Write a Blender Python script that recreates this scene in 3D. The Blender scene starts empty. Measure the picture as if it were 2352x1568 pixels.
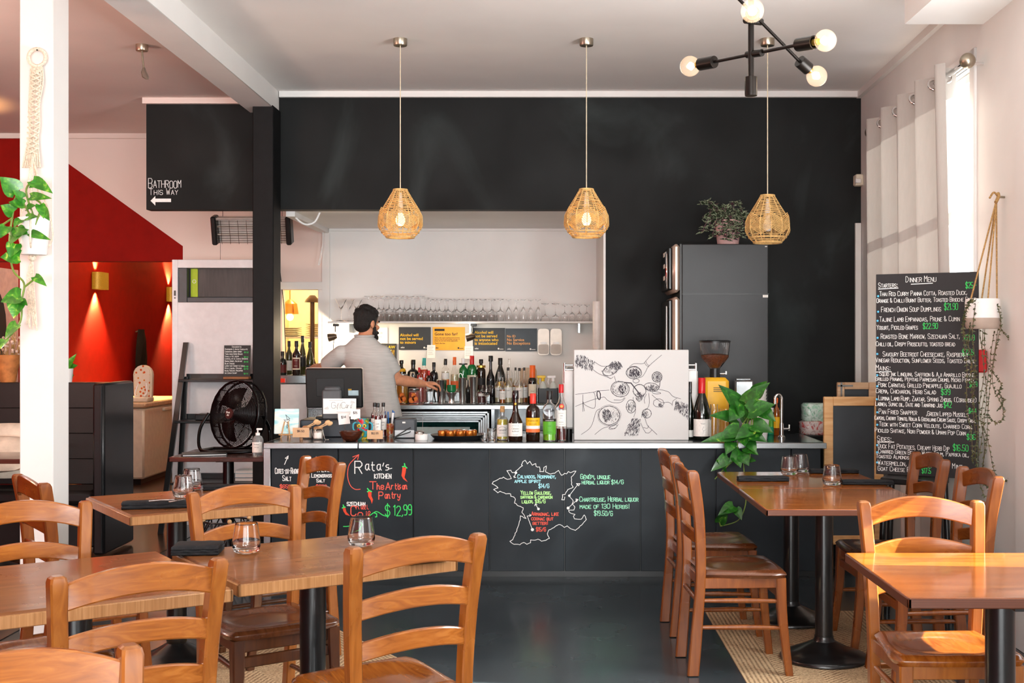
import bpy, bmesh, math, random
from mathutils import Vector, Matrix, Euler
SC = bpy.context.scene
COL = SC.collection
R = math.radians
V = Vector
random.seed(7)
# ---------------------------------------------------------------- camera, sky, sun, daylight, exposure
F, CX, CY, H = 2790.0, 1260.0, 784.0, 1.5      # focal length in pixels of a 2352 x 1568 frame, axis, eye height
cam_d = bpy.data.cameras.new('camera')
cam_d.sensor_width = 36.0
cam_d.lens = F / 2352 * 36.0
cam_d.shift_x = -(CX - 1176) / 2352
cam_d.clip_end = 200
cam = bpy.data.objects.new('camera', cam_d)
COL.objects.link(cam)
cam.location = (0, 0, H)
cam.rotation_euler = (R(90), 0, 0)
SC.camera = cam
SC.view_settings.view_transform = 'Standard'
SC.view_settings.look = 'None'
SC.view_settings.exposure = 0.24
SC.view_settings.gamma = 1.0
SC.view_settings.use_curve_mapping = False
SC.cycles.max_bounces = 12
SC.cycles.transmission_bounces = 10
SC.cycles.transparent_max_bounces = 12
SC.cycles.sample_clamp_indirect = 6.0
SC.cycles.use_denoising = True
world = bpy.data.worlds.new('sky')
SC.world = world
world.use_nodes = True
_b = world.node_tree.nodes['Background']
_b.inputs[0].default_value = (0.92, 0.96, 1.0, 1)
_b.inputs[1].default_value = 3.0

def lamp(name, kind, loc, energy, color=(1, 1, 1), rot=(0, 0, 0), size=None, sy=None, radius=None, spread=None, spot=None):
    d = bpy.data.lights.new(name, kind)
    d.energy = energy
    d.color = color
    if kind == 'AREA':
        d.shape = 'RECTANGLE'; d.size = size; d.size_y = sy or size
        if spread: d.spread = R(spread)
    elif radius is not None and kind != 'SUN':
        d.shadow_soft_size = radius
    if kind == 'SUN': d.angle = R(0.6)
    if kind == 'SPOT':
        d.spot_size = R(spot); d.spot_blend = .6
    o = bpy.data.objects.new(name, d)
    o.location = loc; o.rotation_euler = rot
    COL.objects.link(o)
    return o

# the sun comes in steeply through the near window of the right wall
def aim(o, target):
    o.rotation_euler = (V(target) - o.location).to_track_quat('-Z', 'Y').to_euler()
sun = lamp('sun', 'SUN', (6, 1.5, 6), 40, (1.0, 0.93, 0.82))
sun.rotation_euler = V((-1.0, 0.08, -0.5)).to_track_quat('-Z', 'Y').to_euler()
# daylight through the shop front behind the camera and the right wall windows, with added fill lights
lamp('shop_front_daylight', 'AREA', (-0.8, -6.8, 1.75), 210, (0.955, 0.985, .99), (R(90), 0, 0), 6.0, 2.7)
lamp('ceiling_uplight_fill', 'AREA', (-0.8, -6.7, .7), 470, (0.97, 0.985, 0.97), (R(90 + 42), 0, 0), 6.0, 1.0)  # added uplight to brighten the ceiling
lamp('near_window_daylight', 'AREA', (2.2, 4.55, 2.1), 170, (0.955, 0.985, .99), (R(90 + 18), 0, R(90)), 1.25, 1.5)
lamp('added_window_fill', 'AREA', (1.96, -2.3, 1.85), 300, (0.955, 0.985, .99), (R(90 + 18), 0, R(90)), 3.6, 1.9)  # fill light at the added, unseen window
lamp('curtain_window_daylight', 'AREA', (2.47, 7.55, 2.0), 12, (0.955, 0.985, .99), (R(90 + 12), 0, R(90)), 1.6, 1.8)

# ---------------------------------------------------------------- helpers
def at(px, py, d): return V(((px - CX) * d / F, d, H - (py - CY) * d / F))
def ax(px, d): return (px - CX) * d / F
def az(py, d): return H - (py - CY) * d / F
def wd(p, d): return p * d / F

def lin(c):
    if isinstance(c, str):
        c = tuple(int(c[i:i + 2], 16) / 255 for i in (0, 2, 4))
    return tuple(x / 12.92 if x <= .04045 else ((x + .055) / 1.055) ** 2.4 for x in c)

MATS = {}
def mat(name, c, rough=.5, metal=0, vary=.06, vs=18, bump=0, bs=60, trans=0, ior=1.45, emit=None, es=0, coat=0, spec=.5, stretch=None, alpha=1, sss=0):
    """one procedural material: a base colour broken up by noise, noise bump, optional emission or glass"""
    if name in MATS: return MATS[name]
    m = bpy.data.materials.new(name); m.use_nodes = True
    nt = m.node_tree; n = nt.nodes; L = nt.links
    p = n['Principled BSDF']
    c = lin(c)
    p.inputs['Roughness'].default_value = rough
    p.inputs['Metallic'].default_value = metal
    p.inputs['IOR'].default_value = ior
    p.inputs['Transmission Weight'].default_value = trans
    p.inputs['Coat Weight'].default_value = coat
    p.inputs['Coat Roughness'].default_value = .08
    p.inputs['Specular IOR Level'].default_value = spec
    p.inputs['Alpha'].default_value = alpha
    p.inputs['Base Color'].default_value = (*c, 1)
    if vary or bump:
        tc = n.new('ShaderNodeTexCoord'); src = tc.outputs['Object']
        if stretch:
            mp = n.new('ShaderNodeMapping'); mp.inputs['Scale'].default_value = stretch
            L.new(src, mp.inputs[0]); src = mp.outputs[0]
        if vary:
            nz = n.new('ShaderNodeTexNoise'); nz.inputs['Scale'].default_value = vs; nz.inputs['Detail'].default_value = 5
            L.new(src, nz.inputs[0])
            rp = n.new('ShaderNodeValToRGB')
            a, b = 1 - vary * 2.2, 1 + vary * 2.2
            rp.color_ramp.elements[0].position = .3; rp.color_ramp.elements[1].position = .7
            rp.color_ramp.elements[0].color = (*[min(1, x * a) for x in c], 1)
            rp.color_ramp.elements[1].color = (*[min(1, x * b) for x in c], 1)
            L.new(nz.outputs[0], rp.inputs[0]); L.new(rp.outputs[0], p.inputs['Base Color'])
        if bump:
            nb = n.new('ShaderNodeTexNoise'); nb.inputs['Scale'].default_value = bs; nb.inputs['Detail'].default_value = 3
            L.new(src, nb.inputs[0])
            bp = n.new('ShaderNodeBump'); bp.inputs['Strength'].default_value = bump; bp.inputs['Distance'].default_value = .01
            L.new(nb.outputs[0], bp.inputs['Height']); L.new(bp.outputs[0], p.inputs['Normal'])
    if emit:
        p.inputs['Emission Color'].default_value = (*lin(emit), 1)
        p.inputs['Emission Strength'].default_value = es
    MATS[name] = m
    return m

def ramp_mat(name, cols, tex='wave', scale=6, dist=4, detail=3, rough=.35, stretch=(1, 1, 1), rot=(0, 0, 0), coat=0, bump=0, spec=.5, rv=0, bands='X'):
    """wave or noise driven colour ramp in object space: wood grain, variegated leaves, dusty chalk paint"""
    if name in MATS: return MATS[name]
    m = bpy.data.materials.new(name); m.use_nodes = True
    nt = m.node_tree; n = nt.nodes; L = nt.links; p = n['Principled BSDF']
    p.inputs['Roughness'].default_value = rough
    p.inputs['Coat Weight'].default_value = coat; p.inputs['Coat Roughness'].default_value = .1
    p.inputs['Specular IOR Level'].default_value = spec
    tc = n.new('ShaderNodeTexCoord'); mp = n.new('ShaderNodeMapping')
    mp.inputs['Scale'].default_value = stretch; mp.inputs['Rotation'].default_value = rot
    L.new(tc.outputs['Object'], mp.inputs[0])
    if tex == 'wave':
        t = n.new('ShaderNodeTexWave'); t.bands_direction = bands
        t.inputs['Scale'].default_value = scale; t.inputs['Distortion'].default_value = dist
        t.inputs['Detail'].default_value = detail; t.inputs['Detail Scale'].default_value = 1.2
        out = t.outputs['Fac']
    elif tex == 'vor':
        t = n.new('ShaderNodeTexVoronoi'); t.inputs['Scale'].default_value = scale; out = t.outputs['Distance']
    else:
        t = n.new('ShaderNodeTexNoise'); t.inputs['Scale'].default_value = scale
        t.inputs['Detail'].default_value = detail; t.inputs['Distortion'].default_value = dist
        out = t.outputs[0]
    L.new(mp.outputs[0], t.inputs[0])
    rp = n.new('ShaderNodeValToRGB'); e = rp.color_ramp.elements
    while len(e) < len(cols): e.new(.5)
    for i, (pos, c) in enumerate(cols):
        e[i].position = pos; e[i].color = (*lin(c), 1)
    L.new(out, rp.inputs[0]); L.new(rp.outputs[0], p.inputs['Base Color'])
    if rv:
        nr = n.new('ShaderNodeTexNoise'); nr.inputs['Scale'].default_value = 2.2; nr.inputs['Detail'].default_value = 6
        L.new(tc.outputs['Object'], nr.inputs[0])
        mr = n.new('ShaderNodeMapRange'); mr.inputs[1].default_value = .3; mr.inputs[2].default_value = .7
        mr.inputs[3].default_value = max(.03, rough - rv); mr.inputs[4].default_value = rough + rv
        L.new(nr.outputs[0], mr.inputs[0]); L.new(mr.outputs[0], p.inputs['Roughness'])
    if bump:
        bp = n.new('ShaderNodeBump'); bp.inputs['Strength'].default_value = bump; bp.inputs['Distance'].default_value = .004
        L.new(out, bp.inputs['Height']); L.new(bp.outputs[0], p.inputs['Normal'])
    MATS[name] = m
    return m

class MB:
    """collects geometry; build() links it as ONE mesh object"""
    def __init__(s): s.v = []; s.f = []; s.k = 0
    def add(s, vs, fs, M=None):
        b = len(s.v)
        s.v += [tuple(M @ V(q)) if M is not None else tuple(q) for q in vs]
        s.f += [tuple(b + i for i in f) for f in fs]
        return s
    def box(s, x0, x1, y0, y1, z0, z1, b=0, M=None):
        if b <= 0:
            vs = [(x, y, z) for x in (x0, x1) for y in (y0, y1) for z in (z0, z1)]
            return s.add(vs, [(0, 1, 3, 2), (4, 6, 7, 5), (0, 4, 5, 1), (2, 3, 7, 6), (0, 2, 6, 4), (1, 5, 7, 3)], M)
        bm = bmesh.new()
        bmesh.ops.create_cube(bm, size=1)
        for q in bm.verts:
            q.co = V(((x0 + x1) / 2 + q.co.x * (x1 - x0), (y0 + y1) / 2 + q.co.y * (y1 - y0), (z0 + z1) / 2 + q.co.z * (z1 - z0)))
        b = min(b, .49 * min(abs(x1 - x0), abs(y1 - y0), abs(z1 - z0)))
        bmesh.ops.bevel(bm, geom=bm.edges[:], offset=b, segments=1, affect='EDGES', profile=.5)
        bm.verts.index_update()
        s.add([q.co.copy() for q in bm.verts], [tuple(q.index for q in f.verts) for f in bm.faces], M)
        bm.free()
        return s
    def bx(s, c, sz, b=0, M=None):
        return s.box(c[0] - sz[0] / 2, c[0] + sz[0] / 2, c[1] - sz[1] / 2, c[1] + sz[1] / 2, c[2] - sz[2] / 2, c[2] + sz[2] / 2, b, M)
    def loft(s, rings, cap=True, M=None, closed=False):
        k = len(rings[0]); vs = [q for r in rings for q in r]; fs = []
        nr = len(rings)
        for i in range(nr if closed else nr - 1):
            a, b = i * k, ((i + 1) % nr) * k
            for j in range(k):
                j2 = (j + 1) % k
                fs.append((a + j, a + j2, b + j2, b + j))
        if cap and not closed:
            fs.append(tuple(range(k - 1, -1, -1))); fs.append(tuple(range((nr - 1) * k, nr * k)))
        return s.add(vs, fs, M)
    def tube(s, pts, r, n=8, cap=True, M=None, closed=False):
        pts = [V(q) for q in pts]; n = n if n < 7 else max(n, 10)
        m = len(pts)
        rs = r if isinstance(r, (list, tuple)) else [r] * m
        rings = []; prev = None
        for i, q in enumerate(pts):
            if closed: t = pts[(i + 1) % m] - pts[i - 1]
            else: t = pts[min(i + 1, m - 1)] - pts[max(i - 1, 0)]
            if t.length < 1e-9: t = V((0, 0, 1))
            t.normalize()
            if prev is None:
                u = t.cross(V((0, 0, 1)))
                if u.length < .05: u = t.cross(V((1, 0, 0)))
            else:
                u = prev - t * prev.dot(t)
                if u.length < 1e-6: u = t.orthogonal()
            u.normalize(); prev = u
            w = t.cross(u)
            rings.append([q + (u * math.cos(2 * math.pi * k / n) + w * math.sin(2 * math.pi * k / n)) * rs[i] for k in range(n)])
        return s.loft(rings, cap, M, closed)
    def lathe(s, prof, n=20, loc=(0, 0, 0), M=None, closed=False):
        lx, ly, lz = loc
        rings = [[(lx + max(r, 1e-5) * math.cos(2 * math.pi * k / n), ly + max(r, 1e-5) * math.sin(2 * math.pi * k / n), lz + z) for k in range(n)] for r, z in prof]
        return s.loft(rings, not closed, M, closed)
    def ball(s, c, r, n=14, M=None):
        rr = r if isinstance(r, (tuple, list)) else (r, r, r)
        h = n // 2 + 1
        rings = []
        for i in range(h + 1):
            a = math.pi * i / h - math.pi / 2
            q = max(math.cos(a), 1e-4)
            rings.append([(c[0] + rr[0] * q * math.cos(2 * math.pi * k / n), c[1] + rr[1] * q * math.sin(2 * math.pi * k / n), c[2] + rr[2] * math.sin(a)) for k in range(n)])
        return s.loft(rings, True, M)
    def prism(s, pts, h, M=None):
        """a 2-D outline in XY raised by h along Z"""
        k = len(pts)
        vs = [(x, y, 0) for x, y in pts] + [(x, y, h) for x, y in pts]
        fs = [tuple(range(k - 1, -1, -1)), tuple(range(k, 2 * k))] + [(i, (i + 1) % k, k + (i + 1) % k, k + i) for i in range(k)]
        return s.add(vs, fs, M)
    def grid(s, fn, nu, nv, M=None):
        vs = [fn(i / nu, j / nv) for i in range(nu + 1) for j in range(nv + 1)]
        fs = [(i * (nv + 1) + j, (i + 1) * (nv + 1) + j, (i + 1) * (nv + 1) + j + 1, i * (nv + 1) + j + 1) for i in range(nu) for j in range(nv)]
        return s.add(vs, fs, M)
    def line(s, pts, w, M=None):
        """a flat stroke of width w along 2-D points in XY"""
        for (x0, y0), (x1, y1) in zip(pts, pts[1:]):
            dx, dy = x1 - x0, y1 - y0
            l = math.hypot(dx, dy)
            if l < 1e-9: continue
            dx, dy = dx / l, dy / l
            e = w * .35
            ox, oy = -dy * w / 2, dx * w / 2
            a = (x0 - dx * e, y0 - dy * e); b = (x1 + dx * e, y1 + dy * e)
            s.k = (s.k + 1) % 24; z = s.k * 2.5e-5        # strokes lie over one another
            s.add([(a[0] - ox, a[1] - oy, z), (b[0] - ox, b[1] - oy, z), (b[0] + ox, b[1] + oy, z), (a[0] + ox, a[1] + oy, z)], [(0, 1, 2, 3)], M)
        return s
    def dot(s, x, y, r, M=None, n=12):
        s.k = (s.k + 1) % 24
        return s.add([(x + r * math.cos(2 * math.pi * k / n), y + r * math.sin(2 * math.pi * k / n), s.k * 2.5e-5) for k in range(n)], [tuple(range(n))], M)
    def build(s, name, m, parent=None, ang=38, smooth=True, loc=None, rot=None):
        me = bpy.data.meshes.new(name)
        me.from_pydata(s.v, [], s.f)
        me.update()
        if smooth:
            bm = bmesh.new(); bm.from_mesh(me)
            bmesh.ops.recalc_face_normals(bm, faces=bm.faces[:])
            lim = R(ang)
            for f in bm.faces: f.smooth = True
            for e in bm.edges:
                if len(e.link_faces) == 2 and e.calc_face_angle(0) > lim: e.smooth = False
            bm.to_mesh(me); bm.free()
        me.materials.append(m)
        o = bpy.data.objects.new(name, me)
        COL.objects.link(o)
        if parent is not None: o.parent = parent
        if loc is not None: o.location = loc
        if rot is not None: o.rotation_euler = rot
        return o

def tag(o, label=None, cat=None, group=None, kind=None):
    if label: o['label'] = label
    if cat: o['category'] = cat
    if group: o['group'] = group
    if kind: o['kind'] = kind
    return o
def thing(name, label, cat, loc=(0, 0, 0), rz=0, group=None):
    o = bpy.data.objects.new(name, None); COL.objects.link(o)
    o.empty_display_size = .05
    o.location = loc; o.rotation_euler = (0, 0, rz)
    return tag(o, label, cat, group)
def struct(name, mb, m, parent=None, **k):
    o = mb.build(name, m, parent, **k)
    if parent is None: o['kind'] = 'structure'
    return o
def dup(root, loc=None, rz=None, label=None, group=None):
    r = root.copy(); COL.objects.link(r)
    if loc is not None: r.location = loc
    if rz is not None: r.rotation_euler = (0, 0, rz)
    if label: r['label'] = label
    if group: r['group'] = group
    for ch in list(root.children):
        c = ch.copy(); COL.objects.link(c); c.parent = r
        for g in list(ch.children):
            d = g.copy(); COL.objects.link(d); d.parent = c
    return r
def TR(loc=(0, 0, 0), rz=0, rx=0, ry=0, s=1):
    return Matrix.Translation(V(loc)) @ Euler((rx, ry, rz)).to_matrix().to_4x4() @ Matrix.Scale(s, 4)
def face_on(o, u, w):
    """matrix whose local X runs along u, Y along w, origin o: for writing on a surface"""
    u, w = V(u).normalized(), V(w).normalized()
    n = u.cross(w)
    return Matrix(((u.x, w.x, n.x, o[0]), (u.y, w.y, n.y, o[1]), (u.z, w.z, n.z, o[2]), (0, 0, 0, 1)))
def upright(x, d, z): return face_on((x, d, z), (1, 0, 0), (0, 0, 1))   # a frontal plane that faces the room
def smooth_path(pts, k=6):
    pts = [V(p) for p in pts]; out = []
    for i in range(len(pts) - 1):
        p0, p1, p2, p3 = pts[max(i - 1, 0)], pts[i], pts[i + 1], pts[min(i + 2, len(pts) - 1)]
        for j in range(k):
            t = j / k
            out.append(.5 * ((2 * p1) + (p2 - p0) * t + (2 * p0 - 5 * p1 + 4 * p2 - p3) * t * t + (3 * p1 - p0 - 3 * p2 + p3) * t ** 3))
    out.append(pts[-1])
    return out
def rrect(w, h, b):
    """rounded rectangle outline centred on the origin"""
    b = min(b, w * .49, h * .49); o = []
    for cx, cy, a0 in ((w / 2 - b, h / 2 - b, 0), (-w / 2 + b, h / 2 - b, 90), (-w / 2 + b, -h / 2 + b, 180), (w / 2 - b, -h / 2 + b, 270)):
        for k in range(4):
            a = R(a0 + k * 30); o.append((cx + b * math.cos(a), cy + b * math.sin(a)))
    return o

# single-stroke chalk lettering (digits are x, y on a 4 x 6 grid; a, b, c go below the line)
GL = {k: v for k, v in (x.split('=', 1) for x in (
    'A=00 26 40|12 32;B=00 06 36 45 44 33 03|33 42 41 30 00;C=45 36 16 05 01 10 30 41;D=00 06 26 44 42 20 00;E=40 00 06 46|03 33;'
    'F=00 06 46|03 33;G=45 36 16 05 01 10 30 41 43 23;H=00 06|40 46|03 43;I=20 26;J=46 41 30 10 01;K=00 06|46 03 40;L=06 00 40;'
    'M=00 06 23 46 40;N=00 06 40 46;O=10 01 05 16 36 45 41 30 10;P=00 06 36 45 44 33 03;Q=10 01 05 16 36 45 41 30 10|22 4a;'
    'R=00 06 36 45 44 33 03|23 40;S=45 36 16 05 04 13 33 42 41 30 10 01;T=06 46|26 20;U=06 01 10 30 41 46;V=06 20 46;'
    'W=06 10 24 30 46;X=00 46|06 40;Y=06 23 46|23 20;Z=06 46 00 40;0=10 01 05 16 36 45 41 30 10;1=15 26 20;'
    '2=05 16 36 45 44 00 40;3=05 16 36 45 44 33 13|33 42 41 30 10 01;4=30 36 02 42;5=46 06 03 33 42 41 30 10 01;'
    '6=45 36 16 05 01 10 30 41 42 33 03;7=06 46 10;8=13 04 05 16 36 45 44 33 13 02 01 10 30 41 42 33;9=43 13 04 05 16 36 45 41 30 10;'
    '$=45 36 16 05 04 13 33 42 41 30 10 01|27 2a;&=40 04 05 16 25 24 02 01 10 20 42;,=21 1a;.=20 21;-=13 33;!=26 22|20 21;/=00 46;'
    ':=20 21|23 24;É=40 00 06 46|03 33|27 38;È=40 00 06 46|03 33|18 27;Ô=10 01 05 16 36 45 41 30 10|17 28 37;(=36 15 11 30;)=16 35 31 10;+=13 33|24 22'
    ).split(';'))}
GL["'"] = '26 24'
LOW = {k: v for k, v in (x.split('=', 1) for x in (
    'a=44 24 13 11 20 30 42|44 41 50;e=12 32 43 34 14 03 01 10 30 41;h=00 06|02 14 24 33 31 40;i=24 21 30 40|26 25;l=00 22 35 26 15 11 20 30;'
    'n=04 00|02 14 24 33 30 40;r=04 00|02 14 34;s=34 14 03 12 32 31 20 00;t=26 21 30 40|14 44;y=04 02 11 21 42|44 42 3a 2b 1b 0a;'
    'o=10 01 03 14 24 33 31 20 10;d=44 24 13 11 20 30 42|46 41 50;f=36 26 15 1b|04 24;c=43 34 14 03 01 10 30 41;'
    'g=44 24 13 11 20 30 42|44 4a 3b 1b;w=04 11 22 31 44;u=04 01 10 20 32|34 31 40;v=04 10 34;k=00 06|33 02 30;m=04 00|02 14 23 20|22 34 43 40;b=06 00|02 14 34 43 41 30 10 01'
    ).split(';'))}
_D = {**{str(i): i for i in range(10)}, 'a': -1, 'b': -2, 'c': -3}
def glyph(ch, script):
    if script and ch in LOW: return LOW[ch], 1.0
    u = ch.upper()
    return GL.get(u), (.74 if ch.islower() and not script else 1.0)
def chalk(mb, text, M, x, y, h, w=None, t=None, script=False, jit=.05, slant=0, rng=random.Random(3)):
    """stroke lettering from (x, y); cap height h; squeezed or stretched to width w"""
    tot = 0
    for ch in text: tot += 3.0 if ch == ' ' else (2.6 if ch in ".,'!:I1i" or (script and ch == 'l') else 5.4) * (.8 if ch.islower() and not script else 1)
    u = h / 6
    ux = (w / tot) if w else u
    t = t or h * .13
    cx = x
    for ch in text:
        if ch == ' ':
            cx += 3.0 * ux; continue
        g, k = glyph(ch, script)
        adv = (2.6 if ch in ".,'!:I1i" or (script and ch == 'l') else 5.4) * (.8 if ch.islower() and not script else 1)
        if g:
            ky = k
            dy = rng.uniform(-jit, jit) * h
            off = -1.0 if adv < 2.8 else 0
            for st in g.split('|'):
                p = [(_D[a[0]] + off, _D[a[1]]) for a in st.split()]
                if len(p) == 1: p = p * 2
                mb.line([(cx + (q[0] * (.82 if k < 1 else 1)) * ux + slant * q[1] * u, y + dy + q[1] * u * ky) for q in p], t, M)
        cx += adv * ux
    return cx
def printed(mb, text, M, x, y, size, bold=0.0, w=None, line=1.0):
    """type from the built-in font, laid into the plane of M"""
    cu = bpy.data.curves.new('type', 'FONT')
    cu.body = text; cu.size = size; cu.offset = bold; cu.resolution_u = 2; cu.space_line = line
    ob = bpy.data.objects.new('type', cu); COL.objects.link(ob)
    me = bpy.data.meshes.new_from_object(ob)
    vs = [q.co.copy() for q in me.vertices]; fs = [tuple(p.vertices) for p in me.polygons]
    bpy.data.objects.remove(ob); bpy.data.curves.remove(cu); bpy.data.meshes.remove(me)
    if not vs: return
    k = 1.0
    if w: k = w / max(max(q.x for q in vs), 1e-6)
    mb.add([(x + q.x * k, y + q.y * k, 0) for q in vs], fs, M)
# ---------------------------------------------------------------- the room
CEIL, CEIL2, DW, DB, XL = 3.43, 3.38, 9.4, 11.0, -5.1
M_white = mat('white_paint', 'e3e0dd', .55, vary=.012, vs=3)
M_ceil = mat('ceiling_paint', 'f3efec', .6, vary=.012, vs=2)
M_pink = mat('bounce_tinted_white', 'e6d3cb', .6, vary=.015, vs=2)  # white paint tinted pink with bounce light from the red walls
M_red = mat('red_paint', '8e0f06', .7, vary=.04, vs=9, bump=.05, bs=200, spec=.15)
M_black = ramp_mat('blackboard_paint', [(.36, '131414'), (.54, '171919'), (.72, '2d3333')], 'noise', 1.1, 1.5, 8, .62, (1, 1, .6), rv=.08, spec=.2)
M_panel = ramp_mat('dark_slate_panel', [(.3, '151c21'), (.55, '192127'), (.8, '283238')], 'noise', 2.2, 1.0, 7, .5, (1, 1, .7), rv=.08, spec=.3)
M_floor = ramp_mat('polished_dark_concrete', [(.3, '283035'), (.5, '30393e'), (.75, '3b454a')], 'noise', 1.3, .4, 5, .24, rv=.07, coat=.15)
M_wfloor = ramp_mat('dark_boards', [(.2, '2a1a12'), (.6, '3d281b'), (.95, '503624')], 'wave', 3, 2.5, 3, .22, (1, 6, 1), coat=.2)
M_steel = mat('brushed_steel', 'aeb3b5', .26, 1, vary=.04, vs=8, stretch=(2, 60, 60))
M_chrome = mat('chrome', 'e6e6e6', .06, 1, vary=0)
M_blk = mat('black_plastic', '131313', .35, vary=.1)
M_blkm = mat('black_metal', '151617', .32, .4, vary=.08)
M_blks = mat('black_satin_paint', '101112', .3, vary=.06, coat=.25)
M_wplas = mat('white_plastic', 'eeecea', .35, vary=.02)
M_cream = mat('cream_plastic', 'e2d8c4', .4, vary=.03)
M_paper = mat('white_paper', 'f3f1ee', .7, vary=.02)
M_chalk = mat('white_chalk', 'eef0ee', .8, vary=.04, vs=200)
M_chg = mat('green_chalk', '3fe06a', .8, vary=.05, vs=200)
M_chm = mat('mint_chalk', '9fe8c4', .8, vary=.05, vs=200)
M_chc = mat('aqua_chalk', 'a9e6ee', .8, vary=.05, vs=200)
M_chr = mat('coral_chalk', 'e8604f', .8, vary=.05, vs=200)
M_chy = mat('lime_chalk', 'b9ef9a', .8, vary=.05, vs=200)
M_chb = mat('blue_chalk', '58b7e0', .8, vary=.05, vs=200)

struct('floor', MB().box(XL, 2.7, -7.1, 18.5, -.1, 0), M_floor)
struct('floor_boards', MB().box(XL, -2.75, 5.6, 18.4, 0, .004), M_wfloor)
struct('ceiling', MB().box(-2.2, 2.7, -7.1, DB + .1, CEIL, CEIL + .1), M_ceil)
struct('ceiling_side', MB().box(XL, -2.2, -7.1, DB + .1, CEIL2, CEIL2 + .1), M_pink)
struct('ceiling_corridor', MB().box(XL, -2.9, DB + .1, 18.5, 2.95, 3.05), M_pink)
struct('wall_left', MB().box(XL - .12, XL, -7.1, 18.5, 0, CEIL), M_red)
struct('wall_corridor_end', MB().box(XL, -2.9, 18.4, 18.5, 0, 3), M_red)
struct('wall_corridor_side', MB().box(-3.0, -2.9, DB + .13, 18.4, 0, 3), M_white)
# back wall: white with the red slope, the opening to the corridor, the kitchen pass
zl = az(600, DB); xo = ax(420, DB)
wl = MB()
wl.add([(xo, DB, az(565, DB)), (xo, DB, CEIL2), (ax(62, DB), DB, CEIL2)], [(0, 1, 2)])
wl.add([(xo, DB + .12, zl), (xo, DB + .12, CEIL2), (XL, DB + .12, CEIL2), (XL, DB + .12, zl)], [(0, 1, 2, 3)])
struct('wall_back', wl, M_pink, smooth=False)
struct('wall_back_red', MB().add([(XL, DB, zl), (xo, DB, zl), (xo, DB, az(565, DB)), (ax(62, DB), DB, CEIL2), (XL, DB, CEIL2), (XL, DB + .12, zl), (xo, DB + .12, zl)], [(0, 1, 2, 3, 4), (0, 5, 6, 1)]), M_red, smooth=False)
px0, px1, pz0, pz1 = ax(648, DB), ax(731, DB), az(852, DB), az(665, DB)
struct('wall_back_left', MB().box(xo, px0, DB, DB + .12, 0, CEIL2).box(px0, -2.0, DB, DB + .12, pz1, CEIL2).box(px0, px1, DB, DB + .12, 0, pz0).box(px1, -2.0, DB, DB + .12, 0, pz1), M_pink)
struct('wall_alcove_back', MB().box(-2.0, .6, DB, DB + .12, 0, 2.7), M_white)
XA = ax(1388, DW)
struct('wall_alcove_right', MB().box(XA, XA + .1, DW + .12, DB, 0, 2.52), M_white)
struct('ceiling_alcove', MB().box(-2.02, XA + .1, DW + .12, DB, 2.52, 2.6), M_white)
struct('trim_1', MB().box(-2.06, -1.99, DW + .13, DB, 2.48, 2.6), M_white)
struct('trim_2', MB().box(ax(740, DB - .02), ax(757, DB - .02), DB - .025, DB, 0, 2.48), M_white)
struct('trim_3', MB().box(ax(757, DB - .02), XA, DB - .03, DB, az(530, DB - .03), 2.52), M_white)
pf = MB()
for b in ((px0 - .08, px1 + .065, pz1, pz1 + .07), (px1, px1 + .065, .9, pz1), (px0, px1, pz0 - .03, pz0)):
    pf.box(b[0], b[1], DB - .02, DB, b[2], b[3], .004)
struct('trim_4', pf, M_white)
# kitchen behind the pass
M_kit = mat('cream_kitchen_wall', 'f2dfb4', .5, vary=.03)
struct('wall_kitchen', MB().box(-2.9, -1.4, 13.1, 13.2, 0, 2.9).box(-1.5, -1.4, DB + .12, 13.1, 0, 2.9).box(-2.88, -2.8, DB + .13, 13.1, 0, 2.9).box(-2.88, -1.4, DB + .12, 13.15, 2.8, 2.9), M_kit)
lamp('kitchen_lamp', 'POINT', (-2.3, 12, 2.4), 60, (1, .8, .5), radius=.12)
# black bulkhead and wall, column, beam
bk = MB()
bk.box(ax(336, DW), XA, DW, DW + .12, 2.52, CEIL)
bk.box(XA, 2.5, DW, DW + .12, 0, CEIL)
WB = struct('wall_black', bk, M_black)
struct('column_black', MB().box(ax(580, 9.15), ax(628, 9.15), 9.15, DW, 0, 3.28, .006), mat('matt_black_paint', '141415', .6, vary=.08, spec=.2))
struct('beam', MB().box(ax(574, DW), ax(641, DW), -7.1, DW, 3.27, CEIL + .03, .004), M_white)
struct('trim_5', MB().box(ax(643, DW), 2.45, DW - .035, DW, 3.385, CEIL), M_white)
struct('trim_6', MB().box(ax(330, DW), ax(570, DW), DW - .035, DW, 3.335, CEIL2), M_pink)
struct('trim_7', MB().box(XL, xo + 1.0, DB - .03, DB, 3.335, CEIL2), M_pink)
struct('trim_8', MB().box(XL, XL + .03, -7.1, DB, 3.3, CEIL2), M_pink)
struct('trim_9', MB().box(ax(1965, 9.375), ax(1978, 9.375), 9.375, DW, 0, az(512, 9.375)), M_white)
struct('trim_10', MB().box(ax(1386, 9.39), ax(1391, 9.39), 9.39, 9.45, .9, 2.52), M_white)
struct('column_white', MB().box(ax(45, 6.1), ax(122, 6.1), 6.1, 6.3, 0, CEIL2 + .02, .004), M_white)
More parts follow.
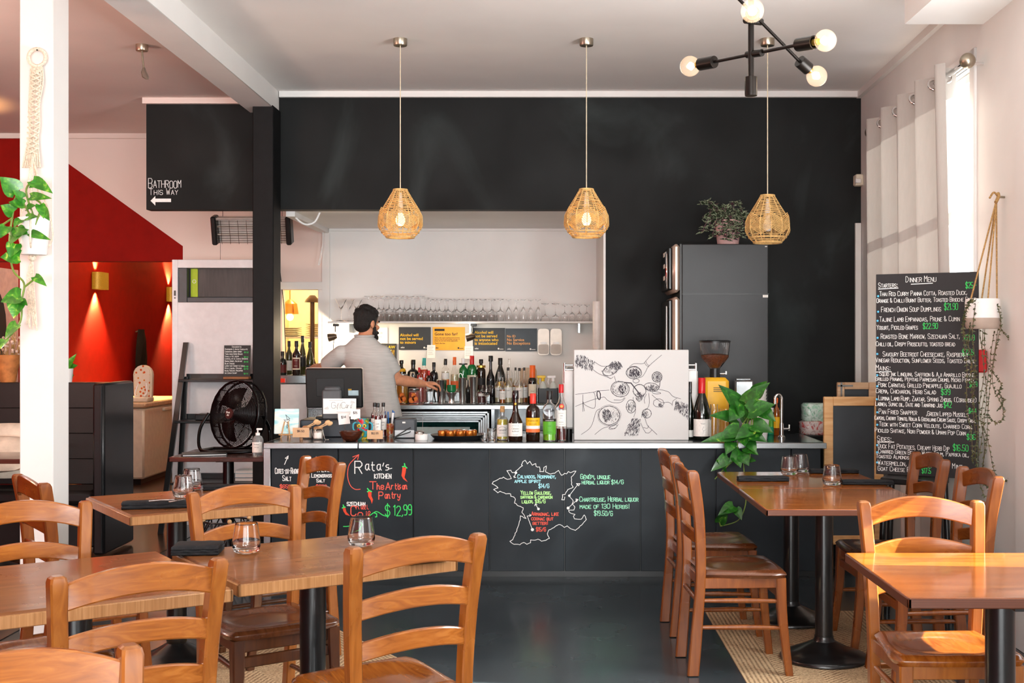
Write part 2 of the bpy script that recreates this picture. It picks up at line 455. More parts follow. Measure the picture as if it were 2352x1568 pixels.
# right wall: runs 2.2 degrees off the depth axis; local x along the wall, -y outward
MW = Matrix.Translation((2.117, 0, 0)) @ Euler((0, 0, math.atan2(1, .032))).to_matrix().to_4x4()
rw = MB()
def rwb(u0, u1, z0, z1, y0=-.16, y1=0, b=0): rw.box(u0, u1, y0, y1, z0, z1, b, MW)
for a in ((-7.1, -4.3, 0, CEIL), (-4.3, -.3, 0, .75), (-4.3, -.3, 2.95, CEIL), (-.3, 3.9, 0, CEIL), (3.9, 5.2, 0, .75), (3.9, 5.2, 2.95, CEIL), (5.2, 6.69, 0, CEIL), (6.69, 8.45, 0, 1.0), (6.69, 8.45, 3.02, CEIL), (8.45, 11.2, 0, CEIL)): rwb(*a)
struct('wall_right', rw, M_white)
def window(n, u0, u1, z0, z1, cols):
    w = MB()
    for a in ((u0, u0 + .06, z0, z1), (u1 - .06, u1, z0, z1), (u0, u1, z0, z0 + .06), (u0, u1, z1 - .06, z1)): w.box(a[0], a[1], -.12, -.04, a[2], a[3], .006, MW)
    for k in range(1, cols):
        c = u0 + (u1 - u0) * k / cols; w.box(c - .025, c + .025, -.11, -.05, z0 + .05, z1 - .05, 0, MW)
    w.box(u0, u1, -.11, -.05, z0 + .62 * (z1 - z0), z0 + .62 * (z1 - z0) + .04, 0, MW)
    w.box(u0 - .08, u0, -.01, .015, z0 - .08, z1 + .08, .004, MW); w.box(u1, u1 + .08, -.01, .015, z0 - .08, z1 + .08, .004, MW)
    w.box(u0 - .08, u1 + .08, -.01, .015, z1, z1 + .08, .004, MW); w.box(u0 - .08, u1 + .08, -.16, .04, z0 - .04, z0, .004, MW)
    o = struct(n, w, M_white)
    return o
window('window_1', 6.69, 8.45, 1.0, 3.02, 2)
w2 = window('window_2', 3.9, 5.2, .75, 2.95, 1)
MB().box(3.92, 5.18, -.05, -.045, 1.42, 2.93, 0, MW).build('sun_block_sheet', mat('sun_block_white', 'efece6', .8, vary=.03), w2)  # unseen sheet added to keep the sun off the left tables
window('added_window', -4.3, -.3, .75, 2.95, 3)  # unseen window added for extra light from the right
struct('trim_11', MB().box(-7.1, DW, 0, .035, CEIL - .05, CEIL, 0, MW), M_white)
struct('trim_12', MB().box(5.64, 5.96, 0, .02, 0, az(305, 5.96), .003, MW), M_white)
struct('baseboard_right', MB().box(-7.1, DW, 0, .018, 0, .12, .003, MW), M_white)
struct('ceiling_soffit', MB().box(ax(2078, 6.5), 2.45, 2.4, 6.5, 3.197, CEIL), M_white)
# shop front behind the camera
fr = MB()
for a in ((XL, -3.95, 0, CEIL), (2.0, 2.7, 0, CEIL), (-3.95, 2.0, 3.1, CEIL), (-3.95, 2.0, 0, .3), (-2.0, -1.9, .3, 3.1), (0, .1, .3, 3.1)): fr.box(a[0], a[1], -7.1, -6.98, a[2], a[3])
struct('wall_front', fr, M_white)
# chalk direction on the black bulkhead
MBD = upright(0, DW - .002, 0)
def bw(px, py): return ax(px, DW), az(py, DW)
ws = MB()
x, y = bw(341, 431); chalk(ws, 'Bathroom', MBD, x, y, wd(22, DW), wd(77, DW), wd(1.1, DW))
x, y = bw(343, 447); chalk(ws, 'This Way', MBD, x, y, wd(14, DW), wd(68, DW), wd(1.0, DW))
arr = [bw(*q) for q in ((346, 461), (357, 450), (357, 456), (393, 456), (393, 464), (357, 464), (357, 472))]
ws.add([(a, b, 0) for a, b in arr], [(0, 1, 2), (0, 2, 5), (0, 5, 6), (2, 3, 4, 5)], MBD)
ws.build('chalk_lettering', M_chalk, WB, smooth=False)['label'] = 'white chalk words and arrow pointing to the bathroom'
sensor = thing('motion_sensor', 'small white motion sensor in the corner beside the black wall', 'sensor', (0, 0, 0))
MB().box(ax(1963, 9.35), ax(1981, 9.35), 9.31, 9.4, az(427, 9.35), az(401, 9.35), .008).build('housing', M_cream, sensor)
MB().box(ax(1965, 9.3), ax(1977, 9.3), 9.29, 9.32, az(420, 9.3), az(410, 9.3), .003).build('lens_window', M_wplas, sensor)
# ---------------------------------------------------------------- chairs, tables and what lies on them
def wood(name, a, b, c, stretch, rot=(0, 0, 0), sc=2.2, dist=5, rough=.3, coat=.25, bands='X'):
    return ramp_mat(name, [(.15, a), (.55, b), (.95, c)], 'wave', sc, dist, 4, rough, stretch, rot, coat, .04, rv=.08, bands=bands)
def grain(name, a, b, c, stretch, sc=4, rough=.3, coat=.25, rot=(0, 0, 0), dist=1.2, detail=6):
    return ramp_mat(name, [(.3, a), (.5, b), (.72, c)], 'noise', sc, dist, detail, rough, stretch, rot, coat, .02, rv=.08)
M_hon = grain('honey_beech', '7d4413', '8d501a', '9c5e24', (8, 8, 1), coat=.6)
M_hons = grain('honey_beech_rail', '834612', '955319', 'a66426', (1.2, 9, 11), sc=3.5, dist=2.5, coat=.6)
M_honseat = grain('honey_seat', '73390f', '864916', '985a22', (9, 1.2, 4), rough=.24)
M_red2 = grain('chestnut_beech', '6a340f', '773e14', '864b1a', (8, 8, 1))
M_red2s = grain('chestnut_beech_rail', '612f0c', '6f3910', '7d4516', (1, 8, 8))
M_dseat = grain('dark_walnut_seat', '4a2511', '582f17', '663b20', (9, 1.2, 4), rough=.25, coat=.12)
M_ltop = grain('walnut_laminate', '6a3f1f', '7d4d28', '906037', (1.0, 9, 6), sc=3.2, rot=(0, 0, R(-28)), coat=.2, dist=.5, detail=3)
M_ledge = grain('laminate_edge', '8f6238', '9f7044', 'b08255', (22, 22, .6), sc=5, rough=.36, coat=.1)
M_rtop = grain('varnished_ply_top', '7e400c', '944f14', 'a9631f', (1.0, 7, 5), sc=3, rough=.2, coat=.5, dist=.7, detail=4)
M_redge = ramp_mat('ply_edge', [(.3, '4a2413'), (.5, '7d4526'), (.7, '5a2d17')], 'wave', 60, .6, 2, .4, (.05, .05, 1), bands='Z')
M_dtop = grain('dark_mahogany', '35180f', '44211a', '552c22', (1, 9, 6), rough=.24, coat=.4)
M_glass = mat('clear_glass', 'ffffff', 0.0, trans=1, ior=1.45, vary=0)
M_cloth = mat('black_napkin_cloth', '17191c', .9, vary=.12, vs=90, bump=.25, bs=260)

def rect_ring(c, hx, hy, ch=.25):
    """eight-cornered section in the XY plane about c"""
    a, b = hx * (1 - ch), hy * (1 - ch)
    return [(c[0] + x, c[1] + y, c[2]) for x, y in ((hx, -b), (hx, b), (a, hy), (-a, hy), (-hx, b), (-hx, -b), (-a, -hy), (a, -hy))]
def make_chair(label, frame, rail, seatm, low=None):
    low = low or frame
    t = thing('dining_chair', label, 'chair', group='ladder back dining chairs')
    for s in (-1, 1):
        path = smooth_path([(s * .168, -.268, 0), (s * .174, -.252, .2), (s * .182, -.236, .45), (s * .194, -.245, .7), (s * .206, -.275, .905)], 4)
        rs = []
        for i, p in enumerate(path):
            k = p.z / .92
            rs.append(rect_ring(p, .018 + .003 * k, .0235 + .002 * math.cos(k * 6.3), .22))
        p = path[-1]
        rs.append(rect_ring(p + V((0, -.002, .012)), .019, .021, .3)); rs.append(rect_ring(p + V((0, -.003, .017)), .012, .014, .3))
        MB().loft(rs).build('back_post', frame, t, ang=26)
        path = smooth_path([(s * .192, .163, 0), (s * .188, .145, .14), (s * .184, .13, .3), (s * .182, .125, .437)], 4)
        MB().loft([rect_ring(p, .016 + .008 * p.z / .44, .017 + .006 * p.z / .44, .25) for p in path]).build('leg', low, t, ang=26)
    def yb(z): return -.236 - .043 * max(0, (z - .45) / .47) ** 1.6
    def xb(z): return .182 + .024 * max(0, (z - .45) / .455)
    for z0, h, arch in ((.828, .066, .036), (.705, .054, .03), (.585, .052, .028)):
        rs = []
        for i in range(15):
            u = i / 7 - 1
            q = 1 - u * u
            x = u * (xb(z0) - .008); y = yb(z0 + h / 2) - .036 * q
            za, zb = z0 + arch * q * .9, z0 + h + arch * q * (1.15 if h > .06 else 1)
            e = .004
            rs.append([(x, y - .009, za + e), (x, y - .009, zb - e), (x, y - .006, zb), (x, y + .006, zb), (x, y + .009, zb - e), (x, y + .009, za + e), (x, y + .006, za), (x, y - .006, za)])
        MB().loft(rs).build('back_slat', rail, t, ang=26)
    # saddle seat with a horseshoe hollow
    def outline(u, v):
        y = -.222 + .37 * v
        w = .182 + .036 * min(1, v * 1.3) - .02 * max(0, v - .82) ** 2 * 30
        bow = .012 * (1 - (2 * u - 1) ** 2) * max(0, v - .6) / .4
        return (2 * u - 1) * w, y + bow
    def top(u, v):
        x, y = outline(u, v)
        d = math.hypot(x / .165, (y + .035) / .155)
        hol = .5 - .5 * math.tanh((d - .93) * 9)
        front = max(0, min(1, (y - .02) / .11))
        ridge = .006 * math.exp(-(x / .05) ** 2) * front
        eu = min(u, 1 - u, v, 1 - v)
        rd = -.012 * max(0, 1 - eu / .05) ** 2
        return x, y, .47 - .015 * hol * (1 - .75 * front) + ridge * hol + rd
    def bot(u, v):
        x, y = outline(u, v); k = .965
        return x * k, (y + .016) * k - .016, .436
    m = MB(); n = 22
    m.grid(top, n, n); m.grid(bot, n, n)
    off = (n + 1) ** 2
    per = [i * (n + 1) for i in range(n)] + [n * (n + 1) + j for j in range(n)] + [i * (n + 1) + n for i in range(n, 0, -1)] + [j for j in range(n, 0, -1)]
    mids = []
    for q in per:
        x, y, z = m.v[q]; mids.append((x * 1.012, (y + .016) * 1.012 - .016, .452))
    b = len(m.v); m.v += mids
    for i in range(len(per)):
        j = (i + 1) % len(per)
        m.f.append((per[i], per[j], b + j, b + i)); m.f.append((b + i, b + j, off + per[j], off + per[i]))
    m.build('seat', seatm, t, ang=50)
    m = MB()
    for s in (-1, 1): m.box(s * .18 - .009, s * .18 + .009, -.23, .125, .39, .438, .003)
    m.box(-.17, .17, .118, .134, .39, .438, .003); m.box(-.165, .165, -.24, -.224, .39, .438, .003)
    m.build('apron_frame', low, t)
    for s in (-1, 1):
        for z in (.215, .335):
            MB().tube([(s * .175, -.247, z), (s * .182, -.04, z), (s * .187, .138, z - .004)], [.009, .0125, .009], 8).build('stretcher', low, t)
    MB().tube([(-.175, -.247, .335), (.175, -.247, .335)], .0115, 8).build('stretcher', low, t)
    MB().box(-.178, .178, .122, .14, .335, .375, .004).build('stretcher', low, t)
    return t
def chair_at(mx, my, deg, proto, label):
    """back posts' tops midway at (mx, my); deg: heading of the back's line"""
    a = R(deg)
    o = (mx - .275 * math.sin(a), my + .275 * math.cos(a), .0045)
    if not proto.get('used'):
        proto['used'] = 1; proto.location = o; proto.rotation_euler = (0, 0, a); proto['label'] = label
        return proto
    return dup(proto, o, a, label)
ch_a = make_chair('', M_hon, M_hons, M_honseat)
ch_b = make_chair('', M_red2, M_red2s, M_dseat)
ch_c = make_chair('', M_hon, M_hons, M_dseat, grain('shaded_beech', '3f2010', '4c2914', '5a331a', (8, 8, 1)))  # dark lower frame: shade put into the wood colour
chair_at(-.379, 3.519, 36, ch_a, 'honey wooden chair with grained back to the viewer, beside the bare dark floor')
chair_at(-1.041, 3.101, 37, ch_a, 'honey wooden chair whose back faces the viewer, one place along from the grained-back chair')
chair_at(-.961, 2.181, 215, ch_a, 'honey wooden chair cut off by the bottom corner, only its arched top rail showing')
chair_at(-1.185, 4.74, 215, ch_c, 'honey chair facing the viewer across the walnut table with folded napkin and glass, dark seat')
chair_at(-1.84, 4.26, 213, ch_a, 'honey chair facing the viewer across the bare walnut table, in front of white column')
chair_at(-1.105, 5.937, 124, ch_c, 'wooden chair side-on before the chalked salt prices, facing the mid table with two glasses')
chair_at(-2.173, 5.101, -53, ch_b, 'chestnut chair standing against the white column, facing the table with two glasses')
chair_at(.631, 5.615, -87, ch_b, 'chestnut chair seen side-on, nearer of two on the aisle side of varnished table')
chair_at(.624, 6.338, -87, ch_b, 'chestnut chair nearer the bar, half hidden behind another chair on the aisle side')
chair_at(1.92, 6.12, 92, ch_b, 'chestnut chair in front of the dinner menu board, nearer the bar counter')
chair_at(1.91, 5.385, 91, ch_b, 'chestnut chair between the dinner menu board and the honey chair, facing the varnished table')
chair_at(1.341, 4.379, 181, ch_a, 'honey chair with sunlit seat facing the viewer behind the empty varnished table')
for c in (ch_a, ch_b, ch_c):
    if 'used' in c: del c['used']
for o in list(COL.objects):
    if 'used' in o: del o['used']

def pedestal(t, x, y, h, r, br):
    MB().lathe([(0, 0.004), (br, .004), (br, .014), (br * .97, .022), (br * .6, .05), (br * .25, .085), (r * 1.08, .1), (r * 1.08, .11), (0, .11)], 40, (x, y, 0)).build('base', M_blks, t)
    MB().lathe([(0, .1), (r, .1), (r, h), (0, h)], 28, (x, y, 0)).build('column', M_blks, t)
    MB().box(x - .2, x + .2, y - .03, y + .03, h - .012, h).box(x - .03, x + .03, y - .2, y + .2, h - .012, h).build('spider_bracket', M_blks, t)
def square_table(name, label, x, y, deg, w, l, top, edge, th=.045, rnd=.012, z=.75, r=.045, br=.2, ped=((0, 0),), group=None):
    t = thing(name, label, 'table', (x, y, .0045), R(deg), group)
    MB().box(-w / 2 + .002, w / 2 - .002, -l / 2 + .002, l / 2 - .002, z - th * .8, z, rnd).build('table_top', top, t)
    e = MB(); k = .0
    for a in ((-w / 2, -w / 2 + .012, -l / 2 + k, l / 2 - k), (w / 2 - .012, w / 2, -l / 2 + k, l / 2 - k), (-w / 2, w / 2, -l / 2, -l / 2 + .012), (-w / 2, w / 2, l / 2 - .012, l / 2)):
        e.box(a[0], a[1], a[2], a[3], z - th, z - rnd * .55, .003)
    e.build('edge_band', edge, t)
    for px_, py_ in ped: pedestal(t, px_, py_, z - th, r, br)
    return t
square_table('cafe_table', 'walnut laminate table holding one folded napkin and two glasses, behind the grained-back chair', -.825, 4.25, 34, .78, .68, M_ltop, M_ledge, group='walnut laminate tables')
square_table('cafe_table', 'bare walnut laminate table butted against its twin, between two rows of honey chairs', -1.49, 3.80, 34, .76, .78, M_ltop, M_ledge, ped=((0, -.06),), group='walnut laminate tables')
square_table('cafe_table', 'walnut laminate table with stemless pair of glasses and rolled cutlery, near the black booth', -1.699, 5.732, 34, .75, .78, M_ltop, M_ledge, br=.178, ped=((-.055, 0),), group='walnut laminate tables')
for y, lab in ((5.785, 'varnished plywood table with one tumbler, half of a long pair, on the jute rug'), (6.565, 'varnished plywood table joined end-on, nearer the bar, with two tumblers on it')):
    t = square_table('varnished_table', lab, 1.36, y, 0, .79, .78, M_rtop, M_redge, .03, .004, r=.0415, br=.205, ped=((-.06, -.05),), group='varnished plywood tables')
square_table('varnished_table', 'empty varnished plywood table in the bottom corner before the honey chair with sunlit seat', 1.44, 3.91, 0, .79, .76, M_rtop, M_redge, .032, .004, r=.045, br=.2, ped=((-.046, -.16),), group='varnished plywood tables')
square_table('dark_table', 'small dark mahogany table under the black fan, beside the bar end', -2.14, 8.12, 0, .62, .6, M_dtop, M_dtop, .03, .004, r=.036, br=.2)

# rugs
def jute(n, w, l):
    m = bpy.data.materials.new(n); m.use_nodes = True; nt = m.node_tree; N = nt.nodes; L = nt.links; p = N['Principled BSDF']
    p.inputs['Roughness'].default_value = .95
    tc = N.new('ShaderNodeTexCoord'); sep = N.new('ShaderNodeSeparateXYZ'); L.new(tc.outputs['Object'], sep.inputs[0])
    def M2(op, a, b):
        q = N.new('ShaderNodeMath'); q.operation = op
        for i, v in enumerate((a, b)):
            if isinstance(v, (int, float)): q.inputs[i].default_value = v
            else: L.new(v, q.inputs[i])
        return q.outputs[0]
    zig = M2('MULTIPLY', M2('PINGPONG', sep.outputs[0], .11), 1.0)
    s = M2('SINE', M2('MULTIPLY', M2('ADD', sep.outputs[1], zig), 210.0), 0)
    bord = M2('LESS_THAN', M2('SUBTRACT', w / 2, M2('ABSOLUTE', sep.outputs[0], 0)), .17)
    s2 = M2('SINE', M2('MULTIPLY', sep.outputs[0], 300.0), 0)
    mixf = M2('ADD', M2('MULTIPLY', s, M2('SUBTRACT', 1.0, bord)), M2('MULTIPLY', M2('MULTIPLY', s2, bord), 1.3))
    nz = N.new('ShaderNodeTexNoise'); nz.inputs['Scale'].default_value = 120; L.new(tc.outputs['Object'], nz.inputs[0])
    fac = M2('ADD', M2('MULTIPLY', mixf, .17), nz.outputs[0])
    rp = N.new('ShaderNodeValToRGB'); e = rp.color_ramp.elements
    e[0].position = .25; e[0].color = (*lin('82684a'), 1); e[1].position = .62; e[1].color = (*lin('c6aa84'), 1)
    L.new(fac, rp.inputs[0]); L.new(rp.outputs[0], p.inputs['Base Color'])
    bp = N.new('ShaderNodeBump'); bp.inputs['Strength'].default_value = .6; bp.inputs['Distance'].default_value = .01
    L.new(fac, bp.inputs['Height']); L.new(bp.outputs[0], p.inputs['Normal'])
    return m
def rug(label, x, y, deg, w, l):
    t = thing('jute_rug', label, 'rug', (x, y, 0), R(deg), 'braided jute rugs')
    MB().box(-w / 2, w / 2, -l / 2, l / 2, 0.0, .004).build('braided_pile', jute('jute_braid', w, l), t)
    return t
rug('braided jute rug under the varnished tables and their chairs', 1.33, 5.25, 0, .92, 3.0)
rug('braided jute rug under the walnut tables, showing between chair legs', -1.3, 5.1, 34, 1.7, 1.9)

# tumblers and napkins
def make_tumbler():
    t = thing('stemless_glass', 'x', 'glass', group='stemless tumblers on the tables')
    out = [(0, 0), (.033, 0), (.043, .006), (.049, .022), (.0495, .034), (.046, .06), (.0395, .1)]
    inn = [(.0382, .1), (.0448, .06), (.048, .036), (.044, .022), (.03, .016), (0, .015)]
    MB().lathe([(max(0, p.x), p.y) for p in smooth_path([(a, b, 0) for a, b in out[1:] + inn[:-1]], 4)] + [(0, .015)], 40).build('bowl', M_glass, t, ang=60)
    return t
tum = make_tumbler(); tum_n = 0
def tumbler(px, py, label):
    """px, py: the middle of its base on a 0.75 m table top"""
    global tum_n
    d = .75 * F / (py - CY)
    loc = (ax(px, d), d, .755)
    if tum_n: dup(tum, loc, tum_n * .7, label)
    else: tum.location = loc; tum['label'] = label
    tum_n += 1
tumbler(566, 1272, 'stemless tumbler beside the folded black napkin on the walnut table')
tumbler(830, 1256, 'stemless tumbler behind the grained chair back on the walnut table')
tumbler(421, 1144, 'front tumbler of the pair on the walnut table near the booth')
tumbler(441, 1126, 'tumbler standing just behind the front one, on the table near the booth')
tumbler(1813, 1092, 'tumbler at the end of the black napkin on the varnished table')
tumbler(1838, 1086, 'rearmost tumbler on the varnished tables, behind another tumbler')
tumbler(1911, 1116, 'tumbler standing alone, nearest the edge of the varnished table')
def napkin(name, label, px, py, w, l, h, deg, z=.7552, layers=2, seed=1):
    d = (H - z) * F / (py - CY)
    t = thing(name, label, 'napkin', (ax(px, d), d, z), R(deg), 'black napkins on the tables')
    rng = random.Random(seed)
    for k in range(layers):
        hh = h / layers; z0 = k * hh
        rs = []; n = 14
        ph = rng.random() * 6
        for i in range(n + 1):
            u = i / n - .5
            x = u * w; sk = (.004 * math.sin(i * 1.3 + ph) + (k * .006))
            e = 1 if 0 < i < n else .8
            rs.append([(x, -l / 2 + sk, z0 + hh * .5), (x, -l / 2 + .006 + sk, z0 + hh * .98 * e), (x, -l * .2, z0 + hh * (1.0 + .12 * math.sin(i * .9 + ph)) * e), (x, l * .2, z0 + hh * (1.0 + .12 * math.cos(i * 1.1 + ph)) * e),
                       (x, l / 2 - .006 - sk, z0 + hh * .98 * e), (x, l / 2 - sk, z0 + hh * .5), (x, l / 2 - .006, z0 + .0005), (x, -l / 2 + .006, z0 + .0005)])
        MB().loft(rs).build('cloth_fold', M_cloth, t, ang=70)
    return t
napkin('folded_napkin', 'black napkin folded square beside a tumbler on the walnut table', 455, 1268, .16, .15, .032, 6, layers=3)
napkin('folded_napkin', 'black napkin glimpsed under the arched rail of the grained-back chair', 985, 1286, .16, .1, .012, 30, layers=1, seed=3)
napkin('rolled_napkin', 'black napkin roll holding cutlery before the pair of tumblers near the booth', 356, 1166, .28, .075, .034, 14, seed=5)
napkin('rolled_napkin', 'black napkin roll at the far corner behind the pair of tumblers', 524, 1124, .24, .07, .026, 8, seed=6)
napkin('rolled_napkin', 'black napkin roll lying before two tumblers on the varnished table', 1752, 1104, .27, .08, .026, 2, seed=7)
napkin('rolled_napkin', 'black napkin roll at the far edge of the varnished tables', 1915, 1086, .27, .07, .024, 1, seed=8)
napkin('rolled_napkin', 'black napkin roll beside the lone tumbler on the varnished table', 1992, 1112, .26, .075, .024, -3, seed=9)
M_silv = mat('stainless_cutlery', 'd9d9d9', .18, 1, vary=.03)
d = .711 * F / (1150 - CY)
kn = thing('table_knife', 'steel knife handle poking from the napkin roll near the booth', 'knife', (ax(408, d), d - .03, .7915), R(65))
MB().box(-.04, .03, -.006, .006, 0, .004, .0015).build('handle', M_silv, kn); MB().box(.03, .06, -.004, .004, .001, .003, .001).build('blade', M_silv, kn)
fk = thing('table_fork', 'steel fork lying on the napkin roll near the booth', 'fork', (ax(372, d), d - .02, .7915), R(25))
m = MB().tube([(-.05, 0, .002), (0, 0, .004), (.035, .002, .002)], [.003, .002, .003], 6); m.build('handle', M_silv, fk)
m = MB()
for k in (-1, 0, 1): m.tube([(.033, k * .004, .002), (.06, k * .005, .003)], .0011, 5)
m.build('tine_rib', M_silv, fk)
# ---------------------------------------------------------------- the bar counter
YF, YBK, ZT = 7.66, 8.44, .86
M_dkslab = mat('dark_worktop', '23272b', .16, vary=.1, coat=.3)
t = thing('bar_counter', 'long slate-panelled bar counter with steel edged top and chalk drawings', 'counter', (0, 0, 0))
X0, X1 = ax(605, YF), ax(1899, YF)
XS = ax(823, YF)
MB().box(X0, XS - .003, YF, YBK, ZT - .036, ZT, .003).box(XS, X1, YF, YBK, ZT - .036, ZT, .003).build('steel_top', M_steel, t)
MB().box(X0 + .02, X1 - .02, YF + .03, YBK - .02, ZT, ZT + .0015).build('dark_surface', M_dkslab, t)
YP = YF + .045
panels = [622, 777, 949.5, 1124.5, 1297, 1471, 1644, 1817, 1886]
panel_objs = []
for a, b in zip(panels, panels[1:]):
    panel_objs.append(MB().box(ax(a, YP) + .003, ax(b, YP) - .003, YP, YP + .018, az(1311, YP), ZT - .037, .002).build('front_panel', M_panel, t))
MB().box(ax(606, YP), ax(622, YP), YP - .01, YP + .05, 0, ZT - .036, .002).build('steel_post', M_steel, t)
MB().box(ax(608, YP), ax(1886, YP), YP + .05, YP + .07, 0, .05).box(ax(608, YP), ax(1886, YP), YP + .022, YBK - .3, .05, ZT - .04).build('carcass', M_blk, t)
# chalk writing on the panels: source pixel -> panel surface
YW = YP - .0015
MF = upright(0, YW, 0)
def cp(px, py): return ax(px, YW), az(py, YW)
def cw(p): return wd(p, YW)
def wr(mb, s, px, py, h, w, t=1.7, **k):
    x, y = cp(px, py); chalk(mb, s, MF, x, y, cw(h), cw(w), cw(t), **k)
def poly(mb, pts, t=1.6, close=False):
    q = [cp(*p) for p in pts]
    if close: q.append(q[0])
    mb.line(q, cw(t), MF)
def Z5(pts): return [(1080 + x / 4.9, 1000 + y / 4.9) for x, y in pts]
def Z4(pts): return [(600 + x / 4.9, 1000 + y / 4.9) for x, y in pts]
w = MB()
wr(w, 'Côtes-du-Rhône'.replace('ô', 'o'), 632, 1087, 13, 56, 1.4); wr(w, 'Salt', 649, 1104, 12, 21, 1.4)
w.build('chalk_lettering', M_chalk, panel_objs[0], smooth=False); w = MB()
wr(w, 'Kaffir Lime', 705, 1083, 9, 54, 1.4); wr(w, '& Lemongrass', 707, 1096, 9, 56, 1.4); wr(w, 'Salt', 727, 1107, 7.5, 20, 1.4)
poly(w, Z4([(640, 330), (625, 245)])); poly(w, Z4([(617, 238), (640, 262), (618, 268), (617, 238)]), 1.3)
w.build('chalk_lettering', M_chalk, panel_objs[0], smooth=False); w = MB()
poly(w, Z4([(262, 325), (298, 240)])); poly(w, Z4([(270, 255), (304, 228), (300, 262), (270, 255)]), 1.3)
w.build('chalk_arrow_lettering', M_chalk, panel_objs[0], smooth=False)
w = MB(); wr(w, '$650', 643, 1121, 8, 26, 1.3); w.build('chalk_price_lettering', M_chr, panel_objs[0], smooth=False); w = MB(); wr(w, '$650', 726, 1120.5, 7.5, 26, 1.3); w.build('chalk_price_lettering', M_chr, panel_objs[0], smooth=False)
w = MB()
wr(w, 'R', 815, 1088, 28, 22, 2.2); wr(w, 'ata', 837, 1080, 20, 40, 2, script=True); poly(w, [(881.5, 1063), (879, 1070)], 2); wr(w, 's', 886, 1079, 18, 12, 2, script=True); poly(w, [(892, 1077), (900, 1075)], 1.7)
wr(w, 'KITCHEN', 860, 1098, 10, 40, 1.8); w.build('chalk_lettering', M_chalk, panel_objs[1], smooth=False); w = MB(); wr(w, 'SZECHUAN', 797, 1161, 8, 43, 1.6)
w.build('chalk_lettering', M_chalk, panel_objs[1], smooth=False)
w = MB()
wr(w, 'T', 849, 1123, 17, 20, 2); wr(w, 'he', 866, 1123, 14, 18, 2, script=True); wr(w, 'A', 886, 1124, 16, 14, 2); wr(w, 'rtisan', 899, 1123, 13, 38, 1.9, script=True)
wr(w, 'P', 870, 1147, 17, 13, 2); wr(w, 'antry', 883, 1144, 14, 38, 1.9, script=True)
wr(w, 'C', 806, 1184, 22, 16, 2.2); wr(w, 'hilli', 818, 1169, 9.5, 28, 1.25, script=True); wr(w, 'O', 822, 1194, 18, 15, 2); wr(w, 'il', 839, 1187, 13, 13, 1.5, script=True)
poly(w, [(x, y) for x, y, z in smooth_path([(a, b, 0) for a, b in Z4([(1115, 603), (1060, 605), (1010, 570), (980, 500), (972, 420), (990, 330), (1040, 270), (1090, 222)])], 5)], 1.7)
poly(w, Z4([(1030, 240), (1098, 215), (1085, 270)]), 1.7)
w.build('chalk_red_lettering', M_chr, panel_objs[1], smooth=False)
M_chil = mat('chilli_red_paint', 'e0482c', .7, vary=.06); M_stalk = mat('stalk_green_paint', '4fd07a', .7, vary=.06)
w = MB()
for pts in ([(1590, 355), (1632, 362), (1625, 415), (1612, 470), (1650, 524), (1600, 490), (1578, 450), (1585, 405)], [(1200, 625), (1242, 630), (1240, 680), (1258, 720), (1246, 768), (1232, 725), (1205, 685)], [(915, 805), (945, 808), (960, 860), (1000, 904), (950, 890), (925, 850)]):
    q = [cp(*p) for p in Z4(pts)]; w.add([(a, b, 0) for a, b in q], [tuple(range(len(q)))], MF)
w.build('painted_chilli_motif', M_chil, panel_objs[1], smooth=False)
w = MB()
for pts in ([(1612, 315), (1618, 345), (1590, 350), (1618, 345), (1640, 365)], [(1195, 595), (1215, 618), (1195, 632), (1215, 618), (1242, 630)], [(922, 780), (930, 802), (912, 815), (930, 802), (945, 806)]): poly(w, Z4(pts), 2.6)
wr(w, '$', 885, 1184, 24, 14, 2); wr(w, '1', 904, 1183, 23, 8, 2); wr(w, '2', 911, 1183, 22, 12, 2); poly(w, [(925, 1182), (923, 1186)], 2); wr(w, '99', 927, 1182, 23, 21, 2)
poly(w, [(x, y) for x, y, z in smooth_path([(a, b, 0) for a, b in Z4([(925, 1022), (990, 1018), (1090, 985), (1180, 930), (1270, 865), (1310, 858), (1370, 895), (1430, 910)])], 5)], 1.9)
poly(w, Z4([(1270, 868), (1300, 880), (1300, 912), (1285, 915)]), 2.2); poly(w, Z4([(1200, 925), (1250, 928)]), 1.4)
w.build('chalk_green_lettering', M_chg, panel_objs[1], smooth=False)
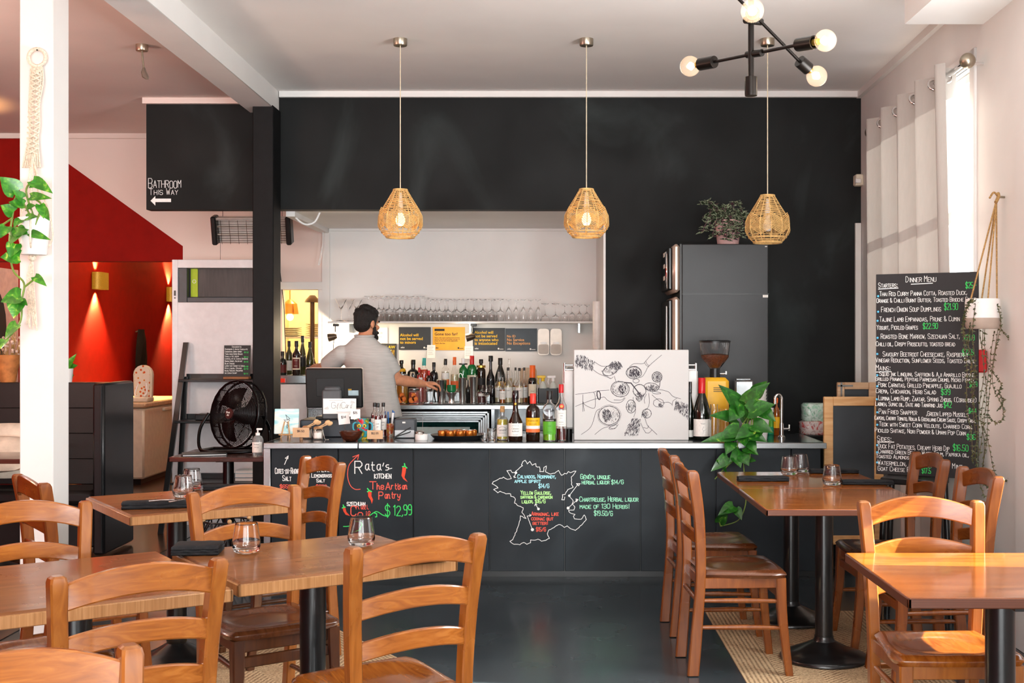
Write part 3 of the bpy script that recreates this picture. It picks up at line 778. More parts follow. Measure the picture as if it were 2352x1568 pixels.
# outline of a country with its drinks
w = MB()
outl = [(575, 330), (590, 290), (622, 278), (640, 322), (672, 290), (700, 330), (735, 318), (740, 348), (782, 355), (785, 402), (828, 402), (825, 362), (860, 345), (850, 410), (905, 436), (950, 420), (995, 392), (1030, 445), (1060, 425)]
outl2 = [(1060, 425), (1085, 428), (1108, 402), (1125, 415), (1190, 396), (1160, 450), (1140, 470), (1140, 550), (1160, 580), (1110, 605), (1100, 600), (1070, 660), (1040, 665), (1030, 720), (1058, 725), (1065, 690)]
outl3 = [(1112, 676), (1135, 700), (1160, 740), (1150, 770), (1178, 800), (1165, 835), (1105, 840), (1125, 870), (1180, 885), (1160, 905), (1175, 935), (1245, 940), (1285, 890), (1305, 945), (1265, 990), (1240, 1020), (1185, 1068), (1130, 1050), (1090, 1015), (1062, 1030), (1012, 998), (960, 1020), (885, 1065), (865, 1100), (875, 1135), (895, 1155), (850, 1175), (805, 1190), (760, 1162), (730, 1178), (680, 1175), (675, 1205), (640, 1222), (600, 1200), (560, 1225), (490, 1225), (445, 1192), (480, 1170), (530, 1050), (560, 950), (568, 900), (625, 935), (600, 880), (580, 870), (600, 810), (545, 795), (500, 755), (510, 720), (490, 690), (460, 685), (455, 655), (400, 655), (340, 625), (310, 640), (265, 605), (315, 590), (270, 550), (250, 545), (260, 520), (320, 490), (375, 470), (415, 495), (465, 485), (440, 440), (410, 395), (455, 390), (475, 420), (500, 415), (530, 385), (590, 340), (575, 330)]
rng = random.Random(5)
for o in (outl, outl2, outl3):
    q = []
    for (x0, y0), (x1, y1) in zip(o, o[1:]):
        n = max(1, int(math.hypot(x1 - x0, y1 - y0) / 18))
        for k in range(n): q.append((x0 + (x1 - x0) * k / n + rng.uniform(-4, 4), y0 + (y1 - y0) * k / n + rng.uniform(-4, 4)))
    q.append(o[-1]); poly(w, Z5(q), 1.4)
for x, y, r in ((514, 418, 15), (768, 825, 15), (700, 1058, 18), (1115, 676, 14), (1102, 815, 17)):
    a, b = cp(*Z5([(x, y)])[0]); w.dot(a, b, cw(r / 4.9), MF)
for q in ([(514, 418), (495, 470)], [(490, 455), (495, 472), (515, 470)], [(768, 825), (735, 775)], [(725, 790), (733, 770), (752, 778)], [(700, 1058), (642, 905), (685, 897)], [(668, 885), (686, 897), (668, 908)], [(1115, 676), (1215, 545)], [(1195, 540), (1237, 540), (1220, 565), (1195, 540)], [(1102, 815), (1205, 722)], [(1190, 712), (1215, 720), (1195, 745), (1190, 712)]): poly(w, Z5(q), 1.4)
w.build('chalk_map_lettering', M_chalk, panel_objs[3], smooth=False)
def Zt(mb, s, x, y, h, wdt, **k): a = Z5([(x, y)])[0]; wr(mb, s, a[0], a[1], h / 4.9, wdt / 4.9, k.pop('t', 1.5), **k)
w = MB(); Zt(w, 'Calvados, Normandy,', 535, 480, 42, 435); Zt(w, 'apple spirit', 500, 530, 40, 300); Zt(w, '$14/G', 770, 588, 46, 125); w.build('chalk_blue_lettering', M_chc, panel_objs[3], smooth=False)
w = MB(); Zt(w, 'Yellow Gauloise,', 568, 662, 42, 350); Zt(w, 'saffron & cardamon', 568, 708, 38, 360); Zt(w, 'liquor, $16/G', 583, 760, 40, 270); w.build('chalk_lime_lettering', M_chy, panel_objs[3], smooth=False)
w = MB(); Zt(w, 'Armagnac, like', 690, 900, 42, 310); Zt(w, 'cognac but', 690, 952, 38, 250); Zt(w, 'better!', 705, 1002, 38, 175); Zt(w, '$15/G', 742, 1076, 42, 115); w.build('chalk_coral_lettering', M_chr, panel_objs[3], smooth=False)
w = MB(); Zt(w, 'GÉnÉpi, unique'.replace('É', 'é'), 1242, 488, 52, 340); Zt(w, 'herbal liquor $14/G', 1258, 545, 46, 475); w.build('chalk_mint_lettering', M_chm, panel_objs[4], smooth=False); w = MB(); Zt(w, 'Chartreuse, Herbal liquor', 1232, 740, 52, 665); Zt(w, 'made of 130 Herbs!', 1235, 820, 50, 565); Zt(w, '$19.50/G', 1395, 900, 52, 215); w.build('chalk_mint_lettering', M_chm, panel_objs[4], smooth=False)

# canvas print of toasting hands standing on the counter
DA = 7.86
t = thing('canvas_print', 'large white canvas print of ink-drawn hands toasting with drinks, leaning on the bar', 'artwork', (0, 0, 0))
sx, sy = 1260, 760
def A(p): return (ax(sx + p[0] / 5.6, DA - .001), az(sy + p[1] / 5.6, DA - .001))
M_canvas = mat('primed_canvas', 'cfcdcb', .75, vary=.015, vs=400)
MB().box(ax(1318, DA), ax(1582, DA), DA, DA + .035, ZT + .0015, az(803, DA), .004).build('canvas', M_canvas, t)
M_ink = mat('violet_black_ink', '37303a', .7, vary=.1)
ink = MB(); MA = upright(0, DA - .0012, 0); rng = random.Random(11)
def il(pts, t=1.0, sm=True):
    if sm and len(pts) > 2: pts = [(p.x, p.y) for p in smooth_path([(a, b, 0) for a, b in pts], 4)]
    ink.line([A(p) for p in pts], wd(t * .78, DA), MA)
def ell(cx, cy, rx, ry, rot=0, t=1.0, k=1):
    for j in range(k):
        c, s = math.cos(R(rot)), math.sin(R(rot)); q = []
        for i in range(29):
            a = 2 * math.pi * i / 28 + j; x, y = (rx + rng.uniform(-3, 3)) * math.cos(a), (ry + rng.uniform(-3, 3)) * math.sin(a)
            q.append((cx + x * c - y * s, cy + x * s + y * c))
        il(q, t, False)
def scrib(cx, cy, rx, ry, n, ln=26, t=.8):
    for i in range(n):
        a, r_ = rng.random() * 6.28, math.sqrt(rng.random()) * .95; x, y = cx + rx * r_ * math.cos(a), cy + ry * r_ * math.sin(a); b = rng.uniform(.6, 2.0)
        il([(x, y), (x + ln * math.cos(b), y + ln * math.sin(b))], t, False)
def sleeve(quad, n, t=1.1):
    (a, b, c, d) = [V((*q, 0)) for q in quad]
    for i in range(n):
        u = rng.random(); v = rng.random(); p = (a * (1 - u) + b * u) * (1 - v) + (d * (1 - u) + c * u) * v
        dr = (d - a).normalized() * rng.uniform(14, 30) + (b - a).normalized() * rng.uniform(-8, 8); il([(p.x, p.y), (p.x + dr.x, p.y + dr.y)], t, False)
sleeve([(345, 305), (480, 310), (470, 480), (345, 440)], 120); sleeve([(470, 320), (590, 385), (560, 495), (470, 470)], 80, .9); sleeve([(1640, 880), (1795, 940), (1800, 1130), (1620, 990)], 150); sleeve([(1080, 1110), (1185, 1130), (1165, 1330), (965, 1330)], 170)
for q in ([(590, 395), (680, 450), (760, 450)], [(555, 480), (640, 545), (750, 590), (800, 610)], [(590, 400), (560, 430), (555, 490)], [(690, 520), (740, 460), (780, 450)], [(760, 590), (800, 612), (830, 590)], [(1320, 305), (1250, 385), (1210, 420), (1100, 420), (1040, 460)], [(1455, 308), (1290, 450), (1250, 520), (1210, 580), (1170, 600)], [(1250, 385), (1270, 430), (1300, 445)], [(1235, 410), (1260, 445), (1290, 460)],
          [(345, 815), (580, 785), (625, 770), (780, 760)], [(345, 970), (440, 930), (580, 880), (680, 855), (720, 850), (760, 890), (830, 920), (930, 915), (985, 860)], [(580, 785), (600, 850), (590, 990), (470, 950), (440, 900)], [(440, 820), (440, 1035)], [(440, 900), (460, 1030)], [(840, 885), (940, 885), (975, 855)],
          [(420, 1330), (545, 1230), (610, 1040), (660, 1000)], [(595, 1330), (690, 1255), (770, 1230)], [(770, 1215), (830, 1220), (890, 1180)], [(780, 1240), (850, 1255), (895, 1200)],
          [(1095, 1105), (1120, 1010), (1090, 900), (1090, 850)], [(1195, 1110), (1210, 1050), (1290, 960), (1290, 800)], [(1120, 860), (1160, 905), (1200, 880)], [(1260, 810), (1230, 880), (1240, 930)],
          [(1330, 820), (1400, 880), (1460, 920), (1540, 915), (1590, 945)], [(1420, 750), (1540, 780), (1600, 840), (1700, 870)], [(1650, 865), (1600, 900), (1590, 960)], [(1330, 770), (1390, 780), (1445, 800), (1380, 810), (1330, 790)], [(1185, 1180), (1220, 1260), (1250, 1305)], [(1240, 1120), (1270, 1210), (1320, 1260), (1395, 1330)], [(1220, 1240), (1270, 1250), (1285, 1215)], [(1245, 1305), (1290, 1310), (1330, 1270)], [(845, 580), (870, 660)], [(680, 510), (720, 560), (770, 575)]): il(q, 1.1)
for a in ((920, 745, 118, 100, 10, 1.3, 2), (920, 740, 100, 82, 10), (1098, 535, 98, 80, 0, 1.4, 2), (1098, 530, 84, 66), (1125, 640, 40, 26, 0, 1.2), (1170, 765, 82, 78, 0, 1.3, 2), (780, 1085, 135, 120, 0, 1.3, 2), (780, 1085, 150, 134, 0, .7), (1395, 590, 64, 66, 0, 1.4, 2), (1395, 590, 48, 50), (1325, 720, 95, 52, 8, 1.2, 2), (1415, 925, 68, 52, 0, 1.2), (1060, 970, 60, 85, 0, 1.2, 2), (1262, 1060, 58, 58, 0, 1.2, 2), (645, 825, 22, 55, -8, 2.2, 2), (800, 500, 110, 62, -30, 1.1, 2), (830, 1235, 55, 22, -20, 1)): ell(*a)
for a in ((1098, 530, 75, 55, 90, 26, 1.4), (945, 735, 50, 62, 60, 24, 1.3), (740, 1070, 60, 80, 80, 30, 1.2), (860, 430, 80, 55, 110, 34), (800, 500, 90, 50, 40), (1395, 590, 55, 55, 36, 20), (1325, 720, 85, 42, 70), (1170, 830, 60, 55, 60), (1060, 960, 45, 65, 40), (1440, 945, 30, 24, 24), (1240, 1060, 36, 40, 30), (840, 1090, 70, 100, 60, 18, .6), (860, 745, 50, 60, 30, 18, .6)): scrib(*a)
for i in range(10):
    a = i * .628; il([(1395, 590), (1395 + 46 * math.cos(a), 590 + 48 * math.sin(a))], 1, False)
il([(975, 662), (1060, 668), (1175, 815)], 3.2, False); il([(1435, 640), (1425, 720), (1400, 760)], 1.6)
ink.build('ink_lettering', M_ink, t, smooth=False)['label'] = 'ink line drawing of toasting hands'
# ---------------------------------------------------------------- bottles
PROF = {
 'bordeaux': [(0, 0), (.9, 0), (1, .015), (1, .58), (.94, .64), (.6, .70), (.4, .76), (.36, .8), (.34, .97), (.4, .972), (.4, 1), (0, 1)],
 'burgundy': [(0, 0), (.9, 0), (1, .015), (1, .42), (.93, .5), (.7, .62), (.45, .73), (.35, .8), (.32, .97), (.38, .972), (.38, 1), (0, 1)],
 'spirit': [(0, 0), (.92, 0), (1, .02), (1, .62), (.95, .68), (.75, .73), (.42, .77), (.34, .8), (.32, .97), (.4, .972), (.4, 1), (0, 1)],
 'squat': [(0, 0), (.92, 0), (1, .03), (1, .52), (.94, .62), (.7, .68), (.4, .71), (.36, .75), (.36, 1), (0, 1)],
 'bell': [(0, 0), (.92, 0), (1, .02), (1, .33), (.94, .4), (.6, .5), (.42, .58), (.36, .66), (.34, .97), (.4, .972), (.4, 1), (0, 1)],
 'decanter': [(0, 0), (.9, 0), (1, .03), (1, .5), (.93, .57), (.6, .63), (.34, .67), (.3, .72), (.28, 1), (0, 1)],
 'jar': [(0, 0), (.93, 0), (1, .03), (1, .8), (.94, .87), (.84, .9), (.84, 1), (0, 1)]}
def glassm(n, c, rough=0.0): return mat(n, c, rough, trans=1, ior=1.45, vary=0)
G_clear = M_glass
G_dark = mat('black_green_bottle_glass', '0d120c', .07, vary=.1, coat=.5)
G_brown = mat('dark_brown_bottle_glass', '1f0f07', .07, vary=.1, coat=.5)
G_black = mat('black_bottle_glass', '0b0b0d', .09, vary=.05, coat=.5)
G_green = mat('emerald_bottle_glass', '0f6a33', .06, vary=.1, coat=.5)
G_olive = mat('olive_bottle_glass', '3a3a10', .06, vary=.15, coat=.5)
G_amber = mat('amber_bottle_glass', '8a4408', .06, vary=.15, coat=.5)
L_amber = mat('amber_spirit', 'b0590f', .08, vary=.08, coat=.4)
L_gold = mat('golden_spirit', 'c98f22', .08, vary=.08, coat=.4)
L_red = mat('dark_red_liqueur', '5a0f12', .08, vary=.08, coat=.4)
L_orange = mat('orange_aperitif', 'e2471c', .1, vary=.05, coat=.4)
L_pink = mat('pink_spirit', 'c85a55', .1, vary=.06, coat=.4)
L_lemon = mat('lemon_liqueur', 'ddd05a', .12, vary=.05, coat=.4)
L_green = mat('green_liqueur', '7fd12a', .1, vary=.05, coat=.4)
L_straw = mat('straw_spirit', 'e3d6a8', .1, vary=.05, coat=.4)
P_white = mat('white_label_paper', 'efece6', .6, vary=.03, vs=90)
P_cream = mat('cream_label_paper', 'e6dcc4', .6, vary=.03, vs=90)
P_black = mat('black_label_paper', '17181a', .5, vary=.05)
P_red = mat('dark_red_label_paper', '5e1a18', .5, vary=.05)
P_yel = mat('yellow_label_paper', 'f0b414', .5, vary=.03)
P_ora = mat('orange_label_paper', 'e8703a', .5, vary=.05)
P_grn = mat('lime_green_label_paper', '58a82a', .45, vary=.03)
S_blk = mat('black_print', '1d1a14', .6, vary=.02)
P_gold = mat('gold_foil', 'c9a24a', .3, .9, vary=.05)
C_red = mat('red_capsule', 'c4161c', .3, vary=.05); C_oran = mat('orange_capsule', 'e8641e', .35, vary=.05)
C_cork = mat('cork', 'b98f5e', .8, vary=.12, vs=80); C_teal = mat('teal_capsule', '3aa6a0', .4, vary=.04)
I_dark = mat('printed_ink', '2a2830', .7, vary=.05)
def patch(r, z0, z1, half, n=10, mid=-90):
    m = MB()
    m.grid(lambda u, v: ((r) * math.cos(R(mid - half + 2 * half * u)), r * math.sin(R(mid - half + 2 * half * u)), z0 + (z1 - z0) * v), n, 1)
    return m
def wrap(flat, r):
    m = MB(); m.f = list(flat.f); m.v = [(r * math.sin(x / r), -r * math.cos(x / r), z) for x, y, z in flat.v]; return m
FL = upright(0, 0, 0)
def words_on(parent, r, rows, m, name='printed_lettering', bold=.0):
    """rows: (text, width, baseline z, type size)"""
    fl = MB()
    for s, w_, z, sz in rows: printed(fl, s, FL, -w_ / 2, z, sz, bold * sz, w=w_)
    if fl.v: return wrap(fl, r).build(name, m, parent, smooth=False)
def bottle(name, label, x, y, z, h, r, kind, glass, cap=None, capz=.8, labs=(), liq=None, fill=.6, group=None, cat='bottle', n=20, capr=None, rz=0):
    p = PROF[kind]
    P = [(a * r, b * h) for a, b in p]
    t = thing(name, label, cat, (x, y, z), rz, group)
    if glass is G_clear:
        k = .0022
        inn = [(max(0, a - k), max(b, .006) if i < 3 else b) for i, (a, b) in enumerate(P)]
        m = MB().lathe(P[:-1] + [(a, b) for a, b in reversed(inn[:-1])], n)
    else: m = MB().lathe(P, n)
    m.build('glass_body', glass, t, ang=50)
    if liq is not None:
        q = [(0, .007)]
        for (a, b), (a2, b2) in zip(P, P[1:]):
            if b2 <= fill * h: q.append((max(.001, a2 - .0035), max(b2, .007)))
            elif b < fill * h:
                u = (fill * h - b) / (b2 - b); q.append((max(.001, a + (a2 - a) * u - .0035), fill * h))
        q.append((0, fill * h))
        MB().lathe(q, n).build('liquid', liq, t, ang=50)
    if cap:
        cr = capr or max(a for a, b in P if b >= capz * h - 1e-6) * 1.08 + .0008
        MB().lathe([(0, capz * h), (cr * .98, capz * h), (cr, capz * h + .004), (cr, h + .002), (cr * .9, h + .005), (0, h + .005)], n).build('cap', cap, t, ang=50)
    for z0, z1, mm, half in labs:
        patch(r + (.0007 if mm is not S_blk else .0014), z0 * h, z1 * h, half).build('paper_label', mm, t)
    return t

# ---------------------------------------------------------------- back bar
YB, ZB = 9.75, .99
t = thing('back_bar', 'steel topped back bar bench under the wall of signs', 'counter')
MB().box(ax(706, YB), XA - .01, YB, DB - .04, ZB - .035, ZB, .003).build('steel_top', M_steel, t)
MB().box(ax(706, YB), XA - .01, 10.25, DB - .05, ZB, 1.075, .004).build('riser_step', M_steel, t)
MB().box(ax(706, YB), ax(900, YB), YB + .04, 10.9, 0, ZB - .035).box(ax(1128, YB), ax(1135, YB), YB + .04, 10.9, 0, ZB - .035).box(XA - .06, XA - .01, YB + .04, 10.9, 0, ZB - .035).box(ax(1135, YB), XA - .06, YB + .06, 10.9, .62, .64).box(ax(1135, YB), XA - .06, 10.6, 10.62, .1, ZB - .04).build('carcass', M_steel, t)
M_al = mat('ribbed_aluminium', 'cfd5d8', .3, .9, vary=.04)
t = thing('bar_fridge', 'low glass-door bar fridge with stepped aluminium frame under the back bar', 'fridge')
xa, xb = ax(902, YB), ax(1124, YB); zt = ZB - .05
MB().box(xa, xb, YB + .06, 10.6, .02, zt).build('body', M_blk, t)
m = MB()
for k in range(5):
    o = .018 * k + .002; y = YB + .03 + .006 * k
    for a in ((xa + o, xb - o, zt - o - .0185, zt - o), (xa + o, xb - o, .05 + o, .0685 + o), (xa + o, xa + o + .0185, .05 + o, zt - o), (xb - o - .0185, xb - o, .05 + o, zt - o)): m.box(a[0], a[1], y, YB + .06, a[2], a[3], .004)
m.build('door_frame', M_al, t)
MB().box(xa + .09, xb - .09, YB + .055, YB + .062, .14, zt - .09).build('glass_pane', mat('dark_teal_glass', '12312f', .05, vary=.1, coat=.5), t)
MB().box(xa + .11, xb - .16, YB + .05, YB + .056, .2, zt - .13).build('shelf_liner', mat('pale_shelf_liner', 'b9cac8', .4, vary=.04), t)
t = thing('audio_receiver', 'silver and black audio receiver on the shelf under the back bar', 'receiver')
x0, x1 = ax(1139, YB + .1), ax(1180, YB + .1) + .26
MB().box(x0, x1, YB + .1, 10.4, .645, .78, .004).build('case', M_blkm, t)
MB().box(x0, x1, YB + .092, YB + .1, .72, .775, .002).build('front_panel', M_al, t)
for k in range(4): MB().lathe([(0, 0), (.014, 0), (.013, .015), (0, .015)], 14, M=TR((x0 + .06 + k * .09, YB + .093, .69), rx=R(90))).build('knob', M_al, t)

cab = thing('undercounter_fridge', 'white cabinet with steel top and red indicator, below the kitchen pass', 'cabinet')
xa, xb = ax(634, 9.8), ax(704, 9.8); zc = az(862, 9.8)
MB().box(xa, xb, 9.82, 10.7, 0, az(882, 9.8), .004).build('body', mat('white_enamel', 'e6e4e2', .4, vary=.02), cab)
MB().box(xa, xb, 9.8, 10.7, az(880, 9.8), zc, .004).build('steel_top', M_steel, cab)
MB().box(xa, ax(655, 9.8), 9.79, 9.8, az(878, 9.8), az(869, 9.8)).build('indicator_strip', mat('red_indicator', '8c1a10', .4, emit='ff3010', es=.4), cab)

def bk(px, top, w_, Y, base): # x, y, z, h, r of a bottle whose top is at pixel row `top`
    return ax(px, Y), Y, base, az(top, Y) - base, wd(w_ / 2, Y)
RB, R2 = 10.45, 10.3
def back(name, label, px, top, w_, kind, glass, Y=RB, base=1.0751, **k):
    x, y, z, h, r = bk(px, top, w_, Y, base)
    return bottle(name, label, x, y, z, h, r, kind, glass, group='spirit bottles on the back bar', **k)
back('spirit_bottle', 'tall olive bottle with yellow foil neck behind the outstretched arm', 902, 804, 19, 'bordeaux', G_olive, cap=P_gold, capz=.82)
back('spirit_bottle', 'dark bottle with yellow neck band, first to the left of round black bottle', 922, 828, 22, 'spirit', G_dark, cap=G_black, capz=.9, labs=((.64, .74, P_yel, 60), (.2, .5, P_black, 70)))
t = back('gin_bottle', 'round-shouldered black bottle with pale diamond label on the back bar', 949, 827, 27, 'squat', G_black, cap=M_blk, capz=.86, n=24)
wrap(MB().add([(-.024, 0, .13), (0, 0, .085), (.024, 0, .13), (.018, 0, .165), (-.018, 0, .165)], [(0, 1, 2, 3, 4)]), wd(13.5, RB) + .0012).build('paper_label', P_cream, t)
back('aperitif_bottle', 'bright orange bottle with teal neck and cork stopper', 974, 823, 23, 'squat', G_clear, cap=C_teal, capz=.78, liq=L_orange, fill=.66, labs=((.2, .42, L_orange, 60),))
back('spirit_bottle', 'matt black embossed bottle beside the orange one', 996.5, 833, 20, 'squat', G_black, cap=M_blk, capz=.86)
back('whisky_bottle', 'whisky bottle with dark stopper and orange and white label', 1023, 825, 18, 'spirit', G_clear, cap=M_blk, capz=.82, liq=L_straw, fill=.6, labs=((.1, .36, P_ora, 75), (.38, .58, P_white, 75)))
back('spirit_bottle', 'frosted clear bottle with orange capsule neck', 1044, 821, 19, 'burgundy', G_clear, cap=C_oran, capz=.78, liq=L_straw, fill=.5, labs=((.08, .3, P_ora, 70),))
back('spirit_bottle', 'emerald bottle with white cap and black band', 1064, 824, 20, 'spirit', G_green, cap=M_wplas, capz=.82, labs=((.82, .86, M_blk, 180), (.1, .34, P_white, 70)))
t = back('whiskey_bottle', 'green whiskey bottle with red capsule and cream label', 1084, 818, 22, 'spirit', G_green, cap=C_red, capz=.76, labs=((.12, .46, P_cream, 75),))
words_on(t, wd(11, RB) + .0018, [('JAMESON', .055, .1, .02)], I_dark, bold=.02)
back('liqueur_bottle', 'dark brown bottle with gold neck band', 1105, 826, 21, 'spirit', G_brown, cap=M_blk, capz=.88, labs=((.75, .82, P_gold, 180), (.2, .42, P_black, 70)))
back('liqueur_bottle', 'tallest black bottle with stepped collar on the back bar', 1127, 818, 19, 'bell', G_black, cap=M_blk, capz=.85, capr=.02, labs=((.1, .3, P_black, 80),))
back('liqueur_bottle', 'coffee-dark bottle with slim neck beside the clear stoppered one', 1149, 823, 24, 'burgundy', G_dark, cap=M_blk, capz=.8, labs=((.1, .3, P_gold, 50),))
back('decanter_bottle', 'clear bottle with glass stopper behind the syrup bottles', 1169.5, 824, 16, 'decanter', G_clear, cap=G_clear, capz=.84, liq=L_straw, fill=.4)
back('gold_bottle', 'knobbly clear bottle of golden spirit beside the grey shirt', 885, 848, 19, 'jar', G_clear, Y=10.0, base=ZB + .0005, liq=L_gold, fill=.8, cap=P_gold, capz=.9)
back('spirit_bottle', 'tall amber bottle behind the bent elbow', 906, 868, 20, 'bordeaux', G_amber, Y=10.1, base=ZB + .0005)
F1 = 9.98
def front(name, label, px, top, w_, kind, glass, Y=F1, **k):
    x, y, z, h, r = bk(px, top, w_, Y, ZB + .0005)
    return bottle(name, label, x, y, z, h, r, kind, glass, **k)
M_orsl = mat('dried_orange_slice', 'e07a1e', .5, vary=.15, vs=60); M_orrim = mat('orange_peel', 'b84f10', .5, vary=.1)
def slice_jar(label, px, top, liq):
    t = front('preserve_jar', label, px, top, 27, 'jar', G_clear, cat='jar', cap=M_steel, capz=.9, liq=liq, fill=.78, group='jars of citrus on the back bar')
    for k, (dx, z, s) in enumerate(((-.014, .03, .026), (.012, .042, .026), (.002, .07, .022))):
        r_ = wd(13.5, F1) + .002
        m = MB().lathe([(s * .82, -.001), (s, -.001), (s, .001), (s * .82, .001)], 20, M=TR((dx, -r_, z), rx=R(90)), closed=True)
        m.build('peel_ring', M_orrim, t)
        MB().lathe([(0, -.0008), (s * .8, -.0008), (s * .8, .0008), (0, .0008)], 20, M=TR((dx, -r_, z), rx=R(90))).build('orange_slice', M_orsl, t)
    return t
slice_jar('tall jar of amber liquor with dried orange slices beside the forearm', 924, 860, L_gold)
slice_jar('pink jar with blood orange slices below the hand', 951, 893, L_pink)
front('syrup_bottle', 'small pink-red bottle with white cap behind the orange slices', 966, 868, 20, 'spirit', G_clear, liq=L_pink, fill=.62, cap=M_wplas, capz=.82, Y=10.12)
back('bitters_bottle', 'small bright red bottle in front of the orange one', 963, 845, 12, 'spirit', G_clear, Y=R2, liq=mat('scarlet_bitters', 'd0201c', .1, vary=.05, coat=.4), fill=.7, cap=C_red, capz=.82)
back('bitters_bottle', 'small bottle with red cap before the matt black one', 985, 852, 12, 'spirit', G_brown, Y=R2, cap=C_red, capz=.8, labs=((.1, .5, P_white, 70),))
front('black_bottle', 'slim black bottle between the two steel shakers', 1075, 872, 10, 'bordeaux', G_black, Y=10.1)
for i, (px, top, w_, y, lq, lab) in enumerate(((1145, 848, 17, 10.1, L_straw, 'clear cordial bottle with white label, first of the row of cordials'), (1154, 862, 15, 9.94, L_amber, 'short amber cordial bottle standing in front of its row'), (1167, 845, 20, 10.02, L_straw, 'wide cordial bottle with black stopper and white label'),
        (1184, 845, 14, 10.1, L_amber, 'slim cordial bottle behind two wider ones'), (1193, 846, 19, 9.99, L_straw, 'cordial bottle with white label next to the amber one'), (1204, 845, 17, 10.05, L_amber, 'amber cordial bottle at the end of the row, by the wooden board'))):
    t = front('cordial_bottle', lab, px, top, w_, 'decanter', G_clear, Y=y, liq=lq, fill=.5, cap=M_blk, capz=.93, labs=((.16, .46, P_white, 62),), group='cordial bottles on the back bar')
    h = az(top, y) - ZB
    words_on(t, wd(w_ / 2, y) + .0014, [('mint syrup' if i % 2 else 'simple', .03, h * .36, .008)], I_dark)
t = front('liqueur_bottle', 'dark bottle with orange capsule and pale label on a cork coaster', 1223, 840, 20, 'bordeaux', G_dark, cap=C_oran, capz=.66, labs=((.2, .52, P_cream, 62),), group=None)
words_on(t, wd(10, F1) + .0014, [('AMARO', .034, .1, .009)], I_dark)
t = thing('chopping_board', 'rounded pale wooden board leaning behind the cordial bottles', 'board', (ax(1214, 10.2), 10.2, ZB))
MB().prism(rrect(.14, .29, .03), .016, face_on((0, 0.01, .145), (1, 0, 0), (0, .05, 1))).build('board', mat('pale_board_wood', 'c3a888', .5, vary=.08), t)
# steel bar tools
M_tin = mat('polished_tin', 'dcdad6', .26, 1, vary=.03)
def shaker(label, px, top, w_, bot=1055, Y=9.96):
    h = az(top, Y) - ZB; r = wd(w_ / 2, Y)
    t = thing('cocktail_shaker', label, 'shaker', (ax(px, Y), Y, ZB + .0005), 0, 'steel cocktail tins')
    MB().lathe([(0, 0), (r * .72, 0), (r * .74, .006), (r * .98, h), (r, h + .002), (r * .93, h), (r * .68, .01), (0, .01)], 26).build('tin', M_tin, t, ang=50)
    return t
shaker('steel shaker holding a curved strainer, nearest the green bowl', 1062, 868, 19)
shaker('steel shaker holding bar spoons, next to the red goblet', 1088, 866, 20)
shaker('squat steel tin full of white straws beside the hand', 1014, 873, 25)
st = thing('strainer', 'curved steel strainer standing in the shaker', 'strainer', (ax(1060, 9.96), 9.96, ZB + .012))
MB().tube(smooth_path([(-.012, 0, .02), (-.02, 0, .2), (-.012, 0, .235), (.004, 0, .225), (.016, 0, .17), (.016, 0, .02)]), .0035, 8).build('handle', M_tin, st)
sp = thing('bar_spoon', 'thin bar spoon handles standing in the shaker', 'spoon', (ax(1090, 9.96), 9.96, ZB + .012))
MB().tube([(.0, 0, .02), (.004, 0, .23)], .003, 8).build('handle', M_tin, sp); MB().lathe([(0, 0), (.006, .004), (.0, .012)], 10, (.004, 0, .228)).build('knob', M_tin, sp)
m = MB(); rng = random.Random(2)
for k in range(22):
    a, q = rng.random() * 6.28, rng.random() ** .5 * wd(9, 9.96); m.tube([(q * math.cos(a) * .7, q * math.sin(a) * .7, .02), (q * math.cos(a), q * math.sin(a), .135 + rng.random() * .012)], .0028, 6)
o = m.build('paper_straws', M_paper); o.location = (ax(1014, 9.96), 9.96, ZB + .012); tag(o, 'white paper straws standing in the squat steel tin', 'straws', kind='stuff')
Y = 9.95; t = thing('jigger', 'flared steel jigger on the bar mat under a green bowl', 'jigger', (ax(1037, Y), Y, ZB + .0005))
MB().lathe([(0, 0), (.03, 0), (.026, .02), (.024, .05), (.042, .09), (.042, .093), (.038, .09), (0, .055)], 24).build('cup', M_tin, t)
t = thing('herb_bowl', 'small green bowl of herbs resting on the jigger', 'bowl', (ax(1037, Y), Y, ZB + .094))
MB().lathe([(0, 0), (.026, 0), (.036, .012), (.037, .06), (.034, .06), (.033, .014), (0, .004)], 24).build('bowl', mat('bottle_green_glaze', '1c7a46', .25, vary=.1), t)
t = thing('mixing_glass', 'clear mixing glass half hidden by the outstretched hand', 'glass', (ax(985, 9.93), 9.93, ZB + .0005))
r = wd(12, 9.93); h = az(893, 9.93) - ZB
MB().lathe([(0, 0), (r * .8, 0), (r, h), (r * .93, h), (r * .72, .014), (0, .014)], 24).build('bowl', G_clear, t)
t = thing('goblet', 'stemmed glass goblet in front of a jar of red liquid', 'glass', (ax(1117, 9.92), 9.92, ZB + .0005))
h = az(884, 9.92) - ZB; r = wd(11, 9.92)
MB().lathe([(0, 0), (r * .8, 0), (r * .8, .002), (.006, .008), (.0045, h * .35), (r * .5, h * .42), (r, h * .62), (r * .96, h * .8), (r * .8, h), (r * .76, h), (r * .92, h * .79), (r * .95, h * .63), (0, h * .45)], 24).build('bowl', G_clear, t)
front('jar', 'jar of dark red liquid with a paper label by the goblet', 1106, 895, 20, 'jar', G_clear, Y=10.0, liq=L_red, fill=.85, cat='jar', labs=((.55, .75, P_white, 40),))
front('jar', 'black patterned tumbler jar behind the goblet', 1131, 885, 13, 'jar', G_black, Y=10.02, cat='jar')
M_tow = ramp_mat('green_check_cloth', [(.45, '1f7a5a'), (.55, 'e8ece6')], 'wave', 22, 0, 0, .9, (1, 1, 1), (0, 0, R(45)))
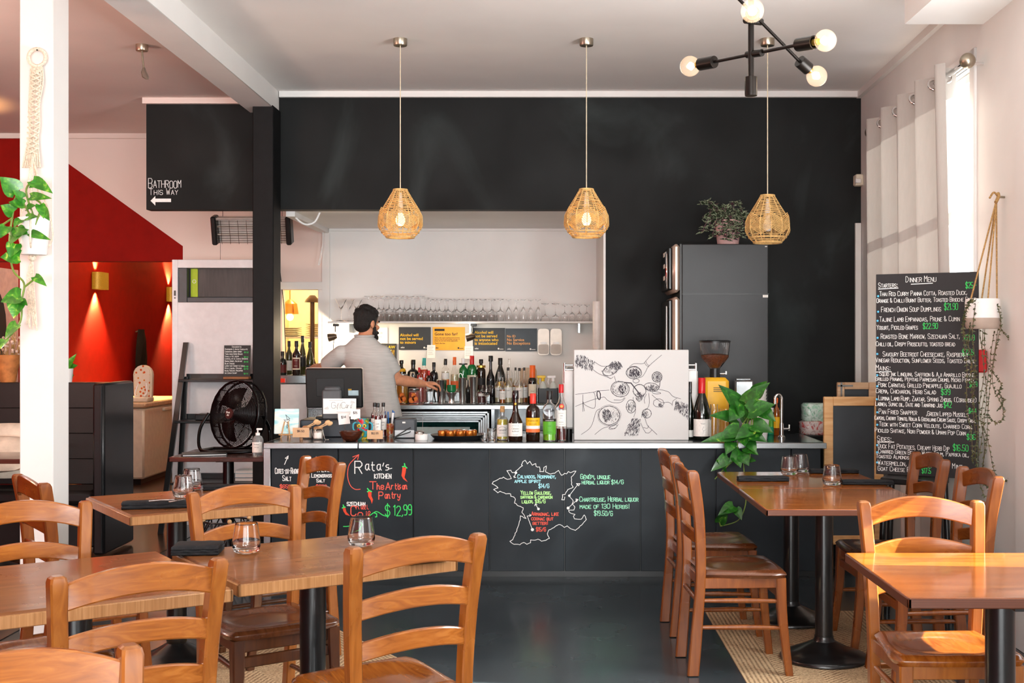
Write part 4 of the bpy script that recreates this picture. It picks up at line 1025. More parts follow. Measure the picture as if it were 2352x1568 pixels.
for lab, p0, p1 in (('green and white checked towel under the cordial bottles', 1132, 1188), ('green and white checked towel beside the black caddy', 1234, 1252)):
    t = thing('bar_towel', lab, 'towel', (ax(p0, 9.8), 9.8, ZB)); w_ = wd(p1 - p0, 9.8)
    MB().grid(lambda u, v: (u * w_, -.015 + .1 * v, .004 + .002 * math.sin(u * 17) * math.sin(v * 9)), 14, 6).grid(lambda u, v: (u * w_, -.015 + .1 * v, .0005), 2, 2).build('cloth', M_tow, t)
t = thing('bar_mat', 'flat black rubber bar mat on the back bar edge', 'mat', (0, 0, 0))
MB().box(ax(972, 9.8), ax(1098, 9.8), 9.76, 9.9, ZB + .0005, ZB + .006, .002).build('rubber_pad', M_blk, t)
# cleaning caddy
cx, Y = ax(1259, 10.0), 10.0
t = thing('caddy', 'black open caddy holding two spray bottles', 'caddy', (cx, Y, ZB + .0005)); wv = wd(23, Y); hv = az(891, Y) - ZB
m = MB()
for a in ((-wv, wv, -.07, -.064, 0, hv), (-wv, wv, .064, .07, 0, hv), (-wv, -wv + .006, -.07, .07, 0, hv), (wv - .006, wv, -.07, .07, 0, hv), (-wv, wv, -.07, .07, 0, .006)): m.box(*a)
m.build('box', M_blk, t)
def spray(label, px, body, trig):
    t = thing('spray_bottle', label, 'spray bottle', (ax(px, Y), Y, ZB + .008), 0, 'spray bottles in the caddy')
    MB().lathe([(0, 0), (.03, 0), (.031, .01), (.031, .12), (.024, .15), (.012, .165), (.012, .18), (0, .18)], 18).build('bottle', body, t)
    MB().lathe([(0, .175), (.014, .175), (.014, .2), (0, .2)], 16).box(-.05, .022, -.009, .009, .2, .222, .004).tube([(-.034, 0, .2), (-.042, 0, .17), (-.036, 0, .15)], .005, 8).build('trigger', trig, t)
spray('spray bottle with yellow trigger in the black caddy', 1247, mat('milky_plastic', 'cfd6cf', .3, vary=.03), mat('yellow_plastic', 'e8c020', .4, vary=.04))
spray('spray bottle with white trigger in the black caddy', 1270.5, MATS['milky_plastic'], M_wplas)
# bottles on the white cabinet
for px, top, w_, y, gl, kind, lab, lb in ((649, 808, 20, 9.95, G_dark, 'squat', 'squat dark bottle with purple label beside the black column', (.1, .45, P_red, 65)), (664, 784, 15, 10.12, G_olive, 'bordeaux', 'dark wine bottle with white label, behind the dark red labelled one', (.12, .42, P_white, 65)), (681, 784, 19, 9.93, G_brown, 'bordeaux', 'wine bottle with cream-edged dark red label on the white cabinet', (.16, .52, P_cream, 70)),
        (695, 772, 17, 10.2, G_olive, 'burgundy', 'tallest olive bottle standing behind the dark red labelled wine', (.2, .45, P_black, 60)), (712, 786, 18, 10.05, G_olive, 'burgundy', 'olive wine bottle with dark cap next to the reaching arm', (.1, .3, P_black, 60))):
    x, y, z, h, r = bk(px, top, w_, y, zc + .0005)
    t = bottle('wine_bottle', lab, x, y, z, h, r, kind, gl, cap=M_blk, capz=.84, labs=(lb,), group='wine bottles on the white cabinet')
    if px == 681:
        patch(r + .0013, h * .2, h * .48, 52).build('label_panel', P_red, t); words_on(t, r + .0018, [('RISERVA', .03, h * .26, .008), ('CHIANTI', .03, h * .42, .007)], P_cream)

# ---------------------------------------------------------------- wall of the alcove: glass shelf, signs, dispensers
YS = 10.72; zs = az(738, YS)
t = thing('glass_shelf', 'long white wall shelf crowded with upside-down wine glasses', 'shelf')
MB().box(ax(758, YS), ax(1362, YS), YS - .12, DB, zs - .018, zs, .003).build('board', M_white, t)
for px in (800, 1080, 1330): MB().box(ax(px, YS) - .008, ax(px, YS) + .008, YS + .0, DB, zs - .1, zs - .018).build('bracket', M_steel, t)
def glass_kind(kind, h, r, stem):
    t = thing('wine_glass', 'x', 'glass'); k = .0013
    if kind == 'wine': o = [(r * .72, 0), (r * .92, h * .14), (r, h * .26), (r * .8, h * .42), (r * .3, h * .5)]
    elif kind == 'flute': o = [(r * .85, 0), (r, h * .12), (r * .8, h * .42), (r * .35, h * .62)]
    elif kind == 'coupe': o = [(r, 0), (r * .96, h * .12), (r * .7, h * .26), (r * .25, h * .34)]
    else: o = [(r, 0), (r * .5, h * .25), (r * .12, h * .48)]
    i = [(max(a - k, .001), b) for a, b in o]; zt = o[-1][1]
    i[-1] = (0.0005, zt - .004)
    prof = list(reversed(i)) + o + [(.0038, zt + .012), (.0034, h * .8), (.005, h - .012), (r * .82, h - .003), (r * .84, h), (0, h)]
    MB().lathe(prof, 16).build('bowl_and_stem', mat('thin_wine_glass', 'ffffff', 0.0, trans=1, ior=1.32, vary=0), t, ang=60)
    return t
kinds = {}
def put_glass(kind, px, top, w_, Y, label, group, flip=False):
    h = az(top, Y) - zs; key = (kind, round(h, 2))
    if key not in kinds:
        g = glass_kind(kind, h, wd(w_ / 2, Y), 0); kinds[key] = g; first = True
    else: g = dup(kinds[key])
    g.location = (ax(px, Y), Y, zs + (h if flip else 0) + .0005); g.rotation_euler = (math.pi if flip else 0, 0, 0)
    tag(g, label, 'glass', group); return g
for i, px in enumerate((783, 801, 819)):
    put_glass('martini', px, 687, 27, YS + (.06 if i == 1 else -.06), ('first martini glass on the shelf, above the clip lamp', 'second martini glass, beside the clip lamp end of shelf', 'third martini glass, just above the dark-haired head')[i], 'martini glasses on the wall shelf', True)
for i in range(6): put_glass('wine', 846 + 24 * i, 680, 25, YS - .06, 'large upturned wine glass on the wall shelf above the first dark sign', 'large wine glasses on the wall shelf')
for i in range(6): put_glass('wine', 857 + 24 * i, 684, 24, YS + .1, 'large upturned wine glass in the back row above the first dark sign', 'large wine glasses in the back row')
for i in range(9): put_glass('wine', 989 + 20 * i, 687, 20, YS - .05, 'medium upturned wine glass in the long even row above the yellow sign', 'medium wine glasses on the wall shelf')
for i in range(7): put_glass('wine', 1000 + 22 * i, 690, 20, YS + .1, 'medium upturned wine glass in the rear row above the yellow sign', 'medium wine glasses in the rear row')
for i in range(5): put_glass('flute', 1168 + 17 * i, 688, 15, YS - .04 + .05 * (i % 2), 'upturned champagne flute above the pair of dark signs', 'champagne flutes on the wall shelf')
for i, px in enumerate((1252, 1276)):
    put_glass('coupe', px, 697, 21.5, YS - .03, ('coupe glass right after the flutes', 'coupe glass next to the small wine glasses')[i], 'coupe glasses on the wall shelf')
for i in range(4): put_glass('wine', 1297 + 17 * i, 700, 15, YS - .03, 'small upturned wine glass at the end of the shelf above the soap dispensers', 'small wine glasses on the wall shelf')
SG = {'dark': mat('charcoal_sign_card', '2f3133', .5, vary=.04), 'grey': mat('slate_sign_card', '394148', .5, vary=.12, vs=6), 'yellow': mat('amber_sign_card', 'f0a81e', .5, vary=.03)}
S_yel = mat('yellow_print', 'f6c21c', .6, vary=.02); S_blk = mat('black_print', '1d1a14', .6, vary=.02); S_pea = mat('orange_print', 'efab62', .6, vary=.02)
def sign(label, x0, y0, x1, y1, card, rows, ink, Y=DB - .012, small=True):
    t = thing('wall_sign', label, 'sign')
    MB().box(ax(x0, Y), ax(x1, Y), Y, Y + .005, az(y1, Y), az(y0, Y)).build('card', SG[card], t)
    w = MB(); M = upright(0, Y - .001, 0)
    for s, px, py, wpx, hpx in rows: printed(w, s, M, ax(px, Y), az(py, Y), wd(hpx, Y) * 1.38, wd(hpx, Y) * .02, w=wd(wpx, Y))
    w.build('printed_lettering', ink, t, smooth=False)
    if small:
        w = MB(); a, b = ax(x0 + 7, Y), az(y1 - 4, Y)
        for k in range(3): w.add([(a + wd(k * 3 - 3, Y), b, 0), (a + wd(k * 3 - 1, Y), b + wd(4 - abs(k - 1), Y), 0), (a + wd(k * 3, Y), b, 0)], [(0, 1, 2)], M)
        w.dot(ax(x1 - 15, Y), az(y1 - 5, Y), wd(2, Y), M); w.line([(ax(x1 - 12, Y), az(y1 - 4, Y)), (ax(x1 - 4, Y), az(y1 - 4, Y))], wd(1.2, Y), M)
        w.build('emblem_lettering', P_white if card != 'yellow' else S_blk, t, smooth=False)
    return t
sign('charcoal sign with yellow words about minors, beside the yellow sign', 916, 751, 989.5, 803, 'dark', [('Alcohol will', 919, 772, 42, 6), ('not be served', 919, 780.5, 52, 6), ('to minors', 919, 789, 36, 6)], S_yel)
t = sign('amber yellow sign with black words between the charcoal ones', 994, 751, 1068, 804, 'yellow', [('Gone too far?', 998, 770, 53, 7), ("That's the law.", 998, 789.5, 25, 3), ('These rules apply in all licensed premises', 998, 776.5, 58, 2), ('whoever you are and however you feel, so', 998, 780, 58, 2), ('please be kind and drink responsibly.', 998, 783.5, 54, 2)], S_blk)
MB().box(ax(998, DB - .014), ax(1021, DB - .014), DB - .0135, DB - .012, az(760, DB), az(755, DB)).build('title_strip', S_blk, t)
sign('charcoal sign with four yellow lines about intoxication', 1086, 753, 1160, 805.5, 'dark', [('Alcohol will', 1090, 766, 43, 6), ('not be served', 1090, 774.5, 52, 6), ('to anyone who', 1090, 783, 55, 6), ('is intoxicated', 1090, 791.5, 52, 6)], S_yel)
sign('slate sign with pale orange lines about identification', 1161, 754, 1233.5, 806.5, 'grey', [('No ID', 1164, 774.5, 20, 6), ('No Service', 1164, 783, 40, 6), ('No Exceptions', 1164, 791, 54, 6)], S_pea)
sign('partly hidden charcoal sign behind the grey shirt shoulder', 862, 789, 911, 850, 'dark', [('LAW', 887, 800, 21, 8)], S_yel, small=False)
t = thing('wall_poster', 'white notice with faint print behind the bearded face', 'poster'); Y = DB - .011
MB().box(ax(835, Y), ax(890, Y), Y, Y + .004, az(788, Y), az(752, Y)).build('sheet', M_paper, t)
w = MB(); printed(w, 'MANAGER', upright(0, Y - .001, 0), ax(848, Y), az(767, Y), wd(7, Y), 0, w=wd(31, Y)); printed(w, 'on duty', upright(0, Y - .001, 0), ax(855, Y), az(775, Y), wd(6, Y), 0, w=wd(22, Y)); w.build('printed_lettering', mat('grey_print', '77746f', .6), t, smooth=False)
for lab, x0, y0, x1, y1 in (('curled white receipt pinned below the minors sign', 981, 792, 1000, 822), ('lined receipt pinned below the yellow sign', 1067, 795, 1087, 824)):
    t = thing('paper_note', lab, 'note'); Y = DB - .02
    MB().grid(lambda u, v: (ax(x0 + (x1 - x0) * u, Y), Y - .02 * (1 - v) ** 2 * (1 + .5 * u), az(y1 + (y0 - y1) * v, Y)), 6, 8).build('sheet', M_paper, t)
    w = MB()
    for k in range(5): w.line([(ax(x0 + 3, Y), az(y0 + 5 + 4 * k, Y)), (ax(x1 - 4 - 2 * (k % 2), Y), az(y0 + 5 + 4 * k, Y))], wd(.5, Y), upright(0, Y - .022, 0))
    w.build('print_lettering', MATS['grey_print'], t, smooth=False)
M_disp = mat('champagne_plastic', 'cbbdb0', .35, .2, vary=.03)
for lab, px in (('grey soap dispenser beside the slate sign', 1248.5), ('grey soap dispenser next to its twin, further from the slate sign', 1277)):
    Y = DB - .09; t = thing('soap_dispenser', lab, 'dispenser', (ax(px, Y), Y, az(785, Y)), 0, 'soap dispensers')
    MB().prism(rrect(wd(26.5, Y), wd(61, Y), .03), .085, face_on((0, .088, 0), (1, 0, 0), (0, 0, 1))).build('housing', M_disp, t)
    MB().prism(rrect(wd(24, Y), wd(22, Y), .02), .012, face_on((0, .004, -.065), (1, 0, 0), (0, 0, 1))).build('push_bar', mat('warm_grey_plastic', 'b7a99c', .4, vary=.03), t)
    MB().prism([(a * .03, b * .011) for a, b in [(math.cos(k * .5236), math.sin(k * .5236)) for k in range(12)]], .004, face_on((0, -.001, -.01), (1, 0, 0), (0, 0, 1))).build('sight_window', M_wplas, t)
# clip lamp and glow under the shelf
def clip_lamp(label, px):
    Y = 10.6; t = thing('clip_lamp', label, 'lamp', (ax(px, Y), Y, zs - .0945))
    MB().tube([(0, .05, .055), (0, .05, .0), (-.002, 0, -.02)], .005, 8).box(-.02, .035, .03, .06, .05, .075, .004).build('clamp', M_blkm, t)
    if px < 900: MB().tube(smooth_path([(0, -.01, -.06), (-.01, 0, -.14), (0, .01, -.24), (.03, .02, -.33)]), .003, 8).build('cord', M_blk, t)
    MB().lathe([(.034, -.05), (.036, -.05), (.03, .0), (.016, .03), (0, .03), (0, .027), (.014, .027), (.028, 0)], 18, M=TR((-.004, 0, -.04), ry=R(78))).build('shade', mat('bronze_shade', '5b4a3b', .35, .6, vary=.05), t)
    return t
clip_lamp('small bronze clip lamp at the end of the glass shelf beside the barman', 768)
clip_lamp('small steel clip lamp clamped to the shelf above the charcoal sign', 1085)
lamp('shelf_lamp_glow', 'POINT', (ax(792, 10.75), 10.72, az(765, 10.75)), 20, (1, .78, .5), radius=.03)
lamp('shelf_lamp_glow_far', 'POINT', (ax(1075, 10.75), 10.6, az(758, 10.7)), 2.5, (1, .86, .66), radius=.03)
# ---------------------------------------------------------------- things on the bar counter
ZC = ZT + .0018
def cpos(px, base): # a point on the counter whose base shows at pixel row `base`
    d = (H - ZC) * F / (base - CY); return ax(px, d), d
t = thing('mini_canvas', 'small canvas of a sailboat on a turquoise sea on a little easel', 'artwork', (*cpos(657, 1006), ZC))
d = t.location.y; w_, h_ = wd(56, d), wd(58, d); zb = .028
M_sea = ramp_mat('turquoise_wash', [(.3, 'f0e9dc'), (.45, 'd7ecec'), (.6, '8fd6de'), (.75, '6cc3d2')], 'noise', 5, 1.5, 4, .7, (1, 1, 3))
MC = TR((0, 0, zb), rx=R(-8))
MB().box(-w_ / 2, w_ / 2, 0, .018, 0, h_, .003, MC).build('canvas', M_sea, t)
ink = MB(); MI = MC @ upright(0, -.001, 0); k = w_ / 56
for q in ([(-4, 32), (8, 32), (4, 27), (0, 27), (-6, 33)], [(2, 33), (-2, 44), (8, 35), (2, 33)], [(3, 27), (2, 22)], [(2, 22), (4, 18), (2, 13), (0, 18), (2, 22)]): ink.line([(a * k, b * k) for a, b in q], k * .9, MI)
ink.build('boat_drawing_lettering', I_dark, t, smooth=False)
m = MB()
for s in (-1, 1): m.tube([(s * .03, -.02, 0), (s * .012, .012, .11)], .004, 8)
m.tube([(0, .06, 0), (0, .015, .11)], .004, 8).box(-.045, .045, -.022, .0, .02, .028, .002); m.build('easel', mat('beech_stick', 'c49a66', .6, vary=.08), t)

M_kraft = mat('kraft_card', 'cfa983', .7, vary=.04); M_corkb = mat('cork_block', '8a6a50', .8, vary=.15, vs=70)
def price_card(label, px, base, w_px, h_px, txt, card=M_kraft, tilt=0, stick=0):
    x, y = cpos(px, base); t = thing('price_card', label, 'price card', (x, y, ZC))
    MB().lathe([(0, 0), (.011, 0), (.011, .026), (0, .026)], 12).build('cork_holder', M_corkb, t)
    z0 = .018 + stick
    if stick: MB().tube([(0, 0, .02), (0, 0, z0 + .01)], .002, 6).build('stick', M_steel, t)
    w_, h_ = wd(w_px, y), wd(h_px, y); M = TR((0, -.012, z0), ry=R(tilt))
    MB().box(-w_ / 2, w_ / 2, 0, .001, 0, h_, 0, M).build('card', card, t)
    if txt:
        q = MB(); chalk(q, txt, M @ upright(0, -.0008, 0), -w_ * .22, h_ * .55, h_ * .2, w_ * .45, h_ * .035); q.build('lettering', I_dark, t, smooth=False)
    return t
price_card('brown price card in cork before the first salt jar', 692, 1010, 38, 22, '$6.50')
price_card('brown price card in cork before the dark red bottles', 862, 1014, 36, 20, '$12.99')
price_card('white paper price tag standing behind the coconut bowl', 792, 1006, 26, 25, '$14', M_paper, -6, .075)
price_card('white paper price tag beside the gift card sign', 817, 1007, 22, 23, '$25', M_paper, 0, .11)
M_lid = mat('brown_paper_lid', 'b4865c', .7, vary=.1); M_spoonw = mat('pale_birch', 'd9b183', .6, vary=.06)
def salt_jar(label, px, base):
    x, y = cpos(px, base); t = thing('salt_jar', label, 'jar', (x, y, ZC), 0, 'jars of seasoned salt')
    MB().lathe([(0, 0), (.03, 0), (.032, .006), (.032, .06), (.026, .07), (.026, .076), (0, .076)], 22).build('jar', G_clear, t, ang=50)
    MB().lathe([(0, .004), (.029, .006), (.029, .056), (0, .056)], 20).build('salt', mat('coarse_salt', 'e9e3d8', .8, vary=.1, vs=200), t)
    MB().lathe([(0, .074), (.03, .07), (.031, .076), (.022, .084), (.006, .086), (0, .088)], 18).build('paper_lid', M_lid, t)
    patch(.033, .012, .046, 50).build('paper_label', P_white, t)
    for s in (0, 1):
        M = TR((-.005 + s * .012, -.02, .076), ry=R(62 + 6 * s))
        MB().tube([(0, 0, -.02), (0, 0, .06)], .0035, 8, M=M).ball((0, 0, .078), (.014, .006, .02), 12, M).build('wooden_spoon_rib', M_spoonw, t)
    MB().tube(smooth_path([(.03, -.008, .065), (.04, -.02, .03), (.05, -.02, .002), (.07, -.01, .001)]), .0012, 5).build('string', mat('white_string', 'e7ded2', .9, vary=.05), t)
salt_jar('jar of salt with wooden spoons behind a brown price card', 705, 1007)
salt_jar('white-labelled jar of salt with wooden spoons tied on', 731, 1009)
# till
x, y = cpos(768, 1003); TY = y; t = thing('till', 'black touchscreen till seen from behind, standing on its cash drawer', 'till', (x, y, ZC))
zd = .115
MB().box(-wd(78, y), wd(82, y), -.02, .3, 0, zd, .006).build('cash_drawer', mat('charcoal_steel', '3a3f45', .4, .3, vary=.05), t)
MB().box(-.13, .12, .02, .26, zd, zd + .02, .006).build('foot', M_blk, t)
MB().box(-.085, .045, -.0, .05, zd, zd + .2, .01).box(-.075, .035, .02, .08, zd + .16, zd + .22, .01).build('stand', mat('grey_plastic', '4b4d50', .45, vary=.04), t)
zz = az(938, y) - ZC; h_ = wd(92, y); w0 = wd(131, y)
MS = TR((-wd(4, y), .07, zz), rx=R(8))
MB().box(-w0 / 2, w0 / 2, 0, .035, 0, h_, .008, MS).build('screen_back', M_blk, t)
MB().box(-w0 / 2 - .003, w0 / 2 + .003, .03, .045, -.003, h_ + .003, .006, MS).build('bezel', M_disp, t)
MB().box(-w0 * .31, w0 * .18, -.004, .0, h_ * .3, h_ * .76, .006, MS).build('mount_plate', mat('ridged_black', '1a1c1e', .5, vary=.05), t)
q = MB().box(w0 * .25, w0 * .43, -.0012, 0, h_ * .32, h_ * .45, 0, MS); q.build('sticker_panel', mat('pale_blue_sticker', '9db4bd', .5, vary=.08), t)
MB().box(w0 * .25, w0 * .31, -.0014, 0, h_ * .45, h_ * .49, 0, MS).build('sticker_panel', P_gold, t)
y = TY - .017; x = ax(780, y); t = thing('gift_card_sign', 'white gift card sign propped against the till screen', 'sign', (x, y, ZC + .1155))
z0 = az(950, y) - ZC - .1155; w_, h_ = wd(76, y), wd(35, y)
MB().box(-w_ / 2, w_ / 2, 0, .003, z0, z0 + h_).box(-.012, .012, .003, .012, 0, z0 + .02).build('card', M_paper, t)
q = MB(); M = upright(0, -.001, z0)
chalk(q, 'G', M, -w_ * .24, h_ * .35, h_ * .4, h_ * .34, .0016); chalk(q, 'ift', M, -w_ * .1, h_ * .38, h_ * .3, w_ * .14, .0014, script=True, slant=.2); chalk(q, 'C', M, w_ * .06, h_ * .35, h_ * .4, h_ * .34, .0016); chalk(q, 'ard', M, w_ * .17, h_ * .38, h_ * .3, w_ * .2, .0014, script=True, slant=.2)
for s in (-1, 1):
    for k in range(5): q.line([(s * w_ * (.34 + .025 * k), h_ * (.3 if s < 0 else .7)), (s * w_ * (.36 + .025 * k), h_ * ((.3 if s < 0 else .7) + .16 - .02 * k))], .0012, M)
q.line([(-w_ * .32, h_ * .88), (w_ * .1, h_ * .88)], .001, M); q.line([(-w_ * .1, h_ * .12), (w_ * .35, h_ * .12)], .001, M)
q.build('script_lettering', I_dark, t, smooth=False)
# bowl, mug, bottles, pens
M_coco = mat('polished_coconut', '4a2415', .25, vary=.2, vs=40, coat=.4, stretch=(1, 1, 4))
x, y = cpos(806, 1013); t = thing('coconut_bowl', 'dark polished coconut shell bowl on the bar', 'bowl', (x, y, ZC)); r = wd(27, y)
MB().lathe([(0, 0), (r * .4, 0), (r * .75, r * .25), (r * .98, r * .75), (r, r * .86), (r * .95, r * .86), (r * .72, r * .32), (0, r * .1)], 28).build('shell', M_coco, t)
x, y = cpos(832, 1009); t = thing('painted_mug', 'colourful hand-painted face mug beside the coconut bowl', 'mug', (x, y + .02, ZC))
M_mug = ramp_mat('painted_glaze', [(.3, 'c41f2a'), (.42, 'c41f2a'), (.46, '3aa0b8'), (.56, '4a7a2e'), (.64, 'e7b52c'), (.75, '2b7d6a')], 'noise', 22, .5, 1, .25)
r = .04
MB().lathe([(0, 0), (r * .85, 0), (r, .01), (r, .135), (r * .92, .135), (r * .9, .012), (0, .012)], 24).build('cup', M_mug, t)
for s in (-1, 1):
    MB().tube(smooth_path([(s * r, 0, .11), (s * r * 1.5, 0, .1), (s * r * 1.5, 0, .065), (s * r, 0, .05)]), .006, 8).build('handle', mat('turquoise_glaze', '3fa6bd', .25, vary=.06), t)
    MB().ball((s * .017, -r * .95, .09), (.012, .006, .012), 12).build('painted_eye', mat('yellow_glaze', 'efc93a', .25, vary=.05), t)
    MB().ball((s * .017, -r * 1.07, .09), (.006, .003, .006), 10).build('painted_pupil', I_dark, t)
for i, (px, base, lab) in enumerate(((858, 1005, 'first of the trio of dark red syrup bottles, behind the brown card'), (868, 1008, 'middle bottle of the dark red syrup trio, nearest the edge'), (878, 1004, 'last of the trio of dark red syrup bottles, beside the pens'))):
    x, y = cpos(px, base); h = az(927, y) - ZC
    t = bottle('syrup_bottle', lab, x, y + (.05 if i != 1 else 0), ZC, h, wd(8.5, y), 'spirit', G_clear, cap=M_blk, capz=.9, labs=((.22, .56, P_white, 60),), liq=L_red, fill=.66, group='dark red syrup bottles')
    words_on(t, wd(8.5, y) + .0014, [('chilli', .022, h * .42, .008), ('oil', .012, h * .34, .008)], I_dark)
x, y = cpos(895, 1001); t = thing('pen_tin', 'printed tin holding blue pens and markers', 'pen holder', (x, y, ZC))
M_tinp = ramp_mat('printed_tin', [(.3, 'd9b54a'), (.5, 'c8402c'), (.6, 'e6d9c0'), (.75, '3c6f8f')], 'noise', 30, .3, 1, .35)
MB().lathe([(0, 0), (.029, 0), (.029, .085), (.027, .085), (.027, .004), (0, .004)], 22).build('tin', M_tinp, t)
M_pen = mat('blue_pen_plastic', '2466ad', .35, vary=.05)
rng = random.Random(9)
for k in range(7):
    a = rng.random() * 6.28; q = .018; p = thing('pen', ('blue pen leaning outward in the printed tin', 'white marker standing in the printed tin')[k == 3], 'pen', (x, y, ZC + .006), 0, 'pens in the printed tin')
    tip = (math.cos(a) * .03, math.sin(a) * .02, .15 + .02 * rng.random())
    MB().tube([(math.cos(a) * .012, math.sin(a) * .012, .002), tip], .0042 if k != 3 else .008, 8).build('barrel', M_pen if k != 3 else M_wplas, p)
x, y = cpos(929, 1006); t = thing('card_box', 'grey moulded till box with black cables dangling on its front', 'box', (x, y, ZC)); w_, h_ = wd(48, y), wd(44, y)
MB().box(-w_ / 2, w_ / 2, 0, .13, 0, h_, .008).build('case', mat('dark_grey_case', '4a4e53', .45, vary=.05), t)
MB().box(-w_ / 2 + .004, w_ / 2 - .004, -.004, .002, 0.004, h_ * .42, .003).build('front_panel', mat('pale_grey_case', 'c6cbcf', .4, vary=.03), t)
MB().box(-.014, .006, -.0015, .0, h_ * .78, h_ * .86).build('sticker_panel', P_white, t)
for s in (0, 1): MB().tube(smooth_path([(-w_ * .5, -.03, .004), (-w_ * .2, -.02, .03 - .01 * s), (w_ * .2, -.012, h_ * (.5 - .2 * s)), (w_ * .3, -.006, h_ * (.55 - .2 * s))]), .0035, 8).build('cable', M_blk, t)
x, y = cpos(968, 1010); t = thing('candle_tub', 'low white wax tub with a thin metal skewer standing in it', 'tub', (x, y, ZC))
MB().lathe([(0, 0), (.04, 0), (.042, .006), (.042, .034), (.039, .036), (.036, .03), (0, .03)], 26).build('tub', M_wplas, t)
MB().lathe([(0, .02), (.03, .02), (.032, .05), (.02, .056), (0, .056)], 20, (-.02, .05, .0)).build('tin_lid', M_tin, t)
MB().tube([(.008, 0, .03), (.008, 0, .165)], .0012, 6).build('skewer', M_steel, t)
# tray of copper moulds
x, y = cpos(1049, 1009); t = thing('round_tray', 'round black serving tray of copper cups on the bar', 'tray', (x, y + .08, ZC)); r = wd(63, y)
MB().lathe([(0, .012), (r * .8, .012), (r * .84, 0), (r * .86, 0), (r, .026), (r * .98, .028), (r * .84, .018), (0, .016)], 40).build('tray', mat('black_non_slip', '1b1c1e', .45, vary=.06), t)
M_cop = mat('caramel_copper', 'b5651f', .25, .55, vary=.12); M_caram = mat('dark_caramel', '6a2f0c', .3, vary=.12, coat=.4)
spots = [(-.1, -.04), (-.045, -.065), (.02, -.06), (.08, -.04), (-.08, .01), (-.02, -.005), (.045, 0), (.1, .02), (0, .05)]
for k, (dx, dy) in enumerate(spots):
    c = thing('canele', 'small copper-brown fluted cake standing among others on the black tray', 'pastry', (x + dx, y + .08 + dy, ZC + .0165), k, 'fluted cakes on the black tray')
    MB().loft([[((rr + .0015 * (j % 2)) * math.cos(j * .2618), (rr + .0015 * (j % 2)) * math.sin(j * .2618), z) for j in range(24)] for rr, z in ((.022, 0), (.024, .004), (.026, .034), (.024, .038))]).build('fluted_side', M_cop, c)
    MB().lathe([(0, .036), (.023, .0375), (.02, .041), (0, .039)], 16).build('top', M_caram, c)
for px, base, lab in ((1113, 1010, 'small clear shot glass beside the black tray'), (1130, 1008, 'clear rocks glass between the tray and lemon liqueur')):
    x, y = cpos(px, base); t = thing('shot_glass', lab, 'glass', (x, y, ZC)); r = wd(8 if px < 1120 else 11, y); h = wd(16 if px < 1120 else 24, y)
    MB().lathe([(0, 0), (r * .85, 0), (r, h), (r * .92, h), (r * .75, h * .2), (0, h * .18)], 20).build('bowl', G_clear, t, ang=50)
# five showpiece bottles
def show(label, px, top, base, w_, kind, glass, **k):
    x, y = cpos(px, base); h = az(top, y) - ZC
    return bottle('liqueur_bottle', label, x, y, ZC, h, wd(w_ / 2, y), kind, glass, n=28, group='five liqueurs for the chalk map', **k), h, wd(w_ / 2, y)
t, h, r = show('squat clear bottle of yellow lemon liqueur with cork', 1154, 934, 1009, 27, 'squat', G_clear, cap=C_cork, capz=.84, liq=L_lemon, fill=.62, labs=((.1, .46, P_white, 60),))
words_on(t, r + .0014, [('GENEPI', .05, h * .27, .015), ('DES ANCIENNES', .05, h * .2, .01)], I_dark)
wrap(MB().line([(.03 * math.cos(a * .35), h * .3 + .022 * math.sin(a * .35)) for a in range(10)], .0015, FL), r + .0014).build('emblem_lettering', I_dark, t, smooth=False)
t, h, r = show('dark long-necked bottle with white castle label, second of the five', 1184, 898, 1012, 33, 'bell', G_brown, cap=G_black, capz=.84, labs=((.1, .36, P_white, 72),))
words_on(t, r + .0014, [('Calvados', .05, h * .24, .014), ('du Breuil', .046, h * .19, .012), ('V.S.O.P', .03, h * .12, .009)], I_dark)
m = MB()
for a in range(5): m.line([(-.02 + a * .01, h * .3), (-.02 + a * .01, h * (.325 + .01 * (a % 2)))], .0016, FL)
m.line([(-.025, h * .3), (.025, h * .3)], .0014, FL); wrap(m, r + .0014).build('emblem_lettering', mat('blue_grey_ink', '5d7390', .6), t, smooth=False)
MB().ball((0, -r * .42, h * .74), (.009, .004, .011), 12).build('medallion', P_gold, t)
t, h, r = show('brown bottle with red capsule and yellow, white and orange bands', 1224, 905, 1012, 32, 'spirit', G_brown, cap=mat('bright_red_capsule', 'e23a2c', .35, vary=.03), capz=.8, labs=((.33, .5, P_yel, 85), (.265, .33, P_white, 85), (.19, .265, P_ora, 85)))
words_on(t, r + .0014, [('LA GAULOISE', .076, h * .425, .018), ('LIQUEUR JAUNE', .05, h * .36, .008)], S_blk)
t, h, r = show('clear bottle with lime green label and green liqueur', 1262, 899, 1012, 31, 'spirit', G_clear, cap=M_blk, capz=.84, liq=L_green, fill=.3, labs=((.14, .45, P_grn, 70), (.4, .455, S_blk, 72)))
words_on(t, r + .0024, [('CHARTREUSE', .058, h * .41, .014)], P_white); words_on(t, r + .0016, [('VERTE', .02, h * .3, .01), ('LIQUEUR', .03, h * .18, .009)], mat('dark_green_ink', '14521f', .6))
t, h, r = show('tall clear bottle with red wax top and red seal, next to the canvas', 1289, 884, 1011, 25, 'bordeaux', G_clear, cap=C_red, capz=.86, liq=L_red, fill=.22, labs=((.26, .55, P_white, 62),))
words_on(t, r + .0014, [('Bas Armagnac', .036, h * .49, .009), ('1982', .02, h * .44, .009), ('V.S.', .014, h * .4, .008), ('Domaine', .03, h * .33, .006), ('mis en bouteille', .034, h * .29, .005)], I_dark)
MB().lathe([(0, -.003), (.017, -.003), (.014, .002), (0, .003)], 18, M=TR((.002, -r - .001, h * .62), rx=R(90))).build('wax_seal', mat('red_wax', 'd0281c', .35, vary=.05), t)
